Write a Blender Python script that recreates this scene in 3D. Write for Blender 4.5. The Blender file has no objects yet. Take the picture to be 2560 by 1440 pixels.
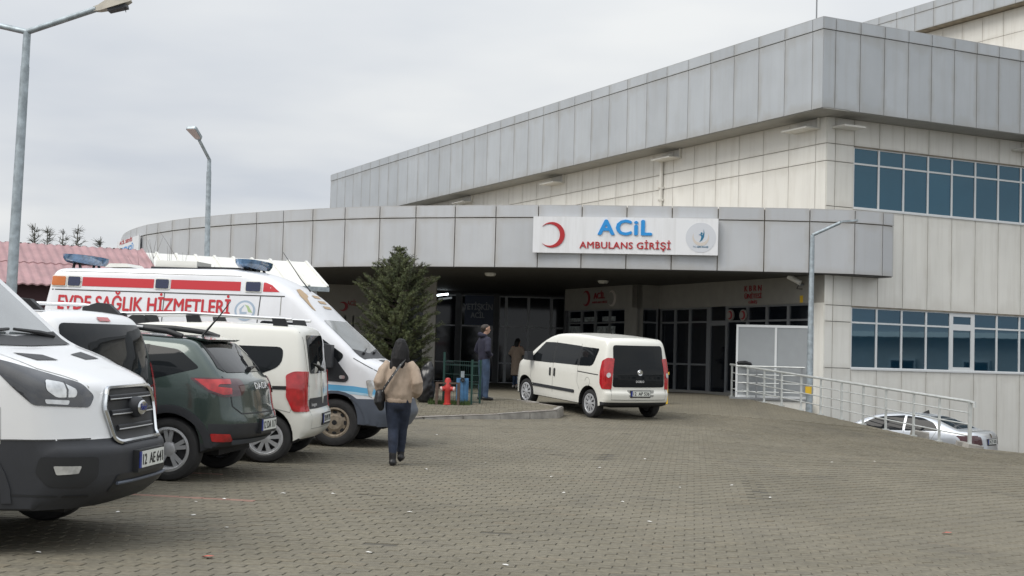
import bpy, bmesh, math, random
import numpy as np
from mathutils import Vector, Matrix, noise
from mathutils.bvhtree import BVHTree
from mathutils.geometry import delaunay_2d_cdt
random.seed(7)
SC = bpy.context.scene
COL = SC.collection

# ------------------------------------------------------------------ camera
FPX = 3474.0                       # focal length in photo pixels (2560 wide)
ROLL = 0.0284
PITCH = math.atan(182.0 / FPX)
CAM = Vector((0.0, 0.0, 1.45))
_f = Vector((0, math.cos(PITCH), math.sin(PITCH)))
_u0 = Vector((0, -math.sin(PITCH), math.cos(PITCH)))
_r0 = Vector((1, 0, 0))
_r = _r0 * math.cos(ROLL) + _u0 * math.sin(ROLL)
_u = _u0 * math.cos(ROLL) - _r0 * math.sin(ROLL)
cd = bpy.data.cameras.new('camera')
cd.sensor_width = 36.0
cd.lens = 36.0 * FPX / 2560.0
cd.clip_start = 0.1
cd.clip_end = 5000.0
cam = bpy.data.objects.new('camera', cd)
COL.objects.link(cam)
m = Matrix.Identity(4)
for i in range(3):
    m[i][0] = _r[i]; m[i][1] = _u[i]; m[i][2] = -_f[i]; m[i][3] = CAM[i]
cam.matrix_world = m
SC.camera = cam

# ------------------------------------------------------------------ sky and sun
SUN_EL, SUN_AZ = math.radians(48), math.radians(233)     # azimuth clockwise from +Y
w = bpy.data.worlds.new('World'); SC.world = w; w.use_nodes = True
nt = w.node_tree; nt.nodes.clear()
N = nt.nodes.new; L = nt.links.new
out = N('ShaderNodeOutputWorld'); bg = N('ShaderNodeBackground'); bg.inputs[1].default_value = 0.1
sky = N('ShaderNodeTexSky'); sky.sky_type = 'NISHITA'; sky.sun_disc = False
sky.sun_elevation = SUN_EL; sky.sun_rotation = SUN_AZ; sky.dust_density = 3.0
hs = N('ShaderNodeHueSaturation'); hs.inputs['Saturation'].default_value = 0.25
L(sky.outputs[0], hs.inputs['Color'])
tc = N('ShaderNodeTexCoord'); sep = N('ShaderNodeSeparateXYZ'); L(tc.outputs['Generated'], sep.inputs[0])
def vm(op, a, b=None, clamp=False):
    n = N('ShaderNodeMath'); n.operation = op; n.use_clamp = clamp
    for k, v in ((0, a), (1, b)):
        if v is None: continue
        if isinstance(v, (int, float)): n.inputs[k].default_value = v
        else: L(v, n.inputs[k])
    return n.outputs[0]
zup = vm('MAXIMUM', sep.outputs['Z'], 0.0)
den = vm('ADD', zup, 0.10)
cu = vm('DIVIDE', sep.outputs['X'], den); cv = vm('DIVIDE', sep.outputs['Y'], den)
comb = N('ShaderNodeCombineXYZ'); L(cu, comb.inputs[0]); L(cv, comb.inputs[1])
n1 = N('ShaderNodeTexNoise'); n1.inputs['Scale'].default_value = 0.5; n1.inputs['Detail'].default_value = 5; n1.inputs['Roughness'].default_value = 0.5
L(comb.outputs[0], n1.inputs['Vector'])
ramp = N('ShaderNodeValToRGB')
ramp.color_ramp.elements[0].position = 0.38; ramp.color_ramp.elements[0].color = (0.72, 0.77, 0.845, 1)
ramp.color_ramp.elements[1].position = 0.62; ramp.color_ramp.elements[1].color = (1.0, 1.02, 1.025, 1)
L(n1.outputs['Fac'], ramp.inputs[0])
z2 = vm('MULTIPLY', zup, zup); grad = vm('MULTIPLY_ADD', z2, 1.3); grad.node.inputs[2].default_value = 1.0       # an overcast sky brightens towards the zenith
gain = vm('MULTIPLY', grad, 7.3)
sc_ = N('ShaderNodeVectorMath'); sc_.operation = 'SCALE'; L(ramp.outputs[0], sc_.inputs[0]); L(gain, sc_.inputs['Scale'])
mix = N('ShaderNodeMixRGB'); mix.inputs[0].default_value = 0.88
L(hs.outputs[0], mix.inputs[1]); L(sc_.outputs[0], mix.inputs[2])
L(mix.outputs[0], bg.inputs[0]); L(bg.outputs[0], out.inputs[0])
ld = bpy.data.lights.new('sun', 'SUN'); ld.energy = 1.5; ld.angle = math.radians(35); ld.color = (1.0, 0.95, 0.88)
lo = bpy.data.objects.new('sun', ld); COL.objects.link(lo)
sd = Vector((math.sin(SUN_AZ) * math.cos(SUN_EL), math.cos(SUN_AZ) * math.cos(SUN_EL), math.sin(SUN_EL)))
lo.rotation_euler = sd.to_track_quat('Z', 'Y').to_euler()
SC.view_settings.view_transform = 'Standard'; SC.view_settings.look = 'None'
SC.view_settings.exposure = 0.24; SC.view_settings.gamma = 1.0; SC.view_settings.use_curve_mapping = False
SC.cycles.max_bounces = 6; SC.cycles.diffuse_bounces = 3; SC.cycles.glossy_bounces = 3

# ------------------------------------------------------------------ pixels to places
def ray(px, py):
    return (_f + _r * ((px - 1280) / FPX) - _u * ((py - 720) / FPX))
def at_y(px, py, Y):
    d = ray(px, py); return CAM + d * (Y / d.y)
def at_z(px, py, Z):
    d = ray(px, py); return CAM + d * ((Z - CAM.z) / d.z)
def on_wall(px, py, P0, d2):
    n = Vector((d2[1], -d2[0], 0)); d = ray(px, py)
    t = (Vector((P0[0], P0[1], 0)) - CAM).dot(n) / d.dot(n)
    return CAM + d * t
def project(P):
    d = Vector(P) - CAM; z = d.dot(_f)
    return 1280 + FPX * d.dot(_r) / z, 720 - FPX * d.dot(_u) / z

# ------------------------------------------------------------------ materials
MATS = {}
def mat(name, col, rough=0.5, metal=0.0, spec=0.5, var=0.0, vscale=4.0, bump=0.0, bscale=40.0, coat=0.0, streak=0.0,
        emit=None, dirt=None, objvar=0.0, trans=0.0, edge=0.0, ior=None, tint=None):
    if name in MATS: return MATS[name]
    M = bpy.data.materials.new(name); M.use_nodes = True
    t = M.node_tree; b = t.nodes['Principled BSDF']; nn = t.nodes.new; ll = t.links.new
    c = (*col, 1.0)
    b.inputs['Base Color'].default_value = c
    b.inputs['Roughness'].default_value = rough; b.inputs['Metallic'].default_value = metal
    b.inputs['Specular IOR Level'].default_value = spec
    b.inputs['Coat Weight'].default_value = coat; b.inputs['Coat Roughness'].default_value = 0.06
    if trans: b.inputs['Transmission Weight'].default_value = trans
    if ior: b.inputs['IOR'].default_value = ior
    if tint: b.inputs['Specular Tint'].default_value = (*tint, 1)
    if emit:
        b.inputs['Emission Color'].default_value = (*emit[:3], 1); b.inputs['Emission Strength'].default_value = emit[3]
    cur = None
    def geo():
        g = nn('ShaderNodeNewGeometry'); return g.outputs['Position']
    def mixc(fac, A, Bc, mode='MIX'):
        x = nn('ShaderNodeMixRGB'); x.blend_type = mode
        if isinstance(fac, float): x.inputs[0].default_value = fac
        else: ll(fac, x.inputs[0])
        for k, v in ((1, A), (2, Bc)):
            if isinstance(v, tuple): x.inputs[k].default_value = v
            else: ll(v, x.inputs[k])
        return x.outputs[0]
    cur = c
    if var:
        n = nn('ShaderNodeTexNoise'); n.inputs['Scale'].default_value = vscale; n.inputs['Detail'].default_value = 6
        ll(geo(), n.inputs['Vector'])
        r = nn('ShaderNodeMapRange'); r.inputs[1].default_value = 0.3; r.inputs[2].default_value = 0.7
        r.inputs[3].default_value = 1 - var; r.inputs[4].default_value = 1 + var
        ll(n.outputs['Fac'], r.inputs[0])
        v = nn('ShaderNodeVectorMath'); v.operation = 'SCALE'; v.inputs[0].default_value = col
        ll(r.outputs[0], v.inputs['Scale']); cur = v.outputs[0]
    if objvar:
        oi = nn('ShaderNodeObjectInfo'); r = nn('ShaderNodeMapRange'); ll(oi.outputs['Random'], r.inputs[0])
        r.inputs[3].default_value = 1 - objvar; r.inputs[4].default_value = 1 + objvar
        v = nn('ShaderNodeVectorMath'); v.operation = 'SCALE'
        if isinstance(cur, tuple): v.inputs[0].default_value = cur[:3]
        else: ll(cur, v.inputs[0])
        ll(r.outputs[0], v.inputs['Scale']); cur = v.outputs[0]
    if streak:
        mp = nn('ShaderNodeMapping'); mp.inputs['Scale'].default_value = (3.2, 3.2, 0.22); ll(geo(), mp.inputs[0])
        n = nn('ShaderNodeTexNoise'); n.inputs['Scale'].default_value = 1.6; n.inputs['Detail'].default_value = 7; n.inputs['Roughness'].default_value = 0.62
        ll(mp.outputs[0], n.inputs['Vector'])
        r = nn('ShaderNodeMapRange'); r.inputs[1].default_value = 0.48; r.inputs[2].default_value = 0.82
        r.inputs[4].default_value = streak; ll(n.outputs['Fac'], r.inputs[0])
        cur = mixc(r.outputs[0], cur, (*(dirt or (0.22, 0.19, 0.14)), 1))
    if edge:      # grime gathered along the panel joints, ragged and uneven
        tcn = nn('ShaderNodeTexCoord'); sp = nn('ShaderNodeSeparateXYZ'); ll(tcn.outputs['Generated'], sp.inputs[0])
        def mth(op, a, bb, clamp=False):
            z_ = nn('ShaderNodeMath'); z_.operation = op; z_.use_clamp = clamp
            for k, v in ((0, a), (1, bb)):
                if v is None: continue
                if isinstance(v, (int, float)): z_.inputs[k].default_value = v
                else: ll(v, z_.inputs[k])
            return z_.outputs[0]
        ex = mth('ABSOLUTE', mth('SUBTRACT', sp.outputs['X'], 0.5), None); ez = mth('ABSOLUTE', mth('SUBTRACT', sp.outputs['Z'], 0.5), None)
        n = nn('ShaderNodeTexNoise'); n.inputs['Scale'].default_value = 1.7; n.inputs['Detail'].default_value = 6; ll(geo(), n.inputs['Vector'])
        e = mth('MAXIMUM', ex, mth('MULTIPLY', ez, 0.97)); e = mth('ADD', e, mth('MULTIPLY', mth('SUBTRACT', n.outputs['Fac'], 0.5), 0.28))
        r = nn('ShaderNodeMapRange'); r.inputs[1].default_value = 0.36; r.inputs[2].default_value = 0.56; r.inputs[4].default_value = edge; ll(e, r.inputs[0])
        cur = mixc(r.outputs[0], cur, (*(dirt or (0.22, 0.19, 0.14)), 1))
    if not isinstance(cur, tuple): ll(cur, b.inputs['Base Color'])
    if bump:
        n = nn('ShaderNodeTexNoise'); n.inputs['Scale'].default_value = bscale; n.inputs['Detail'].default_value = 4
        ll(geo(), n.inputs['Vector'])
        bp = nn('ShaderNodeBump'); bp.inputs['Strength'].default_value = bump; bp.inputs['Distance'].default_value = 0.01
        ll(n.outputs['Fac'], bp.inputs['Height']); ll(bp.outputs[0], b.inputs['Normal'])
    MATS[name] = M
    return M

mat('wall_white', (0.76, 0.75, 0.705), 0.45, var=0.05, vscale=0.7, streak=0.26, objvar=0.03, edge=0.30, dirt=(0.34, 0.30, 0.23))
mat('fascia_grey', (0.425, 0.45, 0.475), 0.40, metal=0.15, var=0.06, vscale=0.8, streak=0.24, objvar=0.05, dirt=(0.28, 0.26, 0.22), edge=0.55)
mat('canopy_grey', (0.485, 0.50, 0.52), 0.40, metal=0.12, var=0.05, vscale=0.8, streak=0.22, objvar=0.04, dirt=(0.34, 0.31, 0.26), edge=0.50)
mat('joint', (0.25, 0.22, 0.175), 0.8, var=0.3, vscale=3)
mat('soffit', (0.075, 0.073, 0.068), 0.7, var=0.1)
mat('lobby_wall_shaded', (0.32, 0.308, 0.278), 0.6, var=0.06)  # facade wall tone lowered, the canopy's shade is put into the colour
mat('lobby_shade', (0.09, 0.094, 0.10), 0.7, var=0.1)  # dark colour stands for the shade deep inside the entrance
mat('lobby_floor', (0.13, 0.125, 0.115), 0.6, var=0.15)
mat('white_frame', (0.70, 0.72, 0.73), 0.35)
mat('alu_dark', (0.27, 0.28, 0.29), 0.4, metal=0.4)
mat('blue_glass', (0.010, 0.052, 0.086), 0.03, var=0.15, vscale=0.5, objvar=0.15, ior=1.95, tint=(0.5, 0.78, 0.95), bump=0.02, bscale=1.5)  # random tone per pane stands in for varied reflections
mat('blue_glass_low', (0.003, 0.022, 0.042), 0.02, var=0.2, vscale=0.5, objvar=0.2, ior=2.1, tint=(0.52, 0.78, 0.95), bump=0.03, bscale=1.5)
mat('dark_glass', (0.006, 0.009, 0.014), 0.05, spec=0.4)
mat('galv', (0.36, 0.41, 0.44), 0.5, metal=0.5, var=0.25, vscale=9)
mat('rail_paint', (0.52, 0.54, 0.53), 0.45, metal=0.3, var=0.15, vscale=6)
mat('black', (0.015, 0.016, 0.018), 0.5)
mat('red_text', (0.42, 0.02, 0.025), 0.45)
mat('dark_red_text', (0.30, 0.02, 0.03), 0.5)
mat('blue_text', (0.02, 0.27, 0.66), 0.4)
mat('sign_white', (0.76, 0.77, 0.79), 0.35, streak=0.35, dirt=(0.35, 0.34, 0.31))
mat('emblem_grey', (0.60, 0.62, 0.66), 0.5)
mat('emblem_gold', (0.60, 0.55, 0.50), 0.5)
mat('emblem_teal', (0.015, 0.15, 0.27), 0.5)
mat('yellow', (0.75, 0.48, 0.03), 0.5)
mat('concrete', (0.30, 0.285, 0.26), 0.85, var=0.25, vscale=5, bump=0.4, bscale=30)

# ------------------------------------------------------------------ object helpers
def tag(o, label=None, cat=None, group=None, kind=None):
    if label: o['label'] = label
    if cat: o['category'] = cat
    if group: o['group'] = group
    if kind: o['kind'] = kind
    return o
def empty(name, loc=(0, 0, 0), rz=0.0, **kw):
    o = bpy.data.objects.new(name, None); COL.objects.link(o)
    o.empty_display_size = 0.2; o.location = loc; o.rotation_euler = (0, 0, rz)
    return tag(o, **kw)
def link(name, me, parent=None, **kw):
    o = bpy.data.objects.new(name, me); COL.objects.link(o)
    if parent is not None: o.parent = parent
    return tag(o, **kw)
class MB:
    """collects faces for one mesh"""
    def __init__(s): s.v = []; s.f = []; s.mi = []
    def add(s, vs, fs, mi=0):
        b = len(s.v); s.v += [tuple(x) for x in vs]; s.f += [tuple(i + b for i in f) for f in fs]; s.mi += [mi] * len(fs); return s
    def box(s, a, b, mi=0):
        x0, y0, z0 = a; x1, y1, z1 = b
        return s.hexa([(x0, y0, z0), (x1, y0, z0), (x1, y1, z0), (x0, y1, z0), (x0, y0, z1), (x1, y0, z1), (x1, y1, z1), (x0, y1, z1)], mi)
    def hexa(s, p, mi=0):
        return s.add(p, [(0, 3, 2, 1), (4, 5, 6, 7), (0, 1, 5, 4), (1, 2, 6, 5), (2, 3, 7, 6), (3, 0, 4, 7)], mi)
    def slab(s, A, B, z0, z1, n, t0, t1, mi=0):
        """upright slab over plan segment A-B, from offset t0 to t1 along the normal n"""
        P = []
        for z in (z0, z1):
            za, zb = (z if isinstance(z, tuple) else (z, z))
            for (Q, t, zz) in ((A, t0, za), (B, t0, zb), (B, t1, zb), (A, t1, za)):
                P.append((Q[0] + n[0] * t, Q[1] + n[1] * t, zz))
        return s.hexa(P, mi)
    def tube(s, pts, rad, k=8, mi=0, cap=True):
        pts = [Vector(p) for p in pts]; n = len(pts)
        if not isinstance(rad, (list, tuple)): rad = [rad] * n
        b = len(s.v); up = None
        for i, p in enumerate(pts):
            d = (pts[min(i + 1, n - 1)] - pts[max(i - 1, 0)]).normalized()
            if up is None:
                up = Vector((0, 0, 1)) if abs(d.z) < 0.9 else Vector((0, 1, 0))
            a = d.cross(up)
            if a.length < 1e-6: a = d.cross(Vector((0, 1, 0)))
            a.normalize(); c = a.cross(d).normalized(); up = c
            r = rad[i]; ra, rb = (r if isinstance(r, (tuple, list)) else (r, r))
            for j in range(k):
                t = 2 * math.pi * j / k
                s.v.append(tuple(p + a * math.cos(t) * ra + c * math.sin(t) * rb))
        for i in range(n - 1):
            for j in range(k):
                s.f.append((b + i * k + j, b + i * k + (j + 1) % k, b + (i + 1) * k + (j + 1) % k, b + (i + 1) * k + j)); s.mi.append(mi)
        if cap:
            s.f.append(tuple(b + j for j in reversed(range(k)))); s.mi.append(mi)
            s.f.append(tuple(b + (n - 1) * k + j for j in range(k))); s.mi.append(mi)
        return s
    def lathe(s, prof, k=24, axis='z', o=(0, 0, 0), mi=0, close=False):
        b = len(s.v); n = len(prof)
        for (r, h) in prof:
            for j in range(k):
                t = 2 * math.pi * j / k; c, q = math.cos(t) * r, math.sin(t) * r
                p = {'z': (c, q, h), 'y': (c, h, q), 'x': (h, c, q)}[axis]
                s.v.append((p[0] + o[0], p[1] + o[1], p[2] + o[2]))
        for i in range(n - 1 + (1 if close else 0)):
            i2 = (i + 1) % n
            for j in range(k):
                s.f.append((b + i * k + j, b + i * k + (j + 1) % k, b + i2 * k + (j + 1) % k, b + i2 * k + j)); s.mi.append(mi)
        return s
    def prism(s, poly, h0, h1, fn, mi=0):
        """poly: list of 2-D points; fn(u, v, h) -> 3-D point"""
        n = len(poly); b = len(s.v)
        for h in (h0, h1): s.v += [tuple(fn(u, v, h)) for (u, v) in poly]
        s.f.append(tuple(b + i for i in range(n))); s.f.append(tuple(b + n + i for i in reversed(range(n)))); s.mi += [mi, mi]
        for i in range(n):
            j = (i + 1) % n; s.f.append((b + i, b + n + i, b + n + j, b + j)); s.mi.append(mi)
        return s
    def mesh(s, name, mats, smooth=None):
        me = bpy.data.meshes.new(name); me.from_pydata(s.v, [], s.f)
        for mm in (mats if isinstance(mats, (list, tuple)) else [mats]):
            me.materials.append(MATS[mm] if isinstance(mm, str) else mm)
        if any(s.mi): me.polygons.foreach_set('material_index', s.mi)
        bm = bmesh.new(); bm.from_mesh(me); bmesh.ops.recalc_face_normals(bm, faces=bm.faces); bm.to_mesh(me); bm.free()
        if smooth is not None:
            me.shade_smooth(); me.set_sharp_from_angle(angle=math.radians(smooth))
        me.update(); return me
    def build(s, name, mats, parent=None, smooth=None, **kw):
        return link(name, s.mesh(name, mats, smooth), parent, **kw)

def text_mesh(body, bold=0.0, space=1.0):
    """mesh of a word, lying in XY, baseline at y=0, cap height 1"""
    cu_ = bpy.data.curves.new('lettering', 'FONT'); cu_.body = body; cu_.size = 1.0
    cu_.offset = bold; cu_.extrude = 0.0; cu_.space_character = space; cu_.resolution_u = 3; cu_.align_x = 'LEFT'
    o = bpy.data.objects.new('lettering', cu_); COL.objects.link(o)
    dg = bpy.context.evaluated_depsgraph_get(); dg.update()
    me = bpy.data.meshes.new_from_object(o.evaluated_get(dg))
    bpy.data.objects.remove(o); bpy.data.curves.remove(cu_)
    return me
_capH = {}
def lettering(name, body, origin, ux, uz, width, height, m_, parent=None, bold=0.02, depth=0.01, conform=None, space=1.0, **kw):
    """flat upright letters: origin = lower-left (baseline), ux / uz unit vectors along and up, width and cap height in metres"""
    me = text_mesh(body, 0.0, space)
    if 'H' not in _capH:
        q = text_mesh('H', 0); ys = [v.co.y for v in q.vertices]; _capH['H'] = max(ys) - min(ys); bpy.data.meshes.remove(q)
    xs = [v.co.x for v in me.vertices]; x0, x1 = min(xs), max(xs)
    sx = width / (x1 - x0); sy = height / _capH['H']
    ux = Vector(ux).normalized(); uz = Vector(uz).normalized(); nn_ = ux.cross(uz)
    O = Vector(origin)
    bm = bmesh.new(); bm.from_mesh(me); base_v = bm.verts[:]; base_f = bm.faces[:]
    if depth and not conform:
        ext = bmesh.ops.extrude_face_region(bm, geom=bm.faces[:])
        vs = {e for e in ext['geom'] if isinstance(e, bmesh.types.BMVert)}
    else: vs = set()
    top = {v: (v in vs) for v in bm.verts}
    src_v = bm.verts[:]; src_f = bm.faces[:]; lay = {v: 0 for v in src_v}; orig = {v: (v.co.x, v.co.y) for v in src_v}
    for li, (kx, ky) in enumerate(((1, 0), (-1, 0), (0, 0.7), (0, -0.7)) if bold else (), 1):      # heavier strokes: shifted copies a hair apart in depth
        mp_ = {}
        for v in src_v:
            w_ = bm.verts.new(v.co); mp_[v] = w_; top[w_] = top[v]; lay[w_] = li; orig[w_] = (orig[v][0] + kx * bold, orig[v][1] + ky * bold)
        for f_ in src_f:
            try: bm.faces.new([mp_[v] for v in f_.verts])
            except ValueError: pass
    for v in bm.verts:
        q_ = orig[v]; p = O + ux * ((q_[0] - x0) * sx) + uz * (q_[1] * sy)
        e_ = lay[v] * 0.0004
        if top[v]: p = p + nn_ * (depth + (e_ if depth > 0 else -e_))
        if conform:
            h_ = conform(p); v.co = h_ + (h_ - p).normalized() * e_ if (h_ - p).length > 1e-6 else h_
        else: v.co = p + (nn_ * e_ if not top[v] else Vector((0, 0, 0)))
    if depth and not conform: bmesh.ops.recalc_face_normals(bm, faces=bm.faces)
    bm.to_mesh(me); bm.free(); me.shade_flat(); me.materials.clear(); me.materials.append(MATS[m_] if isinstance(m_, str) else m_)
    return link(name, me, parent, **kw)

def copy_tree(o, parent=None):
    c = o.copy(); COL.objects.link(c); c.parent = parent
    for ch in [x for x in bpy.data.objects if x.parent is o]: copy_tree(ch, c)
    return c

# ------------------------------------------------------------------ ground height
GP = [(-12, 0, 0.0), (0, 0, 0.0), (8, 0, -0.02), (-12, -20, -0.05), (8, -20, -0.05), (0, 9, 0.02), (5, 11, -0.02), (-4, 10, 0.07), (-8, 12, 0.10),
      (-3.3, 14.1, 0.12), (-1.5, 17, 0.13), (-2.4, 19.4, 0.18), (-8, 20, 0.22), (2, 18, 0.10), (7, 18, -0.06), (8.5, 24, -0.10),
      (-0.3, 29.0, 0.23), (-3, 29.0, 0.26), (1.8, 31.2, 0.22), (3.1, 32.0, 0.25), (0.41, 33.7, 0.42), (4.5, 27, 0.12), (4.0, 36.5, 0.48), (0, 38, 0.53), (-12, 30, 0.35),
      (6.25, 39.5, 0.63), (7.94, 35.1, 0.30), (9.93, 30, -0.13), (10.98, 29.8, -0.20), (14, 29.5, -0.34), (0.1, 46, 0.56), (-8, 46, 0.56), (4, 44, 0.60), (-16, 46, 0.5), (12, 10, -0.15)]
_P = np.array(GP, float)
def _U(r2):
    return np.where(r2 > 1e-12, 0.5 * r2 * np.log(np.maximum(r2, 1e-12)), 0.0)
_n = len(_P); _K = _U(((_P[:, None, :2] - _P[None, :, :2]) ** 2).sum(-1)) + np.eye(_n) * 0.8
_A = np.zeros((_n + 3, _n + 3)); _A[:_n, :_n] = _K; _A[:_n, _n] = 1; _A[:_n, _n + 1:] = _P[:, :2]; _A[_n, :_n] = 1; _A[_n + 1:, :_n] = _P[:, :2].T
_W = np.linalg.solve(_A, np.concatenate([_P[:, 2], np.zeros(3)]))
def gz_arr(xy):
    xy = np.asarray(xy, float); k = _U(((xy[:, None, :] - _P[None, :, :2]) ** 2).sum(-1))
    return k @ _W[:_n] + _W[_n] + xy @ _W[_n + 1:]
def gz(x, y): return float(gz_arr([(x, y)])[0])
def ground_at(px, py):
    """where the sight line of a photo pixel meets the paving"""
    d = ray(px, py); t = 6.0
    while t < 70:
        P = CAM + d * t
        if P.z <= gz(P.x, P.y): break
        t += 0.1
    lo_, hi_ = t - 0.1, t
    for _ in range(20):
        mid = (lo_ + hi_) / 2; P = CAM + d * mid
        if P.z <= gz(P.x, P.y): hi_ = mid
        else: lo_ = mid
    return CAM + d * hi_
# ================================================================== ground
def cdt(poly, step, extra=()):
    pts = []
    n = len(poly)
    for i in range(n):
        a, b = Vector(poly[i]), Vector(poly[(i + 1) % n]); k = max(1, int((b - a).length / step))
        for j in range(k): pts.append(a + (b - a) * j / k)
    nb = len(pts); edges = [(i, (i + 1) % nb) for i in range(nb)]
    x0 = min(p.x for p in pts); x1 = max(p.x for p in pts); y0 = min(p.y for p in pts); y1 = max(p.y for p in pts)
    bx = [(p.x, p.y) for p in pts]
    def inside(x, y):
        c = False; j = nb - 1
        for i in range(nb):
            xi, yi = bx[i]; xj, yj = bx[j]
            if (yi > y) != (yj > y) and x < (xj - xi) * (y - yi) / (yj - yi) + xi: c = not c
            j = i
        return c
    y = y0 + step / 2
    while y < y1:
        x = x0 + step / 2
        while x < x1:
            if inside(x, y): pts.append(Vector((x, y)))
            x += step
        y += step
    v, e, f, ov, oe, of = delaunay_2d_cdt([Vector((p.x, p.y)) for p in pts], edges, [], 1, 1e-5)
    return v, f, nb, ov
# colour of the whole yard: grey-beige concrete blocks, worn and stained
def paving_mat(name, brick):
    M = bpy.data.materials.new(name); M.use_nodes = True; t = M.node_tree; b = t.nodes['Principled BSDF']
    nn = t.nodes.new; ll = t.links.new
    g = nn('ShaderNodeNewGeometry')
    n1 = nn('ShaderNodeTexNoise'); n1.inputs['Scale'].default_value = 0.45; n1.inputs['Detail'].default_value = 6; n1.inputs['Roughness'].default_value = 0.6; ll(g.outputs['Position'], n1.inputs['Vector'])
    n2 = nn('ShaderNodeTexNoise'); n2.inputs['Scale'].default_value = 22; n2.inputs['Detail'].default_value = 5; ll(g.outputs['Position'], n2.inputs['Vector'])
    r = nn('ShaderNodeValToRGB'); e = r.color_ramp.elements
    e[0].position = 0.30; e[0].color = (0.136, 0.124, 0.094, 1); e[1].position = 0.68; e[1].color = (0.180, 0.164, 0.126, 1)
    ll(n1.outputs['Fac'], r.inputs[0])
    mr = nn('ShaderNodeMapRange'); mr.inputs[3].default_value = 0.80; mr.inputs[4].default_value = 1.22; mr.inputs[1].default_value = 0.3; mr.inputs[2].default_value = 0.7; ll(n2.outputs['Fac'], mr.inputs[0])
    v = nn('ShaderNodeVectorMath'); v.operation = 'SCALE'; ll(r.outputs[0], v.inputs[0]); ll(mr.outputs[0], v.inputs['Scale']); cur = v.outputs[0]
    st1 = nn('ShaderNodeTexNoise'); st1.inputs['Scale'].default_value = 0.9; st1.inputs['Detail'].default_value = 8; st1.inputs['Roughness'].default_value = 0.65; st1.inputs['Distortion'].default_value = 0.6
    mpz = nn('ShaderNodeMapping'); mpz.inputs['Scale'].default_value = (1.0, 0.45, 1.0); ll(g.outputs['Position'], mpz.inputs[0]); ll(mpz.outputs[0], st1.inputs['Vector'])
    sr1 = nn('ShaderNodeMapRange'); sr1.inputs[1].default_value = 0.54; sr1.inputs[2].default_value = 0.74; sr1.inputs[4].default_value = 0.46; ll(st1.outputs['Fac'], sr1.inputs[0])
    sx = nn('ShaderNodeMixRGB'); ll(sr1.outputs[0], sx.inputs[0]); ll(cur, sx.inputs[1]); sx.inputs[2].default_value = (0.085, 0.08, 0.07, 1); cur = sx.outputs[0]
    if brick:
        oi = nn('ShaderNodeObjectInfo'); ad = nn('ShaderNodeMath'); ad.operation = 'ADD'; ll(oi.outputs['Random'], ad.inputs[0]); ll(g.outputs['Random Per Island'], ad.inputs[1])
        fr = nn('ShaderNodeMath'); fr.operation = 'FRACT'; ll(ad.outputs[0], fr.inputs[0])
        rr = nn('ShaderNodeValToRGB'); q = rr.color_ramp.elements
        q[0].position = 0.0; q[0].color = (0.92, 0.925, 0.94, 1); q[1].position = 1.0; q[1].color = (1.06, 1.05, 1.02, 1)
        k = rr.color_ramp.elements.new(0.93); k.color = (1.03, 1.02, 1.0, 1); k = rr.color_ramp.elements.new(0.965); k.color = (1.05, 1.0, 0.97, 1)
        k = rr.color_ramp.elements.new(0.03); k.color = (0.97, 0.97, 0.98, 1); q[0].color = (0.80, 0.80, 0.82, 1)
        ll(fr.outputs[0], rr.inputs[0])
        x = nn('ShaderNodeMixRGB'); x.blend_type = 'MULTIPLY'; x.inputs[0].default_value = 1; ll(cur, x.inputs[1]); ll(rr.outputs[0], x.inputs[2]); cur = x.outputs[0]
    ll(cur, b.inputs['Base Color']); b.inputs['Roughness'].default_value = 0.85; b.inputs['Specular IOR Level'].default_value = 0.3
    bp = nn('ShaderNodeBump'); bp.inputs['Strength'].default_value = 0.35; bp.inputs['Distance'].default_value = 0.004
    n3 = nn('ShaderNodeTexNoise'); n3.inputs['Scale'].default_value = 160; ll(g.outputs['Position'], n3.inputs['Vector']); ll(n3.outputs['Fac'], bp.inputs['Height']); ll(bp.outputs[0], b.inputs['Normal'])
    MATS[name] = M; return M
paving_mat('paver', True); paving_mat('yard', False)
mat('joint_sand', (0.080, 0.073, 0.058), 0.95, var=0.2, vscale=6)
mat('red_paver', (0.27, 0.16, 0.125), 0.85, var=0.2, vscale=12, objvar=0.12)
mat('asphalt', (0.06, 0.06, 0.06), 0.9, var=0.2, vscale=2)
mat('grass', (0.05, 0.085, 0.02), 0.8, var=0.4, vscale=15)

LOW = -0.95                                       # the lower car park beyond the ramp
big = MB(); big.add([(-900, -300, LOW - 0.03), (900, -300, LOW - 0.03), (900, 1500, LOW - 0.03), (-900, 1500, LOW - 0.03)], [(0, 1, 2, 3)])
big.build('ground', 'asphalt', kind='structure')
EDGE = [(6.25, 39.5), (7.94, 35.1), (9.93, 30.0), (11.0, 29.75), (14.0, 29.5), (40.0, 28.5)]
yard_poly = [(-40, -30), (40, -30), (40, 28.5), (14.0, 29.5), (11.0, 29.75), (9.93, 30.0), (7.94, 35.1), (6.25, 39.5), (5.9, 41.4), (3.6, 60), (-40, 60)]
v, f, nb, ov = cdt(yard_poly, 1.0)
zz = gz_arr([(p.x, p.y) for p in v])
yb = MB(); yb.add([(p.x, p.y, z) for p, z in zip(v, zz)], f)
rim = []
for i, o_ in enumerate(ov):
    for q in o_:
        if q < nb: rim.append((q, i))
rim = [i for q, i in sorted(rim)]
for a, b in zip(rim, rim[1:] + rim[:1]):
    A, B = v[a], v[b]
    yb.add([(A.x, A.y, zz[a]), (B.x, B.y, zz[b]), (B.x, B.y, LOW - 0.3), (A.x, A.y, LOW - 0.3)], [(0, 1, 2, 3)])
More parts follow.
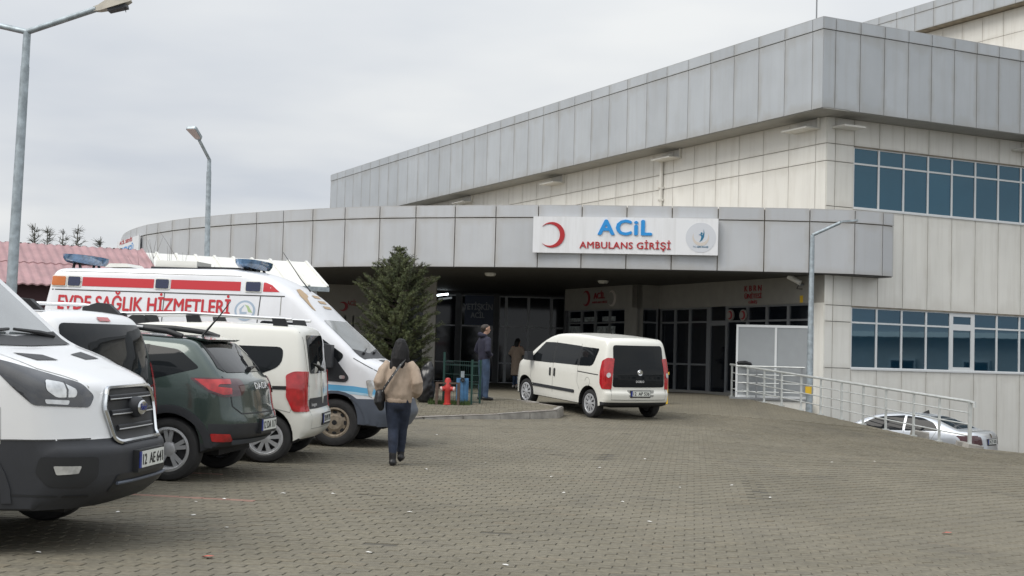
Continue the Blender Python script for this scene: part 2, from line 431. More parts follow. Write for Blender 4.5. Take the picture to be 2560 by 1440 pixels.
# base of the yard: joint sand near, block texture far
def yard_far_mat():
    M = MATS['yard']; t = M.node_tree; b = t.nodes['Principled BSDF']; nn = t.nodes.new; ll = t.links.new
    src = b.inputs['Base Color'].links[0].from_socket
    g = nn('ShaderNodeNewGeometry'); mp = nn('ShaderNodeMapping'); mp.inputs['Rotation'].default_value = (0, 0, math.radians(7.5)); ll(g.outputs['Position'], mp.inputs[0])
    bt = nn('ShaderNodeTexBrick'); bt.inputs['Scale'].default_value = 1.0; bt.inputs['Brick Width'].default_value = 0.245; bt.inputs['Row Height'].default_value = 0.108
    bt.inputs['Mortar Size'].default_value = 0.006; bt.inputs['Color1'].default_value = (0.95, 0.95, 0.95, 1); bt.inputs['Color2'].default_value = (1.05, 1.03, 1.0, 1); bt.inputs['Mortar'].default_value = (0.62, 0.60, 0.57, 1)
    bt.offset = 0.3333; ll(mp.outputs[0], bt.inputs['Vector'])
    x = nn('ShaderNodeMixRGB'); x.blend_type = 'MULTIPLY'; x.inputs[0].default_value = 1.0; ll(src, x.inputs[1]); ll(bt.outputs[0], x.inputs[2]); ll(x.outputs[0], b.inputs['Base Color'])
yard_far_mat()
yard = yb.build('yard_paving', 'yard', kind='structure', smooth=40)

# ---- the blocks themselves
ANG = math.radians(-7.5); CA, SA = math.cos(ANG), math.sin(ANG)
BL, BW, GAP = 0.245, 0.108, 0.005
island_poly = [ground_at(900, 1052), ground_at(1060, 1049), ground_at(1250, 1049), ground_at(1392, 1047), ground_at(1408, 1040), ground_at(1322, 1022), ground_at(1205, 992), ground_at(900, 985)]
island_poly = [(p.x, p.y) for p in island_poly]
def in_poly(x, y, poly):
    c = False; j = len(poly) - 1
    for i in range(len(poly)):
        xi, yi = poly[i][:2]; xj, yj = poly[j][:2]
        if (yi > y) != (yj > y) and x < (xj - xi) * (y - yi) / (yj - yi) + xi: c = not c
        j = i
    return c
cells = []
_cr = random.Random(31)
cracks = [(ground_at(a, b).xy, ground_at(c_, d_).xy, w_, p_) for a, b, c_, d_, w_, p_ in ((1090, 1063, 1560, 1086, 0.08, 0.5), (1560, 1086, 1850, 1097, 0.08, 0.25), (1878, 1206, 1896, 1250, 0.055, 0.7), (1512, 1152, 1524, 1138, 0.10, 0.8), (1290, 1122, 1370, 1124, 0.09, 0.6))]
def cracked(X, Y):
    p = Vector((X, Y))
    for A, B_, w_, pr in cracks:
        d = B_ - A; t = max(0, min(1, (p - A).dot(d) / d.length_squared))
        if (A + d * t - p).length < w_ and _cr.random() < pr: return True
    return False
for r_ in range(int(7.0 / BW), int(34.0 / BW)):
    yy = r_ * BW
    off = (r_ % 3) / 3.0 * BL
    k0 = int((-0.52 * yy - 3) / BL); k1 = int((0.52 * yy + 3) / BL)
    for k in range(k0, k1):
        xx = k * BL + off
        X = xx * CA - yy * SA; Y = xx * SA + yy * CA
        if Y < 7.9 or Y > 33.5: continue
        if abs(X) > 0.385 * Y + 0.4: continue
        if not in_poly(X, Y, yard_poly) : continue
        if X > 6 and Y > 26:
            if not (in_poly(X + 0.25, Y + 0.3, yard_poly) and in_poly(X + 0.25, Y, yard_poly)): continue
        if in_poly(X, Y, island_poly) or cracked(X, Y): continue
        cells.append((X, Y, r_, k))
czs = gz_arr([(c[0], c[1]) for c in cells])
def block_geo(l, w_, h, ch):
    a, b = l / 2, w_ / 2
    vs = [(-a, -b, -0.012), (a, -b, -0.012), (a, b, -0.012), (-a, b, -0.012), (-a, -b, h - ch), (a, -b, h - ch), (a, b, h - ch), (-a, b, h - ch),
          (-a + ch, -b + ch, h), (a - ch, -b + ch, h), (a - ch, b - ch, h), (-a + ch, b - ch, h)]
    fs = [(8, 9, 10, 11), (4, 5, 9, 8), (5, 6, 10, 9), (6, 7, 11, 10), (7, 4, 8, 11), (0, 1, 5, 4), (1, 2, 6, 5), (2, 3, 7, 6), (3, 0, 4, 7)]
    return vs, fs
bv, bf = block_geo(BL - 0.008, BW - 0.0035, 0.009, 0.003)
one = MB(); one.add(bv, bf); block_me = one.mesh('paving_block', 'paver')
red_me = block_me.copy(); red_me.materials.clear(); red_me.materials.append(MATS['red_paver'])
# red rows that mark the parking bays
red_rows = []
for (pxa, pya, x_end) in ((622, 1252, None), (560, 1188, None)):
    P = ground_at(pxa, pya); ry = round((-P.x * SA * -1 * -1 + P.y * CA) / BW)
    u_ = P.x * CA + P.y * SA; vv = -P.x * SA + P.y * CA
    red_rows.append((round(vv / BW), u_))
def is_red(X, Y, r_):
    u_ = X * CA + Y * SA
    return any(r_ == rr and u_ < ue for rr, ue in red_rows)
order = sorted(range(len(cells)), key=lambda i: cells[i][1])
near = [i for i in order if abs(cells[i][0]) < 0.37 * cells[i][1] + 0.05 and cells[i][1] > 8.55][:300]
nearset = set(near)
rest = MB(); restred = MB()
rnd = random.Random(3)
for i, (X, Y, r_, k) in enumerate(cells):
    dz = czs[i] + rnd.uniform(-0.0012, 0.0012); a = ANG + rnd.uniform(-0.010, 0.010)
    tx, ty = rnd.uniform(-0.006, 0.006), rnd.uniform(-0.006, 0.006)
    red = is_red(X, Y, r_)
    if i in nearset:
        o = bpy.data.objects.new('paving_block', red_me if red else block_me); COL.objects.link(o); o.parent = yard
        o.location = (X, Y, dz); o.rotation_euler = (tx, ty, a)
    else:
        if rnd.random() < 0.002: dz -= 0.012
        c, s = math.cos(a), math.sin(a)
        (restred if red else rest).add([(X + p[0] * c - p[1] * s, Y + p[0] * s + p[1] * c, dz + p[2] + p[0] * ty + p[1] * tx) for p in bv], bf)
rest.build('paving_blocks', 'paver', yard, kind='stuff')
restred.build('red_paving_blocks', 'red_paver', yard, kind='stuff')
sand = MB()
yp = [(-14, 7.5), (14, 7.5), (14, 28.6), (9.2, 29.0), (7.0, 33.3), (-14, 33.3)]
v, f, nb, ov = cdt(yp, 1.0); zz = gz_arr([(p.x, p.y) for p in v])
sand.add([(p.x, p.y, z + 0.0035) for p, z in zip(v, zz)], f); sand.build('joint_sand', 'joint_sand', yard, smooth=40)

# ---- raised pavement island with kerb
IH = 0.13
def isl_z(x, y): return max(gz(x, y) + 0.012, min(0.53, 0.355 + (y - 29.3) * 0.05))
mat('island_paving', (0.19, 0.168, 0.145), 0.9, var=0.22, vscale=7, bump=0.5, bscale=14)
v, f, nb, ov = cdt(island_poly, 0.5)
ib = MB(); ib.add([(p.x, p.y, isl_z(p.x, p.y)) for p in v], f)
isl = ib.build('pavement_island', 'island_paving', kind='structure', smooth=40)
# pavement blocks on the island
ibk = MB()
ibv, ibf = block_geo(0.19, 0.093, 0.010, 0.005); rnd = random.Random(5)
for r_ in range(0, 90):
    for k in range(-40, 60):
        xx = -6 + k * 0.2 + (r_ % 2) * 0.1; yy = 27.5 + r_ * 0.1
        X = xx; Y = yy
        if Y > 36 or X < -5 or X > 3: continue
        if all(in_poly(X + dx, Y + dy, island_poly) for dx in (-0.16, 0.16) for dy in (-0.16, 0.1)):
            z = isl_z(X, Y) + rnd.uniform(-0.003, 0.003); a = rnd.uniform(-0.02, 0.02)
            ibk.add([(X + p[0] - p[1] * a, Y + p[1] + p[0] * a, z + p[2]) for p in ibv], ibf)
ibk.build('pavement_blocks', 'paver', isl, kind='stuff')
rnd = random.Random(11)
def kerb_run(pts, lens):
    k = 0
    for A, B in zip(pts, pts[1:]):
        A = Vector(A); B = Vector(B); D = (B - A); Ln = D.length; d = D / Ln; n = Vector((-d.y, d.x)); s = 0
        while s < Ln - 0.05:
            e = min(Ln, s + lens); p, q = A + d * (s + 0.008), A + d * (e - 0.008)
            mb = MB(); j = rnd.uniform(-0.012, 0.012); h = rnd.uniform(-0.035, 0.012)
            zt = (isl_z(p.x, p.y) + 0.012 + h, isl_z(q.x, q.y) + 0.012 + h)
            zb = (gz(p.x, p.y) - 0.05, gz(q.x, q.y) - 0.05)
            mb.slab(p + n * j, q + n * j, zb, (zt[0] - 0.02, zt[1] - 0.02), n, -0.0, 0.11)
            mb.slab(p + n * j, q + n * j, (zt[0] - 0.02, zt[1] - 0.02), zt, n, 0.02, 0.11)
            mb.build('kerbstone', 'concrete', isl); s = e
kp = island_poly
kerb_run([kp[0], kp[1], kp[2], kp[3], kp[4], kp[5], kp[6]], 0.95)
# ================================================================== hospital
D1 = ray(-460, 853); D1 = Vector((D1.x, D1.y)).normalized()
D2 = ray(8245, 1100); D2 = Vector((D2.x, D2.y)).normalized()
N1 = Vector((-D2.x, -D2.y)); N1 = Vector((-abs(D1.y), -abs(D1.x)))      # outward normals
N2 = Vector((D2.y, -D2.x))
pc = at_y(2066, 398, 38.0); C2 = Vector((pc.x, pc.y))
def zr(px, py): return on_wall(px, py, C2, D2).z
def sr(px, py=600): return (on_wall(px, py, C2, D2).xy - C2).dot(D2)
def zl(px, py): return on_wall(px, py, C2, D1).z
def sl(px, py=700): return (on_wall(px, py, C2, D1).xy - C2).dot(D1)
hosp = empty('hospital_building', (C2.x, C2.y, LOW), label='large white hospital building with grey panel fascia and curved entrance canopy', cat='building')
def B(mb, name, m_, parent, smooth=None, **kw):
    """build with world coordinates under a parent that may be moved"""
    o = mb.build(name, m_, None, smooth, **kw)
    o.parent = parent
    if parent.type == 'EMPTY': o.matrix_parent_inverse = Matrix.Translation(parent.location).inverted()
    return o
ZA, ZB, ZC = zr(2134.2, 365), zr(2132.5, 408.3), zr(2131, 520)
ZD, ZE, ZF = zr(2125.5, 765), zr(2125, 805.5), zr(2124, 920.8)
OV = 0.9
F2 = C2 + (N1 + N2) * OV
ZPAR = on_wall(2054, 38.5, F2, D2).z; ZSEAM = on_wall(2052, 70, F2, D2).z; ZSOF = on_wall(2050, 268, F2, D2).z
L1, L2 = (on_wall(826, 480, F2, D1).xy - F2).dot(D1) - OV, 34.0
# solid cores ------------------------------------------------------
core = MB()
def plan_prism(pts, z0, z1, mb, mi=0):
    mb.prism([(p[0], p[1]) for p in pts], z0, z1, lambda u, v, h: (u, v, h), mi)
IN = 0.05
Ci = C2 - (N1 + N2) * IN
plan_prism([Ci, Ci + D2 * L2, Ci + D2 * L2 + D1 * L1, Ci + D1 * L1], 4.3, ZSOF + 0.4, core)
wall_core = B(core, 'wall', 'joint', hosp)
lowc = MB()                                   # lower storey behind the right-hand wall
lowc.slab(C2 + D2 * 0.08, C2 + D2 * L2, LOW - 0.2, 4.3, N2, -0.35, -IN)
wall_low = B(lowc, 'lower_wall', 'joint', hosp)
fc = MB()
Fi = C2 + (N1 + N2) * (OV - 0.04)
plan_prism([Fi, Fi + D2 * (L2 + 1), Fi + D2 * (L2 + 1) + D1 * (L1 + OV), Fi + D1 * (L1 + OV)], ZSOF + 0.03, ZPAR - 0.04, fc)
fascia_core = B(fc, 'roof_fascia', 'joint', hosp)
sf = MB()
sf.slab(F2 - N1 * 0.03, F2 - N1 * 0.03 + D1 * (L1 + OV), ZSOF - 0.012, ZSOF + 0.03, N1, -OV, -0.005)
sf.slab(F2 - N1 * (OV - 0.0) - N2 * 0.03, F2 + D2 * L2 - N2 * 0.03, ZSOF - 0.012, ZSOF + 0.03, N2, -OV, -0.005)
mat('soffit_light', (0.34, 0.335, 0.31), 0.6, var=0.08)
B(sf, 'soffit', 'soffit_light', hosp)
G = 0.009
def panel(name, A, d, s0, s1, z0, z1, n, parent, m_, t=0.035, g=G):
    mb = MB(); a = A + d * (s0 + g); b = A + d * (s1 - g)
    mb.slab(a, b, z0 + g, z1 - g, n, -0.02, t)
    return B(mb, name, m_, parent)
def levels(zs): return list(zip(zs, zs[1:]))
# roof fascia panels, left and right ------------------------------------------
def fascia_run(d, n, length, first, mod):
    s = 0.0; e = first
    while s < length:
        e = min(e, length)
        panel('fascia_panel', F2 - n * 0.04, d, s, e, ZSOF, ZSEAM, n, fascia_core, 'fascia_grey', 0.04)
        panel('coping_panel', F2 - n * 0.04, d, s, e, ZSEAM, ZPAR, n, fascia_core, 'fascia_grey', 0.055)
        s = e; e = s + mod
fascia_run(D1, N1, L1 + OV, 0.45, 1.20)
fascia_run(D2, N2, 16.0, 0.42, 0.85)
# right-hand facade --------------------------------------------------------------
mull = [sr(2131), sr(2194.3), sr(2258.8), sr(2322), sr(2383), sr(2443), sr(2498), sr(2551)]
mod = (mull[-1] - mull[0]) / 7
mull = [mull[0] + mod * i for i in range(16)]
s84 = sr(2084)
cols = [0.0, s84, mull[0]] + mull[1:14]
def right_panels(z0, z1, s_list, par):
    for a, b in levels(s_list): panel('wall_panel', C2 - N2 * 0.02, D2, a, b, z0, z1, N2, par, 'wall_white')
ztop = ZSOF - 0.01
right_panels(ZA, ztop, cols, wall_core)
right_panels(ZB, ZA, cols[:3], wall_core); right_panels(ZC, ZB, cols[:3], wall_core)
ZMID = 4.3
right_panels(ZMID, ZC, cols[:3], wall_core)
right_panels(ZD, ZC - 0.0, cols[2:], wall_low)
right_panels(ZD, ZMID, cols[:3], wall_low)
right_panels(ZE, ZD, cols[:3], wall_low); right_panels(ZF, ZE, cols[:3], wall_low)
right_panels(LOW + 0.02, ZF, cols, wall_low)
def window_band(z0, zt, z1, special, glass):
    for i, (a, b) in enumerate(levels(mull[:14])):
        fr = MB(); fw = 0.030
        A = C2 - N2 * 0.02
        def bar(s0, s1, za, zb, t=0.02): fr.slab(A + D2 * s0, A + D2 * s1, za, zb, N2, -0.025, t)
        sp = (i == special)
        f2 = 0.11 if sp else fw
        bar(a, a + f2, z0, z1); bar(b - f2, b, z0, z1)
        for (za, zb) in ((z0, z0 + f2), (z1 - f2, z1), (zt - f2 * 0.8, zt + f2 * 0.8)): bar(a + f2, b - f2, za, zb, 0.016)
        o = B(fr, 'window', 'white_frame', hosp)
        for (za, zb) in ((z0 + f2, zt - f2 * 0.8), (zt + f2 * 0.8, z1 - f2)):
            pn = MB(); pn.slab(A + D2 * (a + f2), A + D2 * (b - f2), za, zb, N2, -0.02, -0.008); B(pn, 'pane', glass, o)
window_band(ZC + 0.01, ZB, ZA - 0.03, -1, 'blue_glass'); window_band(ZF + 0.01, ZE, ZD - 0.03, 4, 'blue_glass_low')
dk = MB(); dk.slab(C2 + D2 * mull[0], C2 + D2 * mull[13], ZA - 0.03, ZA, N2, -0.06, 0.03); dk.slab(C2 + D2 * mull[0], C2 + D2 * mull[13], ZD - 0.03, ZD, N2, -0.06, 0.03)
B(dk, 'drip_strip', 'joint', hosp)
sl_ = MB()
sl_.slab(C2 + D2 * mull[0], C2 + D2 * mull[13], ZC - 0.035, ZC + 0.01, N2, -0.05, 0.045); sl_.slab(C2 + D2 * mull[0], C2 + D2 * mull[13], ZF - 0.035, ZF + 0.01, N2, -0.05, 0.045)
B(sl_, 'sill', 'white_frame', hosp)
# left-hand facade above the canopy ---------------------------------------------
s = 0.0
edges = [0.0, 0.45]
while edges[-1] < L1: edges.append(edges[-1] + 1.2)
ZW = 5.2
for a, b in levels(edges[:32]):
    for z0, z1 in ((ZW, ZB), (ZB, ZA), (ZA, ztop)):
        panel('wall_panel', C2 - N1 * 0.02, D1, a, b, z0, z1, N1, wall_core, 'wall_white')
# canopy -------------------------------------------------------------------------
ZCT = CAM.z + 4.38
seams = [(304, 596), (308, 588), (313.5, 581.5), (327.6, 574), (343, 568), (367.5, 561), (396, 556), (432, 549.5), (475, 544), (526, 539), (579, 534), (642.6, 529.5), (710, 525), (783.7, 521), (864, 517), (951, 514.3),
         (1041, 512.9), (1139, 512.0), (1241, 511.3), (1347, 510.9), (1456, 511.5), (1568, 512.9), (1681, 514.3), (1796, 516), (1912, 518), (2025, 520.3), (2138, 524), (2208, 529.5), (2235, 533)]
cp = [at_z(x, y, ZCT).xy for x, y in seams]
ZCS = at_z(1241, 543, 0).z if False else None
def z_on(pt, px, py):
    d = ray(px, py); h = math.hypot(pt[0], pt[1]); return CAM.z + d.z * h / math.hypot(d.x, d.y)
ZCS = z_on(cp[18], 1241, 544.0); ZCB = z_on(cp[18], 1241, 668.5)
# right return to the facade
endp = cp[-1]; back = endp - N2 * ((endp - C2).dot(N2) - 0.03)
can = MB(); csl = MB()
poly = [tuple(p) for p in cp] + [tuple(back), tuple(C2 + D2 * 0.2 - N2 * 0.0), tuple(C2 + D1 * 12), (2.4, 56), (-4, 58), (-12, 62), (cp[0].x, cp[0].y + 4)]
def inset(p, q, r_, t):
    d = (r_ - p); d.normalize(); return q + Vector((-d.y, d.x)) * t
ins = [inset(cp[max(0, i - 1)], cp[i], cp[min(len(cp) - 1, i + 1)], 0.05) for i in range(len(cp))]
poly_in = [tuple(p) for p in ins] + poly[len(cp):]
can.prism(poly_in, ZCB + 0.04, ZCT - 0.06, lambda u, v, h: (u, v, h))
canopy = B(can, 'canopy', 'joint', hosp)
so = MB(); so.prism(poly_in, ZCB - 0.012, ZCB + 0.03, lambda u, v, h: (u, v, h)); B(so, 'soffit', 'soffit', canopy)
for i in range(len(cp) - 1):
    A, Bp = cp[i], cp[i + 1]; d = (Bp - A); ln = d.length; d = d / ln; n = Vector((d.y, -d.x))
    panel('canopy_panel', A - n * 0.04, d, 0, ln, ZCB, ZCS, n, canopy, 'canopy_grey', 0.04, 0.014)
    panel('coping_panel', A - n * 0.04, d, 0, ln, ZCS, ZCT, n, canopy, 'canopy_grey', 0.055, 0.014)
A, Bp = cp[-1], back; d = (Bp - A); ln = d.length; d = d / ln; n = Vector((d.y, -d.x))
panel('canopy_panel', A - n * 0.02, d, 0.0, ln, ZCB, ZCS, n, canopy, 'canopy_grey', 0.02); panel('coping_panel', A - n * 0.02, d, 0.0, ln, ZCS, ZCT, n, canopy, 'canopy_grey', 0.03)
# entrance walls under the canopy ------------------------------------------------
S_A = sl(1649); PA = C2 + D1 * S_A
PB = PA - D2 * 0.85
S_D = ((at_y(1422, 722, 49.5).xy) - PB).dot(D1)
PD = PB + D1 * S_D
YB = 54.0
FLOOR = 0.52
ZG = zl(1649, 772)                    # head of the entrance glazing
ZT = zl(1651, 807)                    # transom
ent = MB()
def wallseg(mb, A, Bp, z0, z1, n, t0=-0.2, t1=0.0, mi=0): mb.slab(A, Bp, z0, z1, n, t0, t1, mi)
wallseg(ent, C2, PA, ZG, ZCB - 0.013, N1); wallseg(ent, PB, PD, ZG, ZCB - 0.013, N1)
nAB = Vector((-D1.x, -D1.y)) ; nAB = N2
wallseg(ent, PB, PA, ZG, ZCB - 0.013, N2, -0.3, 0.0)
# corner pier and columns
pier = sl(2030)
pw = MB(); wallseg(pw, C2 + D1 * 0.0, C2 + D1 * pier, LOW, ZG, N1, -0.06, 0.012); B(pw, 'pier', 'wall_white', hosp)
wallseg(ent, PB + D1 * 0.0, PB + D1 * 0.75, 0.2, ZG, N1, -0.25, 0.001)
lobby = B(ent, 'entrance_wall', 'lobby_wall_shaded', hosp)
plinth = MB(); wallseg(plinth, C2 + D1 * pier, PA, LOW, FLOOR + 0.16, N1, -0.3, 0.0); B(plinth, 'plinth', 'lobby_wall_shaded', hosp)
# deep back wall of the entrance
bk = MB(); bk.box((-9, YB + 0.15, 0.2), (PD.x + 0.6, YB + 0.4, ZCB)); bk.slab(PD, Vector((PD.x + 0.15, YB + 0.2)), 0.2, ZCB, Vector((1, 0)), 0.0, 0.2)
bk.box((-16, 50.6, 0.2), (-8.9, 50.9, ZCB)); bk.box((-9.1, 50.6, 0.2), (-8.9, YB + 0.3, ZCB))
B(bk, 'back_wall', 'lobby_shade', hosp)
lb = MB(); lb.box((-8.7, 50.35, 0.3), (-4.6, 50.7, ZCB - 0.02)); B(lb, 'side_wall', 'lobby_wall_shaded', hosp)
# room behind the left glazing so that the panes look into shade
def glazing(A, d, n, stations, z0, z1, zts, parent=hosp, frame='alu_dark', glass='dark_glass', fw=0.055):
    for a, b in levels(stations):
        fr = MB()
        fr.slab(A + d * a, A + d * (a + fw), z0, z1, n, -0.09, 0.0); fr.slab(A + d * (b - fw), A + d * b, z0, z1, n, -0.09, -0.001)
        for zt in [z0 + fw / 2, z1 - fw / 2] + list(zts): fr.slab(A + d * (a + fw), A + d * (b - fw), zt - fw / 2, zt + fw / 2, n, -0.085, -0.004)
        o = B(fr, 'window', frame, parent)
        zz_ = [z0 + fw / 2] + sorted(zts) + [z1 - fw / 2]
        for za, zb in levels(zz_):
            pn = MB(); pn.slab(A + d * (a + fw), A + d * (b - fw), za + fw / 2, zb - fw / 2, n, -0.06, -0.045); B(pn, 'pane', glass, o)
st = sorted([sl(x) for x in (2030, 1968, 1914.6, 1866)])
glazing(C2 - N1 * 0.05, D1, N1, st, FLOOR + 0.16, ZG, [ZT, FLOOR + 1.0])
st = sorted([sl(x) for x in (1866, 1815, 1768, 1723, 1686.6, 1649)])
ZMUL = zl(1700, 910)
glazing(C2 - N1 * 0.05, D1, N1, st[0:1] + st[1:2], FLOOR + 0.16, ZG, [ZT])
glazing(C2 - N1 * 0.05, D1, N1, st[2:], FLOOR + 0.12, ZG, [ZT, ZMUL])
rm = MB()                               # rooms coloured dark to look dim behind the entrance glazing
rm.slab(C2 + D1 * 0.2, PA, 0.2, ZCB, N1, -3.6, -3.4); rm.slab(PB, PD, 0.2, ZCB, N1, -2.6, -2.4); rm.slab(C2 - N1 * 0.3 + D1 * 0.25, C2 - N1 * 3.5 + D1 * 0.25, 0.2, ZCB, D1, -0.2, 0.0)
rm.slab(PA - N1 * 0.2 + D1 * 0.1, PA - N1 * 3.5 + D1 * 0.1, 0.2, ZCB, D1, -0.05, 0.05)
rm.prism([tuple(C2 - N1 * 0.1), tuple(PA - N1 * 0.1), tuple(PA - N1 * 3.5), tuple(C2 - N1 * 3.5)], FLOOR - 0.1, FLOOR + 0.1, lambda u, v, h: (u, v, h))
B(rm, 'inner_wall', 'lobby_shade', hosp)
# door
dr = MB(); s0, s1 = st[1], st[2]; A = C2 - N1 * 0.05; fw = 0.10
dr.slab(A + D1 * s0, A + D1 * (s0 + fw * 0.6), FLOOR + 0.06, ZG, N1, -0.09, 0.0); dr.slab(A + D1 * (s1 - fw * 1.6), A + D1 * s1, FLOOR + 0.06, ZG, N1, -0.09, 0.0)
dr.slab(A + D1 * (s0 + 0.06), A + D1 * (s1 - 0.16), ZT - 0.12, ZT + 0.03, N1, -0.085, 0.0); dr.slab(A + D1 * (s0 + 0.06), A + D1 * (s1 - 0.16), FLOOR + 0.06, FLOOR + 0.16, N1, -0.085, 0.0)
door = B(dr, 'entrance_door', 'alu_dark', hosp)
for za, zb in ((FLOOR + 0.16, ZT - 0.12), (ZT + 0.03, ZG)):
    pn = MB(); pn.slab(A + D1 * (s0 + 0.06), A + D1 * (s1 - 0.16), za, zb, N1, -0.06, -0.045); B(pn, 'pane', 'dark_glass', door)
glazing(PB + N2 * 0.0, (PA - PB).normalized(), N2, [0.06, (PA - PB).length - 0.02], FLOOR + 0.1, ZG, [ZT, ZMUL])
LBD = (PD - PB).length
glazing(PB - N1 * 0.05, D1, N1, [0.75, 0.75 + (LBD - 0.95) * .27, 0.75 + (LBD - 0.95) * .52, 0.75 + (LBD - 0.95) * .76, LBD - 0.2], FLOOR + 0.5, ZG, [ZT])
par = MB(); wallseg(par, PB + D1 * 0.75, PD, 0.3, FLOOR + 0.5, N1, -0.25, 0.0); B(par, 'parapet', 'lobby_wall_shaded', hosp)
# reddish and pale posters behind the upper panes
mat('poster', (0.30, 0.33, 0.33), 0.8, var=0.6, vscale=9)
for i, (u0, u1, z0, z1) in enumerate(((0.30, 0.48, ZT + 0.05, ZG - 0.25), (0.55, 0.73, ZT + 0.05, ZG - 0.25), (0.78, 0.95, ZT + 0.06, ZG - 0.28), (0.78, 0.96, ZT - 0.75, ZT - 0.1), (0.30, 0.55, ZT - 0.75, ZT - 0.12))):
    ps = MB(); ps.slab(PB + D1 * (LBD * u0), PB + D1 * (LBD * u1), z0, z1, N1, -0.08, -0.074)
    B(ps, 'poster', 'poster', hosp)
# front glazing of the main entrance
xs = [at_y(p, 900, YB).x for p in (1020, 1078, 1148, 1243, 1262, 1318, 1375, 1420)]
zt1, zt2 = at_y(1200, 738, YB).z, at_y(1200, 815, YB).z
glazing(Vector((0, YB)), Vector((1, 0)), Vector((0, -1)), [-8.5, -6.6] + xs[:3], 0.56, zt1, [zt2, 1.35])
glazing(Vector((0, YB)), Vector((1, 0)), Vector((0, -1)), xs[2:4], 0.56, zt1, [zt2])
glazing(Vector((0, YB)), Vector((1, 0)), Vector((0, -1)), xs[3:], 0.56, zt1, [zt2, 1.35])
pl_ = MB()
for x in (xs[2], xs[3]): pl_.box((x - 0.20, YB - 0.14, 0.45), (x + 0.02, YB - 0.02, ZCB - 0.02))
B(pl_, 'column', 'lobby_shade', hosp)
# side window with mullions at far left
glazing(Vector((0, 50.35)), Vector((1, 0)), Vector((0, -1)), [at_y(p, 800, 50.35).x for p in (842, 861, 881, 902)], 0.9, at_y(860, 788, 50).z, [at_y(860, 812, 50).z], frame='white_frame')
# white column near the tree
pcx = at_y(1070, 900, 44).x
cl = MB(); cl.box((pcx - 0.2, 44, 0.4), (pcx + 0.2, 44.4, ZCB - 0.02)); B(cl, 'column', 'lobby_wall_shaded', hosp)
# lightning rod
lr = at_y(2041, 60, 37.5); q = MB(); q.tube([(lr.x, lr.y, ZPAR - 0.3), (lr.x, lr.y, ZPAR + 1.6)], 0.02, 6); B(q, 'lightning_rod', 'alu_dark', hosp)
# drain pipe
dp = on_wall(1660, 400, C2, D1); q = MB(); a = dp.xy + N1 * 0.09
q.tube([(a.x, a.y, ZW), (a.x, a.y, ZSOF - 0.35)], 0.06, 8)
for zc in (zl(1660, 405), zl(1660, 470), zl(1660, 500)): q.box((a.x - 0.09, a.y - 0.06, zc - 0.03), (a.x + 0.09, a.y + 0.1, zc + 0.03))
B(q, 'drain_pipe', 'wall_white', hosp, 40)
# shallow boxes where the roof gutters drain
mat('box_white', (0.74, 0.73, 0.68), 0.5, var=0.05)
for px, py in ((2020, 300), (1682, 374), (1395, 436), (1170, 486)):
    s0 = sl(px, py); q = MB(); z = ZSOF - 0.33
    q.slab(C2 + D1 * (s0 - 0.55), C2 + D1 * (s0 + 0.55), z, z + 0.04, N1, 0.02, 0.50); q.slab(C2 + D1 * (s0 - 0.55), C2 + D1 * (s0 - 0.52), z + 0.05, ZSOF - 0.02, N1, 0.02, 0.10)
    B(q, 'gutter_box', 'box_white', hosp)
for px, py in ((2108, 290), (2552, 352)):
    s0 = sr(px, py); q = MB(); z = ZSOF - 0.33
    q.slab(C2 + D2 * (s0 - 0.4), C2 + D2 * (s0 + 0.35), z, z + 0.05, N2, 0.02, 0.55); B(q, 'gutter_box', 'box_white', hosp)
# lamps in the canopy soffit
for px, py in ((1226, 684), (1508, 703)):
    P = at_z(px, py, ZCB - 0.03); q = MB(); q.lathe([(0.0, -0.10), (0.13, -0.09), (0.17, -0.04), (0.17, 0.0), (0, 0)], 16, 'z', (P.x, P.y, ZCB - 0.012))
    o = q.build('ceiling_lamp', 'box_white', smooth=50)
    tag(o, 'round white ceiling lamp under the canopy ' + ('left of the entrance sign' if px < 1300 else 'below the ambulance entrance sign'), 'lamp', 'round lamps under the canopy')
mat('tube_light', (0.9, 0.95, 1.0), 0.4, emit=(0.85, 0.95, 1.0, 5.0))
p0, p1 = at_y(1086, 739, 52.5), at_y(1121, 735, 52.5); q = MB(); q.tube([p0, p1], 0.035, 8)
q.build('fluorescent_tube', 'tube_light', label='lit white fluorescent tube inside the dark entrance', cat='lamp')

# second, taller block behind on the right ---------------------------------------
T0 = at_y(2330, 3, 62.0); T2 = Vector((T0.x, T0.y)); ztp = T0.z
P1 = on_wall(2330, 62, T2, D1); zfb = on_wall(2290, 78, T2, D1).z
tb = empty('rear_hospital_block', (T2.x, T2.y, LOW), label='taller white and grey block rising behind the hospital roof at upper right', cat='building')
q = MB(); A = T2 - D1 * 26; Bq = T2 + D1 * 9.5
q.prism([tuple(A - N1 * 0.6), tuple(Bq - N1 * 0.6), tuple(Bq - N1 * 14), tuple(A - N1 * 14)], LOW, zfb + 0.2, lambda u, v, h: (u, v, h)); tw = B(q, 'wall', 'joint', tb)
q = MB(); q.prism([tuple(A - N1 * 0.05), tuple(Bq - N1 * 0.05), tuple(Bq - N1 * 14.5), tuple(A - N1 * 14.5)], zfb, ztp - 0.05, lambda u, v, h: (u, v, h)); tf = B(q, 'roof_fascia', 'joint', tb)
sr_ = [i * 1.2 for i in range(0, 30)]
hh = ztp - zfb
for a, b in levels(sr_):
    panel('fascia_panel', Bq - N1 * 0.04, -D1, a, b, zfb, ztp - 0.35, N1, tf, 'fascia_grey', 0.04); panel('coping_panel', Bq - N1 * 0.04, -D1, a, b, ztp - 0.35, ztp, N1, tf, 'fascia_grey', 0.055)
    zk = zfb - 0.02
    for h in (1.05, 2.6, 2.6, 2.6):
        panel('wall_panel', Bq - N1 * 0.6, -D1, a, b, zk - h, zk, N1, tw, 'wall_white'); zk -= h

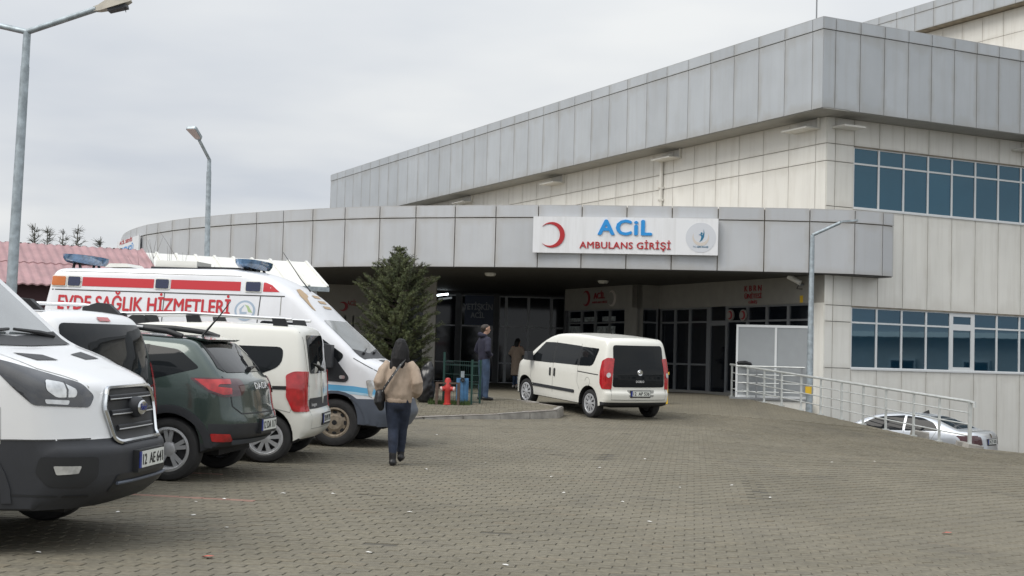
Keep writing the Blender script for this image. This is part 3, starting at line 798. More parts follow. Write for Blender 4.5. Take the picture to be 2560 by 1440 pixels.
# ---- signs and fittings on the building (each a thing of its own)
def sign_frame(pl, pr, pt_l, pb_l, wall_fn):
    return
i0 = 19
def canopy_pt(px, py, t):
    """point on the canopy front at a pixel, t in front of it"""
    d = ray(px, py)
    for i in range(len(cp) - 1):
        A, Bp = cp[i], cp[i + 1]; e = (Bp - A).normalized(); n = Vector((e.y, -e.x))
        P = on_wall(px, py, A, e); k = (P.xy - A).dot(e)
        if -0.001 <= k <= (Bp - A).length + 0.001: return Vector((P.x + n.x * t, P.y + n.y * t, P.z))
    return at_y(px, py, 38)
SA_, SB_ = canopy_pt(1336, 590, 0.10), canopy_pt(1795, 590, 0.10)
sd2 = (SB_.xy - SA_.xy).normalized(); sn = Vector((sd2.y, -sd2.x))
zs1 = on_wall(1336, 542, SA_, sd2).z; zs0 = on_wall(1336, 631, SA_, sd2).z
zs1 = (zs1 + on_wall(1795, 547, SA_, sd2).z) / 2; zs0 = (zs0 + on_wall(1795, 640, SA_, sd2).z) / 2
sg = MB(); sg.slab(SA_.xy, SB_.xy, zs0, zs1, sn, -0.03, 0.10)
sign = sg.build('sign_board', 'sign_white', label='long white sign reading ACİL AMBULANS GİRİŞİ mounted on the grey canopy', cat='sign')
U3 = Vector((sd2.x, sd2.y, 0)); Z3 = Vector((0, 0, 1)); n3 = Vector((sn.x, sn.y, 0))
def spt(px, py, t=0.101): 
    P = on_wall(px, py, SA_.xy + sn * t, sd2); return P
def word_on(name, body, x0, x1, yb, yt, m_, parent, fn, U, bold, depth=0.012, **kw):
    a = fn(x0, yb[0]); b = fn(x1, yb[1]); t = fn(x0, yt)
    wv = (b - a); ux = wv.normalized()
    return lettering(name, body, a, U, Z3, abs(wv.dot(U)), (t - a).z, m_, parent, bold, depth, **kw)
word_on('lettering', 'ACiL', 1496, 1628, (586, 588), 550, 'blue_text', sign, spt, U3, 0.035, 0.03, space=1.12)
word_on('lettering', 'AMBULANS GİRİŞİ', 1449, 1676, (620, 624), 604, 'red_text', sign, spt, U3, 0.018, 0.02, space=1.06)
def crescent(cx, cy, R, r, off, k=28, a0=25, flip=1):
    pts = []
    for j in range(k + 1):
        t = math.radians(-180 + a0 + (360 - 2 * a0) * j / k); pts.append((cx + flip * R * math.cos(t), cy + R * math.sin(t)))
    x1, y1 = pts[-1]; 
    P0 = pts[0]; P1 = pts[-1]
    cx2 = cx - flip * off
    ta = math.atan2(P1[1] - cy, (P1[0] - cx2) * flip); r2 = math.hypot(P1[0] - cx2, P1[1] - cy)
    for j in range(1, k):
        t = ta - 2 * ta * j / k; pts.append((cx2 + flip * r2 * math.cos(t), cy + r2 * math.sin(t)))
    return pts
def flat_on(name, poly, fn3, h0, h1, m_, parent, **kw):
    q = MB(); n = len(poly)
    v2, e2, f2, o2, _, _ = delaunay_2d_cdt([Vector(p) for p in poly], [(i, (i + 1) % n) for i in range(n)], [], 1, 1e-6)
    q.add([fn3(p.x, p.y, h1) for p in v2], f2)
    loop = [fn3(p[0], p[1], h1) for p in poly]; low = [fn3(p[0], p[1], h0) for p in poly]
    q.add(loop + low, [(i, (i + 1) % n, n + (i + 1) % n, n + i) for i in range(n)])
    o = q.build(name, m_, None, **kw)
    if parent is not None: o.parent = parent
    return o
def sfn(o_):
    return lambda u, v, h: o_ + U3 * u + Z3 * v + n3 * h
cc = spt(1380, 587); Rr = (spt(1412, 587) - cc).dot(U3)
flat_on('crescent', crescent(0, 0, Rr, 0, Rr * 0.22, a0=40), sfn(cc), 0.0, 0.02, 'red_text', sign)
cc = spt(1752, 594); Rr = (spt(1790, 594) - cc).dot(U3)
circ = [(Rr * math.cos(2 * math.pi * j / 36), Rr * math.sin(2 * math.pi * j / 36)) for j in range(36)]
flat_on('emblem', circ, sfn(cc), 0, 0.006, 'emblem_grey', sign)
cr = [(y * 1.0, -x) for x, y in crescent(0, 0, Rr * 0.55, 0, Rr * 0.14, a0=55)]
flat_on('emblem_crescent', cr, sfn(cc), 0.006, 0.010, 'emblem_gold', sign)
fig = [(-0.10, -0.36), (0.0, -0.18), (0.03, 0.0), (-0.02, 0.10), (-0.16, 0.13), (-0.02, 0.17), (0.12, 0.12), (0.18, 0.30), (0.17, 0.52), (0.24, 0.25), (0.21, -0.02), (0.10, -0.22)]
flat_on('emblem_figure', [(x * Rr, y * Rr + 0.05 * Rr) for x, y in fig], sfn(cc), 0.006, 0.012, 'emblem_teal', sign)
hd = [(0.05 * Rr + 0.07 * Rr * math.cos(2 * math.pi * j / 14), 0.28 * Rr + 0.07 * Rr * math.sin(2 * math.pi * j / 14)) for j in range(14)]
flat_on('emblem_figure', hd, sfn(cc), 0.006, 0.012, 'emblem_teal', sign)
lettering('lettering', 'T.C. Sağlık Bakanlığı', cc + U3 * (-0.5 * Rr) + Z3 * (-0.66 * Rr) + n3 * 0.007, U3, Z3, Rr * 1.0, Rr * 0.10, 'emblem_teal', sign, 0.01, 0.004)

# KBRN letters on the entrance wall
W1 = Vector((-D1.x, -D1.y, 0)); w1n = Vector((N1.x, N1.y, 0))
kb = empty('wall_lettering', tuple(on_wall(1883, 740, C2, D1)), label='dark red letters KBRN ÜNİTESİ GİRİŞ on the wall beside the canopy corner', cat='sign')
def kpt(px, py): return on_wall(px, py, C2 + N1 * 0.002, D1)
for body, x0, x1, yb, yt, bd in (('K B R N', 1862, 1904, (729, 727), 715, 0.012), ('ÜNİTESİ', 1862, 1904, (747, 745), 735.5, 0.015), ('GİRİŞ', 1872, 1893, (759, 758), 752.5, 0.012)):
    o = word_on('lettering', body, x0, x1, yb, yt, 'dark_red_text', None, kpt, W1, bd, 0.015)
    o.parent = kb; o.matrix_parent_inverse = Matrix.Translation(kb.location).inverted()
# small entrance sign on the inner wall: crescent, ACİL, AMBULANS GİRİŞİ, emblem
kb2 = empty('wall_lettering', tuple(PB.to_3d()), label='small red ACİL lettering with crescent on the shaded inner wall', cat='sign')
def k2(px, py): return on_wall(px, py, PB + N1 * 0.002, D1)
def own(o, p): o.parent = p; o.matrix_parent_inverse = Matrix.Translation(p.location).inverted(); return o
own(word_on('lettering', 'ACİL', 1485, 1512, (747, 746), 733, 'dark_red_text', None, k2, W1, 0.03, 0.02), kb2)
own(word_on('lettering', 'AMBULANS GİRİŞİ', 1480, 1518, (759, 758), 754, 'dark_red_text', None, k2, W1, 0.01, 0.01), kb2)
def kfn(o_): return lambda u, v, h: o_ + W1 * u + Z3 * v + w1n * h
for px, R0, mm in ((1466, 0.27, 'dark_red_text'), (1530, 0.27, 'emblem_gold')):
    own(flat_on('crescent', crescent(0, 0, R0, 0, R0 * 0.3, a0=40), kfn(k2(px, 746)), 0, 0.012, mm, None), kb2)
# round crescent plates over the door
for px in (1826, 1858):
    P = on_wall(px, 788, C2 + N1 * 0.0, D1)
    q = MB(); base = kfn(P); q.prism([(0.17 * math.cos(2 * math.pi * j / 20), 0.17 * math.sin(2 * math.pi * j / 20)) for j in range(20)], -0.03, 0.02, base)
    o = q.build('round_sign', 'lobby_wall_shaded', label='small round red crescent plate over the glass door, ' + ('left one' if px < 1840 else 'right one'), cat='sign', group='round crescent plates')
    f_ = flat_on('crescent', crescent(0, 0, 0.13, 0, 0.05, a0=35), base, 0.02, 0.026, 'dark_red_text', o)
# blue lettered panel above the main door
q = MB(); q.box((xs[2] + 0.16, YB - 0.10, zt2 + 0.03), (xs[3] - 0.16, YB - 0.02, zt1 - 0.02))
mat('sign_blue', (0.012, 0.03, 0.075), 0.4); mat('letter_grey', (0.30, 0.32, 0.34), 0.5)
yet = q.build('sign_board', 'sign_blue', label='dark blue sign reading YETİŞKİN ACİL over the main entrance', cat='sign')
def yp_(px, py): return at_y(px, py, YB - 0.104)
word_on('lettering', 'YETİŞKİN', 1158, 1231, (773, 773), 759, 'letter_grey', yet, yp_, Vector((1, 0, 0)), 0.03, 0.004)
word_on('lettering', 'ACİL', 1177, 1211, (794, 794), 781, 'letter_grey', yet, yp_, Vector((1, 0, 0)), 0.03, 0.004)
# red sign at far left
kb3 = empty('wall_lettering', tuple(at_y(870, 765, 50.35)), label='small red ACİL lettering with crescent on the wall behind the ambulance nose', cat='sign')
def k3(px, py): return at_y(px, py, 50.34)
own(word_on('lettering', 'ACİL', 868, 892, (763, 763), 752, 'dark_red_text', None, k3, Vector((1, 0, 0)), 0.03, -0.01), kb3)
own(flat_on('crescent', crescent(0, 0, 0.17, 0, 0.06, a0=35), lambda u, v, h: k3(858, 766) + Vector((u, -h, v)), 0, 0.01, 'dark_red_text', None), kb3)
# white banner at the far left end of the canopy
q = MB(); A, Bp = at_y(292, 620, 52.5), at_y(346, 615, 48.6)
dd = (Bp.xy - A.xy).normalized(); nb_ = Vector((dd.y, -dd.x)); zb1 = on_wall(344, 589, A, dd).z; zb0 = 2.6
q.slab(A.xy, Bp.xy, (zb0, zb0), (on_wall(292, 606, A, dd).z, zb1), nb_, -0.06, 0.0)
ban = q.build('banner_sign', 'sign_white', label='white banner with red and blue lettering at the far left end of the canopy', cat='sign')
def bp_(px, py): return on_wall(px, py, A.xy + nb_ * 0.003, dd)
B3 = Vector((dd.x, dd.y, 0))
word_on('lettering', 'ACİL SERVİS', 299, 330, (613, 606), 605, 'red_text', ban, bp_, B3, 0.03, 0.004)
word_on('lettering', 'MENGÜ', 305, 332, (637, 635), 620, 'blue_text', ban, bp_, B3, 0.03, 0.004)
# security camera and yellow plate
P = on_wall(2008, 712, C2, D1); root = empty('security_camera', tuple(P), label='white bullet security camera on the wall by the canopy corner', cat='camera')
base = kfn(Vector((0, 0, 0)))
def loc(mb, name, m_, smooth=None):
    o = mb.build(name, m_, root, smooth); return o
e = Vector((-0.55 * D1.x * -1, 0, 0))
b_ = w1n * 0.28 + Vector((-W1.x, -W1.y, 0)) * 0.22 + Z3 * 0.08
q = MB(); q.tube([w1n * 0.0, w1n * 0.18, w1n * 0.2 + Z3 * 0.05], 0.035, 8); loc(q, 'bracket', 'alu_dark', 40)
q = MB(); s0 = w1n * 0.22 + Z3 * 0.10; dv = (Vector((-W1.x, -W1.y, 0)) * 0.8 + w1n * 0.5 + Z3 * 0.5).normalized()
q.tube([s0 - dv * 0.12, s0 + dv * 0.28], [0.075, 0.085], 12); loc(q, 'housing', 'box_white', 50)
q = MB(); q.tube([s0 + dv * 0.281, s0 + dv * 0.29], 0.075, 12); loc(q, 'lens', 'black', 40)
q = MB(); q.tube([s0 - dv * 0.1, s0 + Z3 * -0.22, w1n * 0.03 + Z3 * -0.12], 0.012, 6); loc(q, 'cable', 'black')
P0 = kpt(2000, 757); q = MB(); q.prism([(0, 0), (0.13, 0), (0.13, 0.2), (0, 0.2)], 0, 0.01, kfn(P0)); q.build('notice_plate', 'yellow', label='small yellow notice plate under the security camera', cat='sign')
# ================================================================== vehicles
mat('paint_white', (0.78, 0.79, 0.80), 0.28, spec=0.5, coat=0.6, var=0.015, vscale=2)
mat('paint_cream', (0.74, 0.735, 0.68), 0.30, spec=0.5, coat=0.5, var=0.03, vscale=2, streak=0.10, dirt=(0.4, 0.36, 0.28))
mat('paint_amb', (0.76, 0.77, 0.80), 0.33, spec=0.5, coat=0.4, var=0.03, vscale=2, streak=0.10, dirt=(0.45, 0.42, 0.36))
mat('paint_green', (0.050, 0.074, 0.067), 0.22, metal=0.35, spec=0.5, coat=0.9, var=0.03)
mat('paint_silver', (0.62, 0.65, 0.69), 0.28, metal=0.55, coat=0.6)
mat('plastic', (0.027, 0.029, 0.034), 0.55, var=0.08, vscale=6, bump=0.1, bscale=300)
mat('plastic_grey', (0.085, 0.10, 0.13), 0.5, var=0.1, vscale=4)
mat('under', (0.012, 0.012, 0.013), 0.8)
mat('tyre', (0.022, 0.022, 0.023), 0.75, var=0.25, vscale=12, bump=0.2, bscale=90)
mat('rim_silver', (0.58, 0.59, 0.61), 0.32, metal=0.5)
mat('rim_dark', (0.06, 0.06, 0.065), 0.5, metal=0.3)
mat('rim_rust', (0.30, 0.255, 0.20), 0.6, metal=0.4, var=0.3, vscale=18)
mat('car_glass', (0.012, 0.014, 0.016), 0.03, spec=0.22)
mat('car_glass_light', (0.16, 0.18, 0.19), 0.04, spec=0.9, coat=0.8, var=0.2, vscale=2)
mat('chrome', (0.66, 0.68, 0.70), 0.12, metal=1.0)
mat('silver_rail', (0.62, 0.63, 0.64), 0.35, metal=0.7)
mat('lamp_red', (0.42, 0.012, 0.016), 0.10, spec=0.6, coat=0.8, var=0.25, vscale=14)
mat('lamp_dark_red', (0.06, 0.012, 0.018), 0.10, spec=0.6, coat=0.8)
mat('lamp_clear', (0.62, 0.63, 0.63), 0.08, metal=0.5, spec=0.8, coat=0.8, var=0.25, vscale=16)
mat('lamp_smoke', (0.030, 0.032, 0.037), 0.08, spec=0.7, coat=0.9, var=0.3, vscale=9)
mat('lamp_orange', (0.52, 0.13, 0.012), 0.2, coat=0.6)
mat('lamp_blue', (0.006, 0.012, 0.055), 0.15, coat=0.8)
mat('lamp_blue_clear', (0.10, 0.19, 0.32), 0.10, coat=0.8, var=0.5, vscale=9)
mat('seam', (0.05, 0.05, 0.05), 0.7)
mat('seam_soft', (0.30, 0.30, 0.28), 0.7)
mat('sticker_red', (0.52, 0.025, 0.035), 0.4); mat('sticker_lightblue', (0.13, 0.42, 0.68), 0.35); mat('sticker_paleblue', (0.45, 0.66, 0.80), 0.35)
mat('sticker_tan', (0.45, 0.31, 0.17), 0.5); mat('sticker_ring', (0.36, 0.45, 0.56), 0.5); mat('sticker_green', (0.40, 0.52, 0.28), 0.5)
mat('plate_white', (0.72, 0.74, 0.70), 0.4); mat('plate_blue', (0.02, 0.04, 0.25), 0.4); mat('badge_white', (0.8, 0.8, 0.8), 0.3)

def fillet(pts, seg=6):
    """pts: (x, z) or (x, z, r) -> rounded polyline (open ends kept)"""
    out_ = []; n = len(pts)
    for i, p in enumerate(pts):
        P = Vector(p[:2]); r = p[2] if len(p) > 2 else 0
        if r <= 0 or i in (0, n - 1): out_.append(P); continue
        A = Vector(pts[i - 1][:2]); Bq = Vector(pts[i + 1][:2])
        ra = min(r, (A - P).length * 0.49); rb = min(r, (Bq - P).length * 0.49)
        a = P + (A - P).normalized() * ra; b = P + (Bq - P).normalized() * rb
        for k in range(seg + 1):
            t = k / seg; out_.append(a * (1 - t) ** 2 + P * 2 * t * (1 - t) + b * t ** 2)
    return out_
def rounded(poly, r, seg=4):
    out_ = []; n = len(poly)
    for i in range(n):
        P = Vector(poly[i][:2]); rr = poly[i][2] if len(poly[i]) > 2 else r
        A = Vector(poly[i - 1][:2]); Bq = Vector(poly[(i + 1) % n][:2])
        ra = min(rr, (A - P).length * 0.49); rb = min(rr, (Bq - P).length * 0.49)
        a = P + (A - P).normalized() * ra; b = P + (Bq - P).normalized() * rb
        for k in range(seg + 1):
            t = k / seg; out_.append(a * (1 - t) ** 2 + P * 2 * t * (1 - t) + b * t ** 2)
    return [(p.x, p.y) for p in out_]
def resample(pts, step):
    out_ = [pts[0]]
    for a, b in zip(pts, pts[1:]):
        k = max(1, int((b - a).length / step + 0.5))
        for j in range(1, k + 1): out_.append(a + (b - a) * j / k)
    return out_
def sstep(a, b, x):
    t = min(1, max(0, (x - a) / (b - a))); return t * t * (3 - 2 * t)

class Car:
    """body drawn as a side outline with wheel arches, widened to a rounded shell with tumblehome and curved ends"""
    def __init__(s, top, sill, axles, arch, W, zbelt, tumble, bulge_f, bulge_r, crown=0.03, bev=0.07, taper=(0.06, 0.05), belt_in=0.0, endlen=0.5, low_in=0.03, bexp=2.6):
        s.bexp = bexp
        s.top = fillet(top); s.W = W; s.xr = min(p.x for p in s.top); s.xf = max(p.x for p in s.top)
        s.zt = max(p.y for p in s.top); s.zb = zbelt
        s.par = (tumble, bulge_f, bulge_r, crown, taper, endlen, low_in)
        up = resample(s.top, 0.07)
        under = [Vector(up[-1])]
        for ax in sorted(axles, reverse=True):
            under.append(Vector((ax + arch, sill)))
            cz = arch_c = s.wz = axles_z
            for k in range(0, 15):
                t = math.radians(k * 180 / 14); 
                x = ax + arch * math.cos(t); z = max(sill, axles_z + arch * math.sin(t))
                under.append(Vector((x, z)))
            under.append(Vector((ax - arch, sill)))
        under.append(Vector(up[0]))
        und = []
        for p in resample(under, 0.12)[1:-1]:
            if not und or (p - und[-1]).length > 0.012: und.append(p)
        P = up + und; s.nu = len(up)
        # orient: up runs rear -> over roof -> front (clockwise seen with x right); inward normal
        n = len(P); s.bm = MB()
        inn = []
        for i in range(n):
            a = (P[i] - P[i - 1]); b = (P[(i + 1) % n] - P[i])
            a = a.normalized() if a.length > 1e-9 else Vector((0, 0)); b = b.normalized() if b.length > 1e-9 else a
            na = Vector((a.y, -a.x)); nb2 = Vector((b.y, -b.x)); q = na + nb2
            q = q.normalized() if q.length > 1e-6 else na
            inn.append(q * (1.0 / max(0.6, q.dot(na))))
        def T(x, y, z): return s.T(x, y, z)
        rings = []
        NA = 5
        ny = 9
        rows = []
        def isund(i): return i >= s.nu
        for sgn in (-1, 1):
            rr = []
            for k in range(NA):
                a = math.radians(90 * k / (NA - 1))
                ring = []
                for i in range(n):
                    r = 0.015 if (isund(i) or i in (0, s.nu - 1)) else bev
                    q = P[i] + inn[i] * (r * (1 - math.cos(a)))
                    ring.append((q, sgn * (W - r + r * math.sin(a))))
                rr.append(ring)
            rows.append(rr)
        left, right = rows[0], rows[1]
        strips = [left[k] for k in range(NA - 1, -1, -1)]
        for j in range(1, ny):
            t = j / ny
            strips.append([(P[i], left[0][i][1] * (1 - t) + right[0][i][1] * t) for i in range(n)])
        strips += [right[k] for k in range(NA)]
        b = s.bm
        for st_ in strips:
            for (q, y) in st_: b.v.append(T(q.x, y, q.y))
        for k in range(len(strips) - 1):
            for i in range(n):
                j = (i + 1) % n
                b.f.append((k * n + i, k * n + j, (k + 1) * n + j, (k + 1) * n + i)); b.mi.append(1 if (isund(i) or isund(j)) else 0)
        # side skins
        for (k, sgn) in ((0, -1), (len(strips) - 1, 1)):
            loop = [strips[k][i][0] for i in range(n)]
            pts = [Vector((p.x, p.y)) for p in loop]
            bx = [(p.x, p.y) for p in loop]
            x = s.xr
            while x < s.xf:
                z = sill
                while z < s.zt:
                    if in_poly(x, z, bx):
                        d = min((Vector((x, z)) - p).length for p in loop)
                        if d > 0.05: pts.append(Vector((x, z)))
                    z += 0.09
                x += 0.10
            v2, e2, f2, o2, _, _ = delaunay_2d_cdt(pts, [(i, (i + 1) % n) for i in range(n)], [], 1, 1e-6)
            mp = []
            for i, p in enumerate(v2):
                q = [w_ for w_ in o2[i] if w_ < n]
                if q: mp.append(k * n + q[0])
                else: mp.append(len(b.v)); b.v.append(T(p.x, sgn * W, p.y))
            for t in f2: b.f.append(tuple(mp[i] for i in t)); b.mi.append(0)
        s.n = n
    def T(s, x, y, z):
        tumble, bf_, br_, crown, taper, el, low_in = s.par; W = s.W
        k = 1.0
        if z > s.zb: u = (z - s.zb) / (s.zt - s.zb); k -= tumble / W * (0.55 * u + 0.45 * u * u)
        else:
            u = max(0.0, (s.zb - 0.15 - z) / s.zb); k -= low_in / W * u * u * 2.0
        tf = max(0.0, (x - (s.xf - el * 1.6)) / (el * 1.6)); tr = max(0.0, ((s.xr + el * 1.4) - x) / (el * 1.4))
        k -= taper[0] / W * tf ** 2 + taper[1] / W * tr ** 2
        q = abs(y) / W
        Y = y * k
        X = x
        X -= bf_ * (q ** s.bexp) * sstep(s.xf - el * 1.5, s.xf, x); X += br_ * (q ** 2.6) * sstep(s.xr + el * 1.2, s.xr, x)
        Z = z - crown * q * q * sstep(s.zb, s.zt, z)
        return (X, Y, Z)
    def finish(s, root, paint, splits=(), name='body'):
        """splits: list of (name, material, planes [(co, no)...], predicate(center))"""
        me = s.bm.mesh('body', [paint, 'under'], None)
        bm = bmesh.new(); bm.from_mesh(me)
        bmesh.ops.remove_doubles(bm, verts=bm.verts, dist=1e-5)
        bmesh.ops.recalc_face_normals(bm, faces=bm.faces)
        s.bvh = BVHTree.FromBMesh(bm)
        for (nm, mt, planes, pred) in splits:
            for co, no in planes:
                bmesh.ops.bisect_plane(bm, geom=bm.verts[:] + bm.edges[:] + bm.faces[:], plane_co=co, plane_no=no)
        objs = []
        for (nm, mt, planes, pred) in splits:
            fs = [f_ for f_ in bm.faces if pred(f_.calc_center_median())]
            if not fs: continue
            nb_ = bmesh.new(); vm_ = {}
            for f_ in fs:
                vs = []
                for v_ in f_.verts:
                    if v_ not in vm_: vm_[v_] = nb_.verts.new(v_.co)
                    vs.append(vm_[v_])
                try:
                    g_ = nb_.faces.new(vs); g_.material_index = f_.material_index
                except ValueError: pass
            m2 = bpy.data.meshes.new(nm); nb_.to_mesh(m2); nb_.free()
            m2.materials.append(MATS[mt]); m2.materials.append(MATS['under']); m2.shade_smooth(); m2.set_sharp_from_angle(angle=math.radians(38))
            link(nm, m2, root)
            bmesh.ops.delete(bm, geom=fs, context='FACES')
        bm.to_mesh(me); bm.free(); me.shade_smooth(); me.set_sharp_from_angle(angle=math.radians(38))
        s.root = root
        # dark floor so that nothing shows through the arches
        q = MB(); q.box((s.xr + 0.35, -s.W * 0.60, 0.26), (s.xf - 0.35, s.W * 0.60, 0.75)); q.build('underbody', 'under', root)
        return link(name, me, root)
    # ---- things laid on the skin
    def hit(s, axis, a, b, off):
        far = 6.0
        if axis[0] == 'y':
            sg = 1 if axis[1] == '+' else -1; o = Vector((a, sg * far, b)); d = Vector((0, -sg, 0))
        elif axis[0] == 'x':
            sg = 1 if axis[1] == '+' else -1; o = Vector((sg * far, a, b)); d = Vector((-sg, 0, 0))
        elif axis[0] == 'r':
            sg = 1 if axis[1] == '+' else -1; k = math.sqrt(0.5)   # seen from the rear corner at 45 degrees
            d = Vector((k, -sg * k, 0)); uu = Vector((-k, -sg * k, 0)); o = uu * a + Vector((0, 0, b)) - d * far
        elif axis[0] == 'd':
            sg = 1 if axis[1] == '+' else -1; k = math.sqrt(0.5)   # seen from the front corner at 45 degrees
            d = Vector((-k, -sg * k, 0)); uu = Vector((k, -sg * k, 0)); o = uu * a + Vector((0, 0, b)) - d * far
        else:
            o = Vector((a, b, far)); d = Vector((0, 0, -1))
        h, n_, i, dist = s.bvh.ray_cast(o, d)
        if h is None: return None
        if n_.dot(d) > 0: n_ = -n_
        if axis[0] == 'y' and (abs(h.y) < 0.62 * s.W or h.y * sg < 0): return None
        if axis[0] == 'x' and -n_.dot(d) < 0.10: return None
        return h + n_ * off, n_
    def patch(s, name, poly, axis, m_, off=0.004, step=0.06, r=0.0, parent=None, skirt=0.0):
        if r: poly = rounded(poly, r)
        poly = [tuple(p[:2]) for p in poly]
        v2, f2, nb_, ov = cdt(poly, step)
        vs = []; ok = []
        for p in v2:
            h = s.hit(axis, p.x, p.y, off)
            ok.append(h is not None); vs.append(h if h else (Vector((0, 0, 0)), Vector((0, 0, 1))))
        q = MB(); idx = {}
        def g(i):
            if i not in idx: idx[i] = len(q.v); q.v.append(tuple(vs[i][0]))
            return idx[i]
        for t in f2:
            if all(ok[i] for i in t): q.f.append(tuple(g(i) for i in t)); q.mi.append(0)
        if not q.f: return None
        if skirt:
            rim_ = sorted((w_, i) for i, o_ in enumerate(ov) for w_ in o_ if w_ < nb_); rim_ = [i for _, i in rim_]
            for a, b in zip(rim_, rim_[1:] + rim_[:1]):
                if ok[a] and ok[b]:
                    ia, ib = g(a), g(b); k = len(q.v)
                    q.v += [tuple(vs[b][0] - vs[b][1] * skirt), tuple(vs[a][0] - vs[a][1] * skirt)]; q.f.append((ia, ib, k, k + 1)); q.mi.append(0)
        me = bpy.data.meshes.new(name); me.from_pydata(q.v, [], q.f); me.materials.append(MATS[m_]); me.shade_smooth(); me.set_sharp_from_angle(angle=math.radians(45))
        bm = bmesh.new(); bm.from_mesh(me); bmesh.ops.recalc_face_normals(bm, faces=bm.faces); bm.to_mesh(me); bm.free()
        return link(name, me, parent or s.root)
    def line(s, name, pts, axis, m_='seam', w_=0.010, off=0.003, parent=None):
        P = [Vector(p[:2]) for p in pts]; L_, R_ = [], []
        for i, p in enumerate(P):
            d = (P[min(i + 1, len(P) - 1)] - P[max(i - 1, 0)]).normalized(); n_ = Vector((-d.y, d.x)) * w_ / 2
            L_.append(p + n_); R_.append(p - n_)
        return s.patch(name, [tuple(p) for p in L_ + R_[::-1]], axis, m_, off, 0.08, 0, parent)
    def word(s, name, body, axis, a0, b0, width, height, m_, bold=0.02, off=0.006, mirror=1, parent=None):
        """letters wrapped onto the skin; a runs along the reading direction"""
        sg = mirror
        if axis[0] == 'y': ux = Vector((sg, 0, 0)); O = Vector((a0, 0, b0)); cf = lambda p: (s.hit(axis, p.x, p.z, off) or (p, 0))[0]
        else: ux = Vector((0, sg, 0)); O = Vector((0, a0, b0)); cf = lambda p: (s.hit(axis, p.y, p.z, off) or (p, 0))[0]
        return lettering(name, body, O, ux, Vector((0, 0, 1)), width, height, m_, parent or s.root, bold, 0, cf)

_rims = {}
def wheel(root, x, y, R, wd, kind):
    side = 1 if y > 0 else -1
    key = (R, wd, kind, side)
    if key not in _rims:
        rr = R * (0.66 if kind != 'steel' else 0.60); h = wd / 2
        t = MB(); t.lathe([(rr, -h * 0.82), (rr + 0.02, -h * 0.95), (R - 0.06, -h), (R - 0.018, -h * 0.90), (R, -h * 0.62), (R, h * 0.62), (R - 0.018, h * 0.90), (R - 0.06, h), (rr + 0.02, h * 0.95), (rr, h * 0.82)], 40, 'y', (0, 0, 0), 0, True)
        tyre_me = t.mesh('tyre', 'tyre', 35)
        f = MB(); o = side * h
        mname = {'alloy': 'rim_silver', 'cap': 'rim_silver', 'steel': 'rim_rust'}[kind]
        f.lathe([(rr + 0.012, o * 0.90), (rr - 0.012, o * 0.93), (rr - 0.028, o * 0.72), (rr - 0.04, o * 0.2)], 40, 'y')
        def spoke(a, w0, w1, r0, r1, y0, y1, th=0.016):
            c, s_ = math.cos(a), math.sin(a); P = []
            for yy in (0, -side * th):
                for (rad, ww, yb) in ((r0, w0, y0), (r1, w1, y1)):
                    for e_ in (-1, 1): P.append((c * rad - s_ * ww * e_, yb + yy, s_ * rad + c * ww * e_))
            f.add(P, [(0, 1, 3, 2), (4, 6, 7, 5), (0, 2, 6, 4), (1, 5, 7, 3), (0, 4, 5, 1), (2, 3, 7, 6)])
        if kind == 'alloy':
            for i in range(5):
                a = 2 * math.pi * i / 5 + 0.3
                for d in (-0.17, 0.17): spoke(a + d, 0.017, 0.022, 0.05, rr - 0.02, o * 0.66, o * 0.80)
            f.lathe([(0, o * 0.74), (0.05, o * 0.74), (0.075, o * 0.66), (0.08, o * 0.4)], 20, 'y')
        elif kind == 'cap':
            for i in range(9):
                a = 2 * math.pi * i / 9 + 0.2; spoke(a, 0.018, 0.030, 0.045, rr - 0.012, o * 0.86, o * 0.84)
            f.lathe([(0, o * 0.92), (0.045, o * 0.91), (0.07, o * 0.84), (0.072, o * 0.6)], 20, 'y')
            f.lathe([(rr + 0.004, o * 0.88), (rr - 0.035, o * 0.86), (rr - 0.04, o * 0.7)], 40, 'y')
        else:
            f.lathe([(rr - 0.03, o * 0.3), (rr - 0.045, o * 0.55), (0.115, o * 0.62), (0.10, o * 0.75), (0.0, o * 0.78)], 40, 'y')
        rim_me = f.mesh('rim', mname, 40)
        d = MB(); d.lathe([(0, o * 0.1), (rr - 0.03, o * 0.1), (rr - 0.03, -o * 0.8), (0, -o * 0.8)], 24, 'y')
        drum_me = d.mesh('wheel', 'rim_dark', 40)
        holes = None
        if kind == 'steel':
            hq = MB()
            for i in range(8):
                a = 2 * math.pi * i / 8; c, s_ = math.cos(a), math.sin(a); r_ = (rr - 0.045 + 0.115) / 2 + 0.01
                hq.prism([(r_ * c + 0.020 * math.cos(b) * c - 0.034 * math.sin(b) * s_, r_ * s_ + 0.020 * math.cos(b) * s_ + 0.034 * math.sin(b) * c) for b in [2 * math.pi * j / 10 for j in range(10)]], o * 0.5, o * 0.612, lambda u, v, h_: (u, h_, v))
            hq.lathe([(0.0, o * 0.80), (0.035, o * 0.80), (0.04, o * 0.70)], 12, 'y')
            holes = hq.mesh('rim_openings', 'black')
        _rims[key] = (tyre_me, rim_me, drum_me, holes)
    ty, ri, dm, hl = _rims[key]
    w0 = link('wheel', dm, root); w0.location = (x, y, R)
    link('tyre', ty, w0); link('rim', ri, w0)
    if hl: link('rim_opening', hl, w0)
    return w0

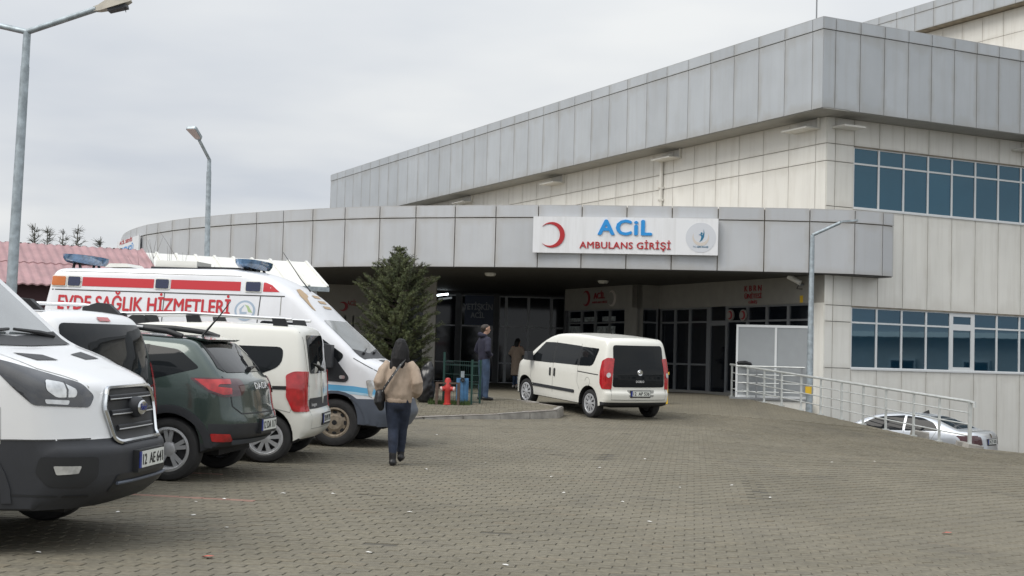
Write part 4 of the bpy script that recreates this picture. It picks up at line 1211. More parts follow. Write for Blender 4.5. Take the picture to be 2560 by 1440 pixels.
def plate(root, O, ux, text, parent=None, wd=0.52, ht=0.115):
    """number plate: O centre, ux reading direction (unit)"""
    ux = Vector(ux).normalized(); uz = Vector((0, 0, 1)); n_ = ux.cross(uz); O = Vector(O)
    def fn(u, v, h): return O + ux * u + uz * v + n_ * h
    q = MB(); q.prism([(-wd / 2 - 0.012, -ht / 2 - 0.03), (wd / 2 + 0.012, -ht / 2 - 0.03), (wd / 2 + 0.012, ht / 2 + 0.012), (-wd / 2 - 0.012, ht / 2 + 0.012)], -0.06, 0.0, fn); o = q.build('number_plate', 'black', root)
    q = MB(); q.prism([(-wd / 2 + 0.04, -ht / 2), (wd / 2, -ht / 2), (wd / 2, ht / 2), (-wd / 2 + 0.04, ht / 2)], 0, 0.006, fn); q.build('plate_face', 'plate_white', o)
    q = MB(); q.prism([(-wd / 2, -ht / 2), (-wd / 2 + 0.04, -ht / 2), (-wd / 2 + 0.04, ht / 2), (-wd / 2, ht / 2)], 0, 0.006, fn); q.build('country_band', 'plate_blue', o)
    lettering('lettering', text, fn(-wd / 2 + 0.06, -0.037, 0.007), ux, uz, wd - 0.085, 0.074, 'black', o, 0.015, 0.001)
    return o
def place(root, A, B_, la, lb):
    """put a car so that its local ground points la, lb fall on world points A, B_ (plan), tilted to the ground"""
    A = Vector(A[:2]); B_ = Vector(B_[:2]); da = (B_ - A); dl = Vector((lb[0] - la[0], lb[1] - la[1]))
    rz = math.atan2(da.y, da.x) - math.atan2(dl.y, dl.x); c, s_ = math.cos(rz), math.sin(rz)
    root.rotation_euler = (0, 0, rz)
    x = A.x - (la[0] * c - la[1] * s_); y = A.y - (la[0] * s_ + la[1] * c)
    fx = [(1.4, 0), (-1.4, 0), (0, 0.75), (0, -0.75)]
    zs = [gz(x + p[0] * c - p[1] * s_, y + p[0] * s_ + p[1] * c) for p in fx]
    root.location = (x, y, (zs[0] + zs[1]) / 2 + 0.008)
    root.rotation_euler = (math.atan2(zs[2] - zs[3], 1.5), -math.atan2(zs[0] - zs[1], 2.8), rz)
def put(root, x, y, rz):
    c, s_ = math.cos(rz), math.sin(rz)
    place(root, (x, y), (x + c, y + s_), (0, 0), (1, 0))
def seatback(*a): pass
axles_z = 0.33
RX = math.radians

# ---------------------------------------------------------------- white panel van, nose to the right
t1 = empty('panel_van', label='white panel van with black grille and dark bumper, nose in the left foreground', cat='van')
axles_z = 0.35
AXF = 1.69
c = Car([(-2.85, 0.45), (-2.87, 2.2, 0.3), (-2.75, 2.52, 0.2), (0.50, 2.56, 0.6), (1.78, 1.40, 0.14), (2.36, 1.235, 0.22), (2.60, 1.13, 0.07), (2.68, 0.74, 0.05), (2.76, 0.70, 0.05), (2.76, 0.42, 0.10), (2.60, 0.30)],
        0.30, [AXF, -1.68], 0.45, 1.03, 1.15, 0.17, 0.32, 0.05, 0.04, 0.07, (0.10, 0.03), endlen=0.62, low_in=0.03, bexp=4.0)
bump_z = 0.765
c.finish(t1, 'paint_white', [('bumper', 'plastic', [((0, 0, bump_z), (0, 0, 1)), ((1.98, 0, 0), (1, 0, 0))], lambda p: p.z < bump_z and p.x > 1.98),
                             ('sill_trim', 'plastic', [((0, 0, 0.52), (0, 0, 1))], lambda p: p.z < 0.52)])
for x in (AXF, -1.68):
    for y in (-0.86, 0.86): wheel(t1, x, y, 0.35, 0.22, 'steel')
# wheel arch lip
for y, ax in ((-1, 'y-'), (1, 'y+')):
    lip = [(AXF + 0.50 * math.cos(t), 0.35 + 0.50 * math.sin(t)) for t in [RX(a) for a in range(0, 181, 12)]] + [(AXF + 0.44 * math.cos(t), 0.35 + 0.44 * math.sin(t)) for t in [RX(a) for a in range(180, -1, -12)]]
    c.patch('wheel_arch_trim', [p for p in lip if p[1] > 0.30], ax, 'plastic', 0.012, 0.06, skirt=0.012)
    dx_ = 'd' + ax[1]
    hl = c.patch('headlight', [(0.66, 1.325), (1.02, 1.225), (1.31, 1.14), (1.41, 1.055), (1.36, 0.98), (0.95, 1.0), (0.83, 1.12)], dx_, 'lamp_smoke', 0.006, 0.04, r=0.03)
    c.patch('lens', [(1.03, 1.165), (1.16, 1.145), (1.26, 1.10), (1.25, 1.05), (1.10, 1.05), (1.03, 1.10)], dx_, 'lamp_clear', 0.010, 0.03, r=0.025, parent=hl)
    c.patch('indicator', [(1.02, 1.04), (1.10, 1.035), (1.20, 1.03), (1.19, 1.0), (1.03, 1.01)], dx_, 'lamp_clear', 0.010, 0.03, r=0.012, parent=hl)
    c.line('seam', [(2.00, 1.11), (2.10, 0.98), (2.11, 0.74)], ax, 'seam_soft', 0.008)
    fg = c.patch('fog_lamp_recess', [(1.00, 0.66), (1.40, 0.65), (1.40, 0.52), (1.32, 0.45), (1.06, 0.46), (0.98, 0.55)], dx_, 'black', 0.006, 0.04, r=0.03)
    c.patch('fog_lamp', [(1.08, 0.60), (1.27, 0.595), (1.25, 0.545), (1.10, 0.54)], dx_, 'lamp_clear', 0.012, 0.03, r=0.012, parent=fg)
    c.patch('side_window', [(0.25, 1.45), (1.55, 1.45), (0.70, 2.18), (0.30, 2.22)], ax, 'car_glass', 0.004, 0.1, r=0.05)
    c.line('bumper_seam', [(1.96, 0.765), (2.2, 0.768), (2.42, 0.768)], ax, 'seam', 0.010, 0.004)
    c.line('bumper_seam', [(0.98, 0.768), (1.15, 0.769), (1.36, 0.77)], 'd' + ax[1], 'seam', 0.010, 0.0045)
    c.line('bumper_crease', [(0.70, 0.41), (1.0, 0.40), (1.35, 0.385)], 'd' + ax[1], 'black', 0.014, 0.004)
    c.line('lamp_divider', [(1.165, 1.15), (1.185, 1.10), (1.18, 1.045)], dx_, 'lamp_smoke', 0.010, 0.015, hl)
# front: windscreen, bonnet vents, grille
c.patch('windscreen', [(-0.82, 1.46), (0.82, 1.46), (0.70, 2.30), (-0.70, 2.30)], 'x+', 'car_glass_light', 0.005, 0.08, r=0.09)
c.patch('cowl', [(1.68, -0.84), (1.84, -0.80), (1.87, 0), (1.84, 0.80), (1.68, 0.84), (1.74, 0)], 'z+', 'black', 0.006, 0.06)
for sg in (-1, 1):
    c.patch('bonnet_vent', [(2.00, sg * 0.62), (2.16, sg * 0.58), (2.18, sg * 0.26), (2.06, sg * 0.26)], 'z+', 'black', 0.004, 0.05)
    q = MB(); q.tube([(1.74, sg * 0.70 - 0.0, 1.455), (1.73, sg * 0.45, 1.48), (1.71, sg * 0.05, 1.50)], [0.022, 0.018, 0.012], 6); q.build('wiper', 'black', t1)
    c.line('bonnet_seam', [(1.86, sg * 0.86), (2.25, sg * 0.80), (2.54, sg * 0.60)], 'z+', 'seam_soft', 0.01)
gr = c.patch('grille', [(-0.44, 1.10), (0.44, 1.10), (0.51, 0.98), (0.43, 0.72), (-0.43, 0.72), (-0.51, 0.98)], 'x+', 'black', 0.006, 0.05, r=0.05)
fr = rounded([(-0.44, 1.10), (0.44, 1.10), (0.51, 0.98), (0.43, 0.72), (-0.43, 0.72), (-0.51, 0.98)], 0.05)
pts = [c.hit('x+', a, b, 0.018)[0] for a, b in fr if c.hit('x+', a, b, 0.018)]
q = MB(); q.tube(pts + pts[:1], 0.017, 6); q.build('grille_frame', 'chrome', gr, 40)
for z in (1.035, 0.93, 0.825):
    pts = [c.hit('x+', y_, z, 0.012)[0] for y_ in [k * 0.07 for k in range(-8, 9)] if abs(y_) < (0.46 if z > 0.9 else 0.42) and c.hit('x+', y_, z, 0.012)]
    q = MB(); q.tube(pts, [(0.014, 0.022)] * len(pts), 8); q.build('grille_bar', 'plastic', gr, 40)
    q = MB(); q.tube([p + Vector((0.014, 0, -0.008)) for p in pts], 0.005, 6); q.build('grille_trim', 'silver_rail', gr, 40)
h0 = c.hit('x+', 0, 0.955, 0.03)[0]
q = MB(); q.lathe([(0, 0.05), (0.062, 0.05), (0.075, 0.035), (0.078, -0.03)], 24, 'x'); bd = q.build('badge_mount', 'plastic', gr, 40); bd.location = h0
q = MB(); q.add([(0.053, 0.098 * math.cos(2 * math.pi * j / 24), 0.052 * math.sin(2 * math.pi * j / 24)) for j in range(24)] + [(0.062, 0.086 * math.cos(2 * math.pi * j / 24), 0.042 * math.sin(2 * math.pi * j / 24)) for j in range(24)], [tuple(range(24, 48))] + [(j, (j + 1) % 24, 24 + (j + 1) % 24, 24 + j) for j in range(24)])
bg_ = q.build('badge', 'chrome', bd, 40)
lettering('lettering', 'Ford', Vector((0.064, -0.055, -0.02)), (0, 1, 0), (0, 0, 1), 0.11, 0.045, 'plate_blue', bd, 0.02, 0.001)
c.patch('lower_grille', [(-0.50, 0.52), (0.50, 0.52), (0.56, 0.40), (-0.56, 0.40)], 'x+', 'black', 0.006, 0.06, r=0.03)
for z in (0.46,):
    pts = [c.hit('x+', y_, z, 0.012)[0] for y_ in [k * 0.1 for k in range(-5, 6)] if c.hit('x+', y_, z, 0.012)]
    q = MB(); q.tube(pts, 0.012, 6); q.build('grille_bar', 'plastic_grey', t1, 40)
h0 = c.hit('x+', 0, 0.60, 0.04)[0]; plate(t1, h0, (0, 1, 0), '12  AE 641')
put(t1, -5.38, 10.36, RX(-4.0))

# ---------------------------------------------------------------- small white van with tinted tailgate behind it
t2 = empty('small_van', label='small white van with dark tinted rear window between the panel van and green car', cat='van')
axles_z = 0.32
c = Car([(-2.02, 0.42), (-2.06, 0.75, 0.1), (-2.02, 1.15, 0.2), (-1.86, 1.66, 0.2), (-1.70, 1.755, 0.12), (0.1, 1.77, 0.5), (1.15, 1.10, 0.2), (1.90, 0.92, 0.3), (2.08, 0.6, 0.2), (2.0, 0.28)],
        0.26, [1.25, -1.24], 0.40, 0.88, 0.98, 0.15, 0.22, 0.09, 0.03, 0.07, (0.1, 0.05))
c.finish(t2, 'paint_white', [('bumper', 'plastic', [((0, 0, 0.42), (0, 0, 1))], lambda p: p.z < 0.42)])
for x in (1.25, -1.24):
    for y in (-0.75, 0.75): wheel(t2, x, y, 0.315, 0.2, 'cap')
c.patch('rear_window', [(-0.80, 1.02), (0.80, 1.02), (0.70, 1.63), (-0.70, 1.63)], 'x-', 'car_glass', 0.005, 0.05, r=0.08)
c.patch('brake_light', [(-0.10, 1.655), (0.10, 1.655), (0.10, 1.69), (-0.10, 1.69)], 'x-', 'lamp_red', 0.01, 0.04)
for sg, ax in ((-1, 'y-'), (1, 'y+')):
    c.patch('side_window', [(-1.70, 1.12), (-0.65, 1.05), (-0.65, 1.52), (-1.55, 1.52)], ax, 'car_glass', 0.004, 0.08, r=0.06)
    c.patch('side_window', [(-0.58, 1.04), (0.9, 1.04), (0.25, 1.52), (-0.58, 1.53)], ax, 'car_glass', 0.004, 0.08, r=0.06)
    c.patch('tail_light', [(sg * 0.70, 0.72), (sg * 0.83, 0.72), (sg * 0.80, 1.30), (sg * 0.70, 1.25)], 'x-', 'lamp_red', 0.008, 0.05, r=0.03)
    pts = [(x, sg * 0.66, z) for x, z in ((-1.55, 1.76), (-1.42, 1.80), (-1.2, 1.825), (0.0, 1.835), (0.3, 1.77))]
    q = MB(); q.tube(pts, 0.02, 8); rl = q.build('roof_rail', 'silver_rail', t2, 50)
    for x0 in (-1.62, -0.05):
        q = MB(); q.prism([(x0, 1.74), (x0 + 0.40, 1.75), (x0 + 0.40, 1.80), (x0 + 0.24, 1.85), (x0 + 0.12, 1.84)], sg * 0.63, sg * 0.69, lambda u, v, h: (u, h, v)); q.build('rail_foot', 'black', rl)
plate(t2, c.hit('x-', 0, 0.80, 0.02)[0], (0, -1, 0), '24 AC 118')
put(t2, -5.52, 13.25, RX(180 - 14)); t2.scale = (1, 1, 0.96)

# ---------------------------------------------------------------- dark green hatchback
t3 = empty('hatchback', label='dark green hatchback with black cladding parked tail out', cat='car')
axles_z = 0.326
c = Car([(-1.93, 0.36), (-2.06, 0.46, 0.05), (-2.10, 0.62, 0.08), (-2.05, 0.74, 0.05), (-2.00, 1.02, 0.10), (-1.88, 1.10, 0.05), (-1.50, 1.435, 0.04), (-1.40, 1.475, 0.1), (-0.45, 1.53, 0.5), (0.45, 1.46, 0.4), (1.18, 1.04, 0.2), (1.85, 0.92, 0.3), (2.06, 0.72, 0.15), (2.06, 0.4, 0.1), (1.95, 0.27)],
        0.30, [1.29, -1.31], 0.375, 0.895, 0.93, 0.19, 0.30, 0.17, 0.03, 0.08, (0.13, 0.09), endlen=0.5)
c.finish(t3, 'paint_green', [('bumper', 'plastic', [((0, 0, 0.60), (0, 0, 1)), ((-1.72, 0, 0), (1, 0, 0))], lambda p: p.z < 0.60 and p.x < -1.72), ('sill_trim', 'plastic', [((0, 0, 0.40), (0, 0, 1))], lambda p: p.z < 0.40)])
for x in (1.29, -1.31):
    for y in (-0.775, 0.775): wheel(t3, x, y, 0.326, 0.21, 'alloy')
for sg, ax in ((-1, 'y-'), (1, 'y+')):
    for axx in (1.29, -1.31):
        lip = [(axx + 0.455 * math.cos(t), 0.326 + 0.455 * math.sin(t)) for t in [RX(a) for a in range(-4, 185, 9)]] + [(axx + 0.38 * math.cos(t), 0.326 + 0.38 * math.sin(t)) for t in [RX(a) for a in range(184, -5, -9)]]
        c.patch('wheel_arch_trim', [p for p in lip if p[1] > 0.32], ax, 'plastic', 0.014, 0.05, skirt=0.014)
    w_ = c.patch('side_window', [(-1.60, 1.16, .05), (-1.36, 1.34, .06), (-1.0, 1.385, .05), (-0.2, 1.42), (0.35, 1.38), (0.95, 1.02), (-0.35, 0.995), (-1.05, 1.02)], ax, 'car_glass', 0.004, 0.06, r=0.02)
    c.line('window_bar', [(-0.18, 1.00), (-0.22, 1.42)], ax, 'black', 0.07, 0.006, w_); c.line('window_bar', [(-1.02, 1.02), (-1.02, 1.385)], ax, 'black', 0.03, 0.006, w_); c.line('window_bar', [(-0.80, 1.01), (-0.68, 1.40)], ax, 'black', 0.012, 0.006, w_)
    c.line('door_seam', [(-0.97, 1.0), (-1.02, 0.85), (-0.90, 0.62), (-0.75, 0.42)], ax, 'black', 0.010); c.line('door_seam', [(-0.16, 1.0), (-0.15, 0.45)], ax, 'black', 0.010)
    tl = c.patch('tail_light', [(0.45, 1.06), (0.60, 1.065), (1.0, 1.05), (1.06, 0.96), (1.0, 0.885), (0.74, 0.87), (0.60, 0.92)], 'r' + ax[1], 'lamp_dark_red', 0.010, 0.03, r=0.03, skirt=0.01)
    c.patch('light_band', [(0.49, 1.05), (0.84, 1.045), (0.84, 1.0), (0.70, 1.0), (0.68, 0.975), (0.84, 0.96), (0.84, 0.90), (0.73, 0.895), (0.60, 0.945)], 'r' + ax[1], 'lamp_red', 0.014, 0.03, r=0.01, parent=tl)
    c.patch('reflector', [(-1.92, 0.50), (-1.74, 0.50), (-1.76, 0.42), (-1.92, 0.42)], ax, 'lamp_red', 0.010, 0.04, r=0.015)
    c.patch('fuel_flap', [(-1.55, 0.80), (-1.42, 0.80), (-1.42, 0.70), (-1.55, 0.70)], ax, 'lamp_dark_red', 0.003, 0.05, r=0.03) if False else None
    pts = [(x, sg * 0.60, z) for x, z in ((-1.32, 1.475), (-1.15, 1.525), (-0.8, 1.56), (0.0, 1.575), (0.35, 1.53), (0.5, 1.47))]
    q = MB(); q.tube(pts, [(0.022, 0.03)] * 6, 8); rl = q.build('roof_rail', 'black', t3, 50)
    for xa, xb in ((-0.90, -0.62), (-0.05, 0.2)):
        q = MB(); q.tube([(xa, sg * 0.622, 1.563), (xb, sg * 0.622, 1.572)], [(0.006, 0.014)] * 2, 6); q.build('rail_plate', 'silver_rail', rl)
    c.patch('rail_base', [(-1.32, sg * 0.56), (0.5, sg * 0.56), (0.5, sg * 0.66), (-1.32, sg * 0.66)], 'z+', 'black', 0.006, 0.08)
    c.patch('rear_pillar_trim', [(sg * 0.62, 1.12), (sg * 0.70, 1.16), (sg * 0.60, 1.40), (sg * 0.54, 1.42)], 'x-', 'black', 0.005, 0.05)
q = MB(); q.hexa([(-1.30, -0.60, 1.478), (-1.30, 0.60, 1.478), (-1.54, 0.53, 1.43), (-1.54, -0.53, 1.43), (-1.30, -0.60, 1.492), (-1.30, 0.60, 1.492), (-1.58, 0.54, 1.452), (-1.58, -0.54, 1.452)]); q.build('spoiler', 'paint_green', t3)
rg = c.patch('rear_window', [(-0.62, 1.115), (0.62, 1.115), (0.54, 1.41), (-0.54, 1.41)], 'x-', 'car_glass', 0.005, 0.05, r=0.05)
c.patch('brake_light', [(-0.20, 1.42), (0.20, 1.42), (0.18, 1.45), (-0.18, 1.45)], 'x-', 'lamp_dark_red', 0.012, 0.04)
q = MB(); q.tube([c.hit('x-', 0.0, 1.13, 0.02)[0], c.hit('x-', -0.20, 1.15, 0.02)[0], c.hit('x-', -0.42, 1.16, 0.015)[0]], [0.03, 0.014, 0.008], 6); q.build('wiper', 'black', t3)
c.word('lettering', 'DACIA', 'x-', 0.22, 0.945, 0.44, 0.062, 'badge_white', 0.012, 0.006, -1)
c.line('tailgate_seam', [(-0.74, 1.08), (-0.72, 0.78), (-0.60, 0.70), (0.60, 0.70), (0.72, 0.78), (0.74, 1.08)], 'x-', 'black', 0.012)
plate(t3, c.hit('x-', 0, 0.57, 0.02)[0], (0, -1, 0), '12 DA 117')
c.patch('diffuser', [(-0.70, 0.44), (0.70, 0.44), (0.62, 0.385), (-0.62, 0.385)], 'x-', 'plastic_grey', 0.012, 0.06, r=0.02)
q = MB(); q.tube([(-1.33, 0.0, 1.49), (-1.52, 0.0, 1.72), (-1.62, 0.0, 1.86)], [0.014, 0.008, 0.004], 6); q.build('antenna', 'black', t3)
put(t3, -4.66, 15.20, RX(180 - 6.3))

# ---------------------------------------------------------------- cream white people carrier with roof rails
t4 = empty('compact_van', label='cream white compact van with silver roof rails and tall red tail light', cat='van')
axles_z = 0.32
c = Car([(-1.86, 0.32), (-1.94, 0.40, 0.06), (-1.96, 0.62, 0.08), (-1.90, 0.70, 0.05), (-1.89, 1.10, 0.3), (-1.80, 1.70, 0.14), (-1.68, 1.79, 0.10), (-0.4, 1.82, 0.6), (0.55, 1.74, 0.4), (1.35, 1.10, 0.2), (1.95, 0.92, 0.3), (2.12, 0.62, 0.15), (2.05, 0.25)],
        0.27, [1.33, -1.37], 0.385, 0.915, 1.0, 0.15, 0.26, 0.08, 0.03, 0.07, (0.12, 0.05))
c.finish(t4, 'paint_cream')
for x in (1.33, -1.37):
    for y in (-0.79, 0.79): wheel(t4, x, y, 0.318, 0.2, 'cap')
for sg, ax in ((-1, 'y-'), (1, 'y+')):
    c.patch('side_window', [(-1.54, 1.50, .08), (-1.54, 1.25, .14), (-1.18, 1.10, .1), (-0.86, 1.08), (-0.86, 1.50)], ax, 'car_glass', 0.004, 0.06, r=0.03)
    c.patch('side_window', [(-0.76, 1.07), (0.12, 1.05), (0.12, 1.52), (-0.76, 1.51)], ax, 'car_glass', 0.004, 0.06, r=0.02)
    c.patch('side_window', [(0.20, 1.05), (1.15, 1.03), (0.60, 1.48), (0.20, 1.52)], ax, 'car_glass', 0.004, 0.06, r=0.02)
    c.patch('window_pillar', [(-0.86, 1.08), (-0.76, 1.07), (-0.76, 1.51), (-0.86, 1.50)], ax, 'black', 0.0035, 0.05)
    c.line('side_trim', [(-1.68, 0.975), (-0.80, 0.965)], ax, 'black', 0.045, 0.006)
    c.line('door_seam', [(-0.80, 1.60), (-0.78, 1.05), (-0.82, 0.40)], ax, 'seam_soft', 0.009); c.line('door_seam', [(-0.80, 1.60), (0.9, 1.62)], ax, 'seam_soft', 0.009)
    c.line('fuel_seam', [(-1.70, 0.78), (-1.66, 0.66), (-1.36, 0.73)], ax, 'seam_soft', 0.008)
    c.patch('tail_light', [(0.50, 1.14), (0.58, 1.19), (0.80, 1.19), (0.755, 1.02), (0.755, 0.80), (0.80, 0.67), (0.57, 0.67), (0.50, 0.86)], 'r' + ax[1], 'lamp_red', 0.012, 0.03, r=0.03, skirt=0.01)
    c.patch('reversing_lamp', [(sg * 0.70, 0.82), (sg * 0.755, 0.82), (sg * 0.755, 1.01), (sg * 0.70, 1.01)], 'x-', 'lamp_clear', 0.008, 0.04, r=0.02)
    pts = [(x, sg * 0.68, z) for x, z in ((-1.60, 1.86), (-0.3, 1.895), (0.75, 1.85))]
    q = MB(); q.tube(pts, [(0.018, 0.022)] * 3, 8); rl = q.build('roof_rail', 'silver_rail', t4, 50)
    for x0 in (-1.50, -0.45, 0.45):
        q = MB(); q.prism([(x0 - 0.06, 1.76), (x0 + 0.12, 1.77), (x0 + 0.14, 1.87), (x0 - 0.02, 1.87)], sg * 0.655, sg * 0.705, lambda u, v, h: (u, h, v)); q.build('rail_foot', 'black', rl)
    q = MB(); q.prism([(0.50, 1.77), (1.05, 1.66), (0.75, 1.86), (0.62, 1.88)], sg * 0.655, sg * 0.705, lambda u, v, h: (u, h, v)); q.build('rail_end', 'black', rl)
c.patch('rear_window', [(-0.66, 1.16), (0.66, 1.16), (0.62, 1.66), (-0.62, 1.66)], 'x-', 'car_glass', 0.005, 0.05, r=0.07)
c.patch('tailgate_band', [(-0.70, 0.70), (0.70, 0.70), (0.70, 0.84), (-0.70, 0.84)], 'x-', 'plastic', 0.004, 0.06)
dm = c.patch('badge_mount', [(0, 0.74), (0.09, 0.98), (0.05, 1.18), (-0.05, 1.18), (-0.09, 0.98)], 'x-', 'paint_cream', 0.014, 0.04, r=0.02, skirt=0.012)
c.patch('badge', [(0, 0.86), (0.045, 0.98), (0, 1.10), (-0.045, 0.98)], 'x-', 'chrome', 0.022, 0.03, r=0.006, parent=dm)
c.word('lettering', 'kangoo', 'x-', 0.62, 0.735, 0.24, 0.045, 'badge_white', 0.01, 0.008, -1)
q = MB(); q.tube([c.hit('x-', 0.0, 1.20, 0.02)[0], c.hit('x-', 0.28, 1.26, 0.015)[0], c.hit('x-', 0.5, 1.29, 0.012)[0]], [0.022, 0.014, 0.008], 6); q.build('wiper', 'black', t4)
c.line('tailgate_seam', [(-0.72, 1.70), (-0.72, 0.45), (0.72, 0.45), (0.72, 1.70)], 'x-', 'seam_soft', 0.010)
plate(t4, c.hit('x-', -0.0, 0.56, 0.012)[0], (0, -1, 0), '23 MP 724')
place(t4, (-2.90, 16.75), (-2.86, 18.33), (-1.37, 0.79), (-1.37, -0.79)); t4.scale = (1.0, 1.0, 0.925)

# ---------------------------------------------------------------- ambulance
t5 = empty('ambulance', label='white ambulance with red stripe and EVDE SAĞLIK HİZMETLERİ lettering', cat='ambulance')
axles_z = 0.34
c = Car([(-2.62, 0.45), (-2.64, 1.8, 0.2), (-2.54, 2.42, 0.12), (-2.44, 2.50, 0.10), (0.42, 2.56, 0.5), (1.02, 2.28, 0.4), (1.42, 1.88, 0.15), (2.05, 1.30, 0.12), (2.45, 1.16, 0.2), (2.62, 0.95, 0.15), (2.68, 0.62, 0.06), (2.74, 0.50, 0.08), (2.62, 0.30)],
        0.32, [1.74, -1.50], 0.42, 0.985, 1.20, 0.15, 0.30, 0.04, 0.05, 0.10, (0.12, 0.02), endlen=0.6)
c.finish(t5, 'paint_amb', [('bumper', 'plastic_grey', [((0, 0, 0.70), (0, 0, 1)), ((1.62, 0, 0), (1, 0, 0))], lambda p: p.z < 0.70 and p.x > 1.62), ('sill_trim', 'plastic_grey', [((0, 0, 0.50), (0, 0, 1))], lambda p: p.z < 0.50)])
for x in (1.74, -1.50):
    for y in (-0.84, 0.84): wheel(t5, x, y, 0.345, 0.22, 'steel')
for sg, ax in ((-1, 'y-'), (1, 'y+')):
    c.patch('red_stripe', [(-2.03, 2.20), (-0.97, 2.20), (-0.97, 2.335), (-2.03, 2.335)], ax, 'sticker_red', 0.004, 0.12)
    c.patch('red_stripe', [(-0.72, 2.20), (0.30, 2.20), (0.30, 2.335), (-0.72, 2.335)], ax, 'sticker_red', 0.004, 0.12)
    c.patch('red_stripe', [(0.63, 2.20), (0.87, 2.20), (0.75, 2.30), (0.66, 2.335), (0.63, 2.335)], ax, 'sticker_red', 0.004, 0.06)
    for (x0, x1, mm) in ((-2.48, -2.28, 'lamp_orange'), (-2.24, -2.06, 'lamp_blue'), (-0.94, -0.75, 'lamp_blue'), (0.38, 0.59, 'lamp_blue')):
        fr_ = c.patch('marker_lamp', [(x0 - 0.015, 2.185), (x1 + 0.015, 2.185), (x1 + 0.015, 2.35), (x0 - 0.015, 2.35)], ax, 'paint_cream', 0.012, 0.06, r=0.02, skirt=0.012)
        c.patch('lens', [(x0, 2.20), (x1, 2.20), (x1, 2.335), (x0, 2.335)], ax, mm, 0.022, 0.06, r=0.02, parent=fr_, skirt=0.012)
    c.line('roof_seam', [(-2.56, 2.14), (0.95, 2.14)], ax, 'seam', 0.016); c.line('panel_seam', [(-0.80, 2.14), (-0.82, 0.6)], ax, 'seam', 0.012); c.line('door_seam', [(0.60, 2.13), (0.57, 1.6), (0.55, 0.6)], ax, 'seam', 0.014)
    c.line('cab_seam', [(0.90, 2.14), (0.90, 1.86)], ax, 'seam_soft', 0.012); c.line('cab_seam', [(0.60, 1.80), (1.12, 1.80), (1.20, 1.74)], ax, 'seam', 0.014)
    c.line('roof_mould', [(-2.55, 2.415), (0.30, 2.42)], ax, 'seam_soft', 0.008)
    c.patch('cab_window', [(0.62, 1.20), (1.78, 1.20), (1.86, 1.32), (1.22, 1.76), (0.62, 1.78)], ax, 'car_glass', 0.005, 0.08, r=0.06)
    c.patch('quarter_trim', [(1.52, 1.42), (1.66, 1.36), (1.94, 1.00), (1.90, 0.93), (1.52, 0.95)], ax, 'plastic', 0.010, 0.06, r=0.05, skirt=0.008)
    c.patch('side_repeater', [(1.80, 0.98), (1.88, 0.98), (1.88, 1.03), (1.80, 1.03)], ax, 'lamp_clear', 0.018, 0.03, r=0.025)
    c.patch('blue_stripe', [(0.3, 0.80), (1.5, 0.82), (2.0, 0.80), (2.5, 0.74), (2.62, 0.72), (2.62, 0.78), (2.3, 0.84), (2.0, 0.88), (1.5, 0.90), (0.3, 0.86)], ax, 'sticker_lightblue', 0.004, 0.07)
    c.patch('pale_stripe', [(0.3, 0.755), (1.5, 0.775), (2.0, 0.765), (2.5, 0.715), (2.5, 0.74), (2.0, 0.80), (1.5, 0.82), (0.3, 0.80)], ax, 'sticker_paleblue', 0.004, 0.07)
    c.line('bonnet_seam', [(1.98, 1.28), (2.30, 1.10), (2.55, 1.03)], ax, 'seam', 0.010)
    q = MB(); q.prism([(1.56, 1.14), (1.72, 1.14), (1.72, 1.46), (1.58, 1.48)], sg * 1.02, sg * 1.20, lambda u, v, h: (u, h, v)); q.build('mirror', 'plastic', t5)
    lip = [(1.74 + 0.49 * math.cos(t), 0.34 + 0.47 * math.sin(t)) for t in [RX(a) for a in range(0, 181, 12)]] + [(1.74 + 0.43 * math.cos(t), 0.34 + 0.43 * math.sin(t)) for t in [RX(a) for a in range(180, -1, -12)]]
    c.patch('wheel_arch_trim', [p for p in lip if p[1] > 0.33], ax, 'plastic_grey', 0.010, 0.06, skirt=0.01)
    rd = 0.150; cx_, cz_ = 0.39, 1.915
    ring = [(cx_ + rd * math.cos(2 * math.pi * j / 30), cz_ + rd * math.sin(2 * math.pi * j / 30)) for j in range(30)]
    em = c.patch('emblem', ring, ax, 'sticker_ring', 0.004, 0.06)
    c.patch('emblem_disc', [(cx_ + (x - cx_) * 0.80, cz_ + (z - cz_) * 0.80) for x, z in ring], ax, 'paint_amb', 0.006, 0.06, parent=em)
    mx = 1 if sg < 0 else -1
    c.patch('emblem_house', [(cx_ + mx * a, cz_ + b) for a, b in ((-0.07, -0.05), (0.03, -0.05), (0.03, -0.02), (-0.045, -0.02), (-0.045, 0.02), (-0.01, 0.07), (-0.02, 0.08), (-0.08, 0.02))], ax, 'sticker_ring', 0.008, 0.05, parent=em)
    c.patch('emblem_leaf', [(cx_ + mx * a, cz_ + b) for a, b in ((-0.01, 0.09), (0.05, 0.07), (0.10, -0.01), (0.115, -0.03), (0.05, -0.02), (0.03, 0.04))], ax, 'sticker_green', 0.008, 0.05, parent=em)
c.word('lettering', 'EVDE SAĞLIK HİZMETLERİ', 'y-', -2.36, 1.855, 2.53, 0.20, 'sticker_red', 0.03, 0.005, 1)
c.patch('windscreen', [(-0.80, 1.34), (0.80, 1.34), (0.72, 1.82), (-0.72, 1.82)], 'x+', 'car_glass_light', 0.005, 0.06, r=0.06)
c.patch('cowl', [(1.92, -0.80), (2.10, -0.76), (2.12, 0), (2.10, 0.76), (1.92, 0.80), (2.00, 0)], 'z+', 'black', 0.006, 0.06)
for sg in (-0.55, 0.15):
    q = MB(); q.tube([c.hit('z+', 2.02, sg, 0.03)[0], c.hit('z+', 1.98, sg + 0.25, 0.03)[0], c.hit('z+', 1.94, sg + 0.55, 0.025)[0]], [0.022, 0.014, 0.01], 6); q.build('wiper', 'black', t5)
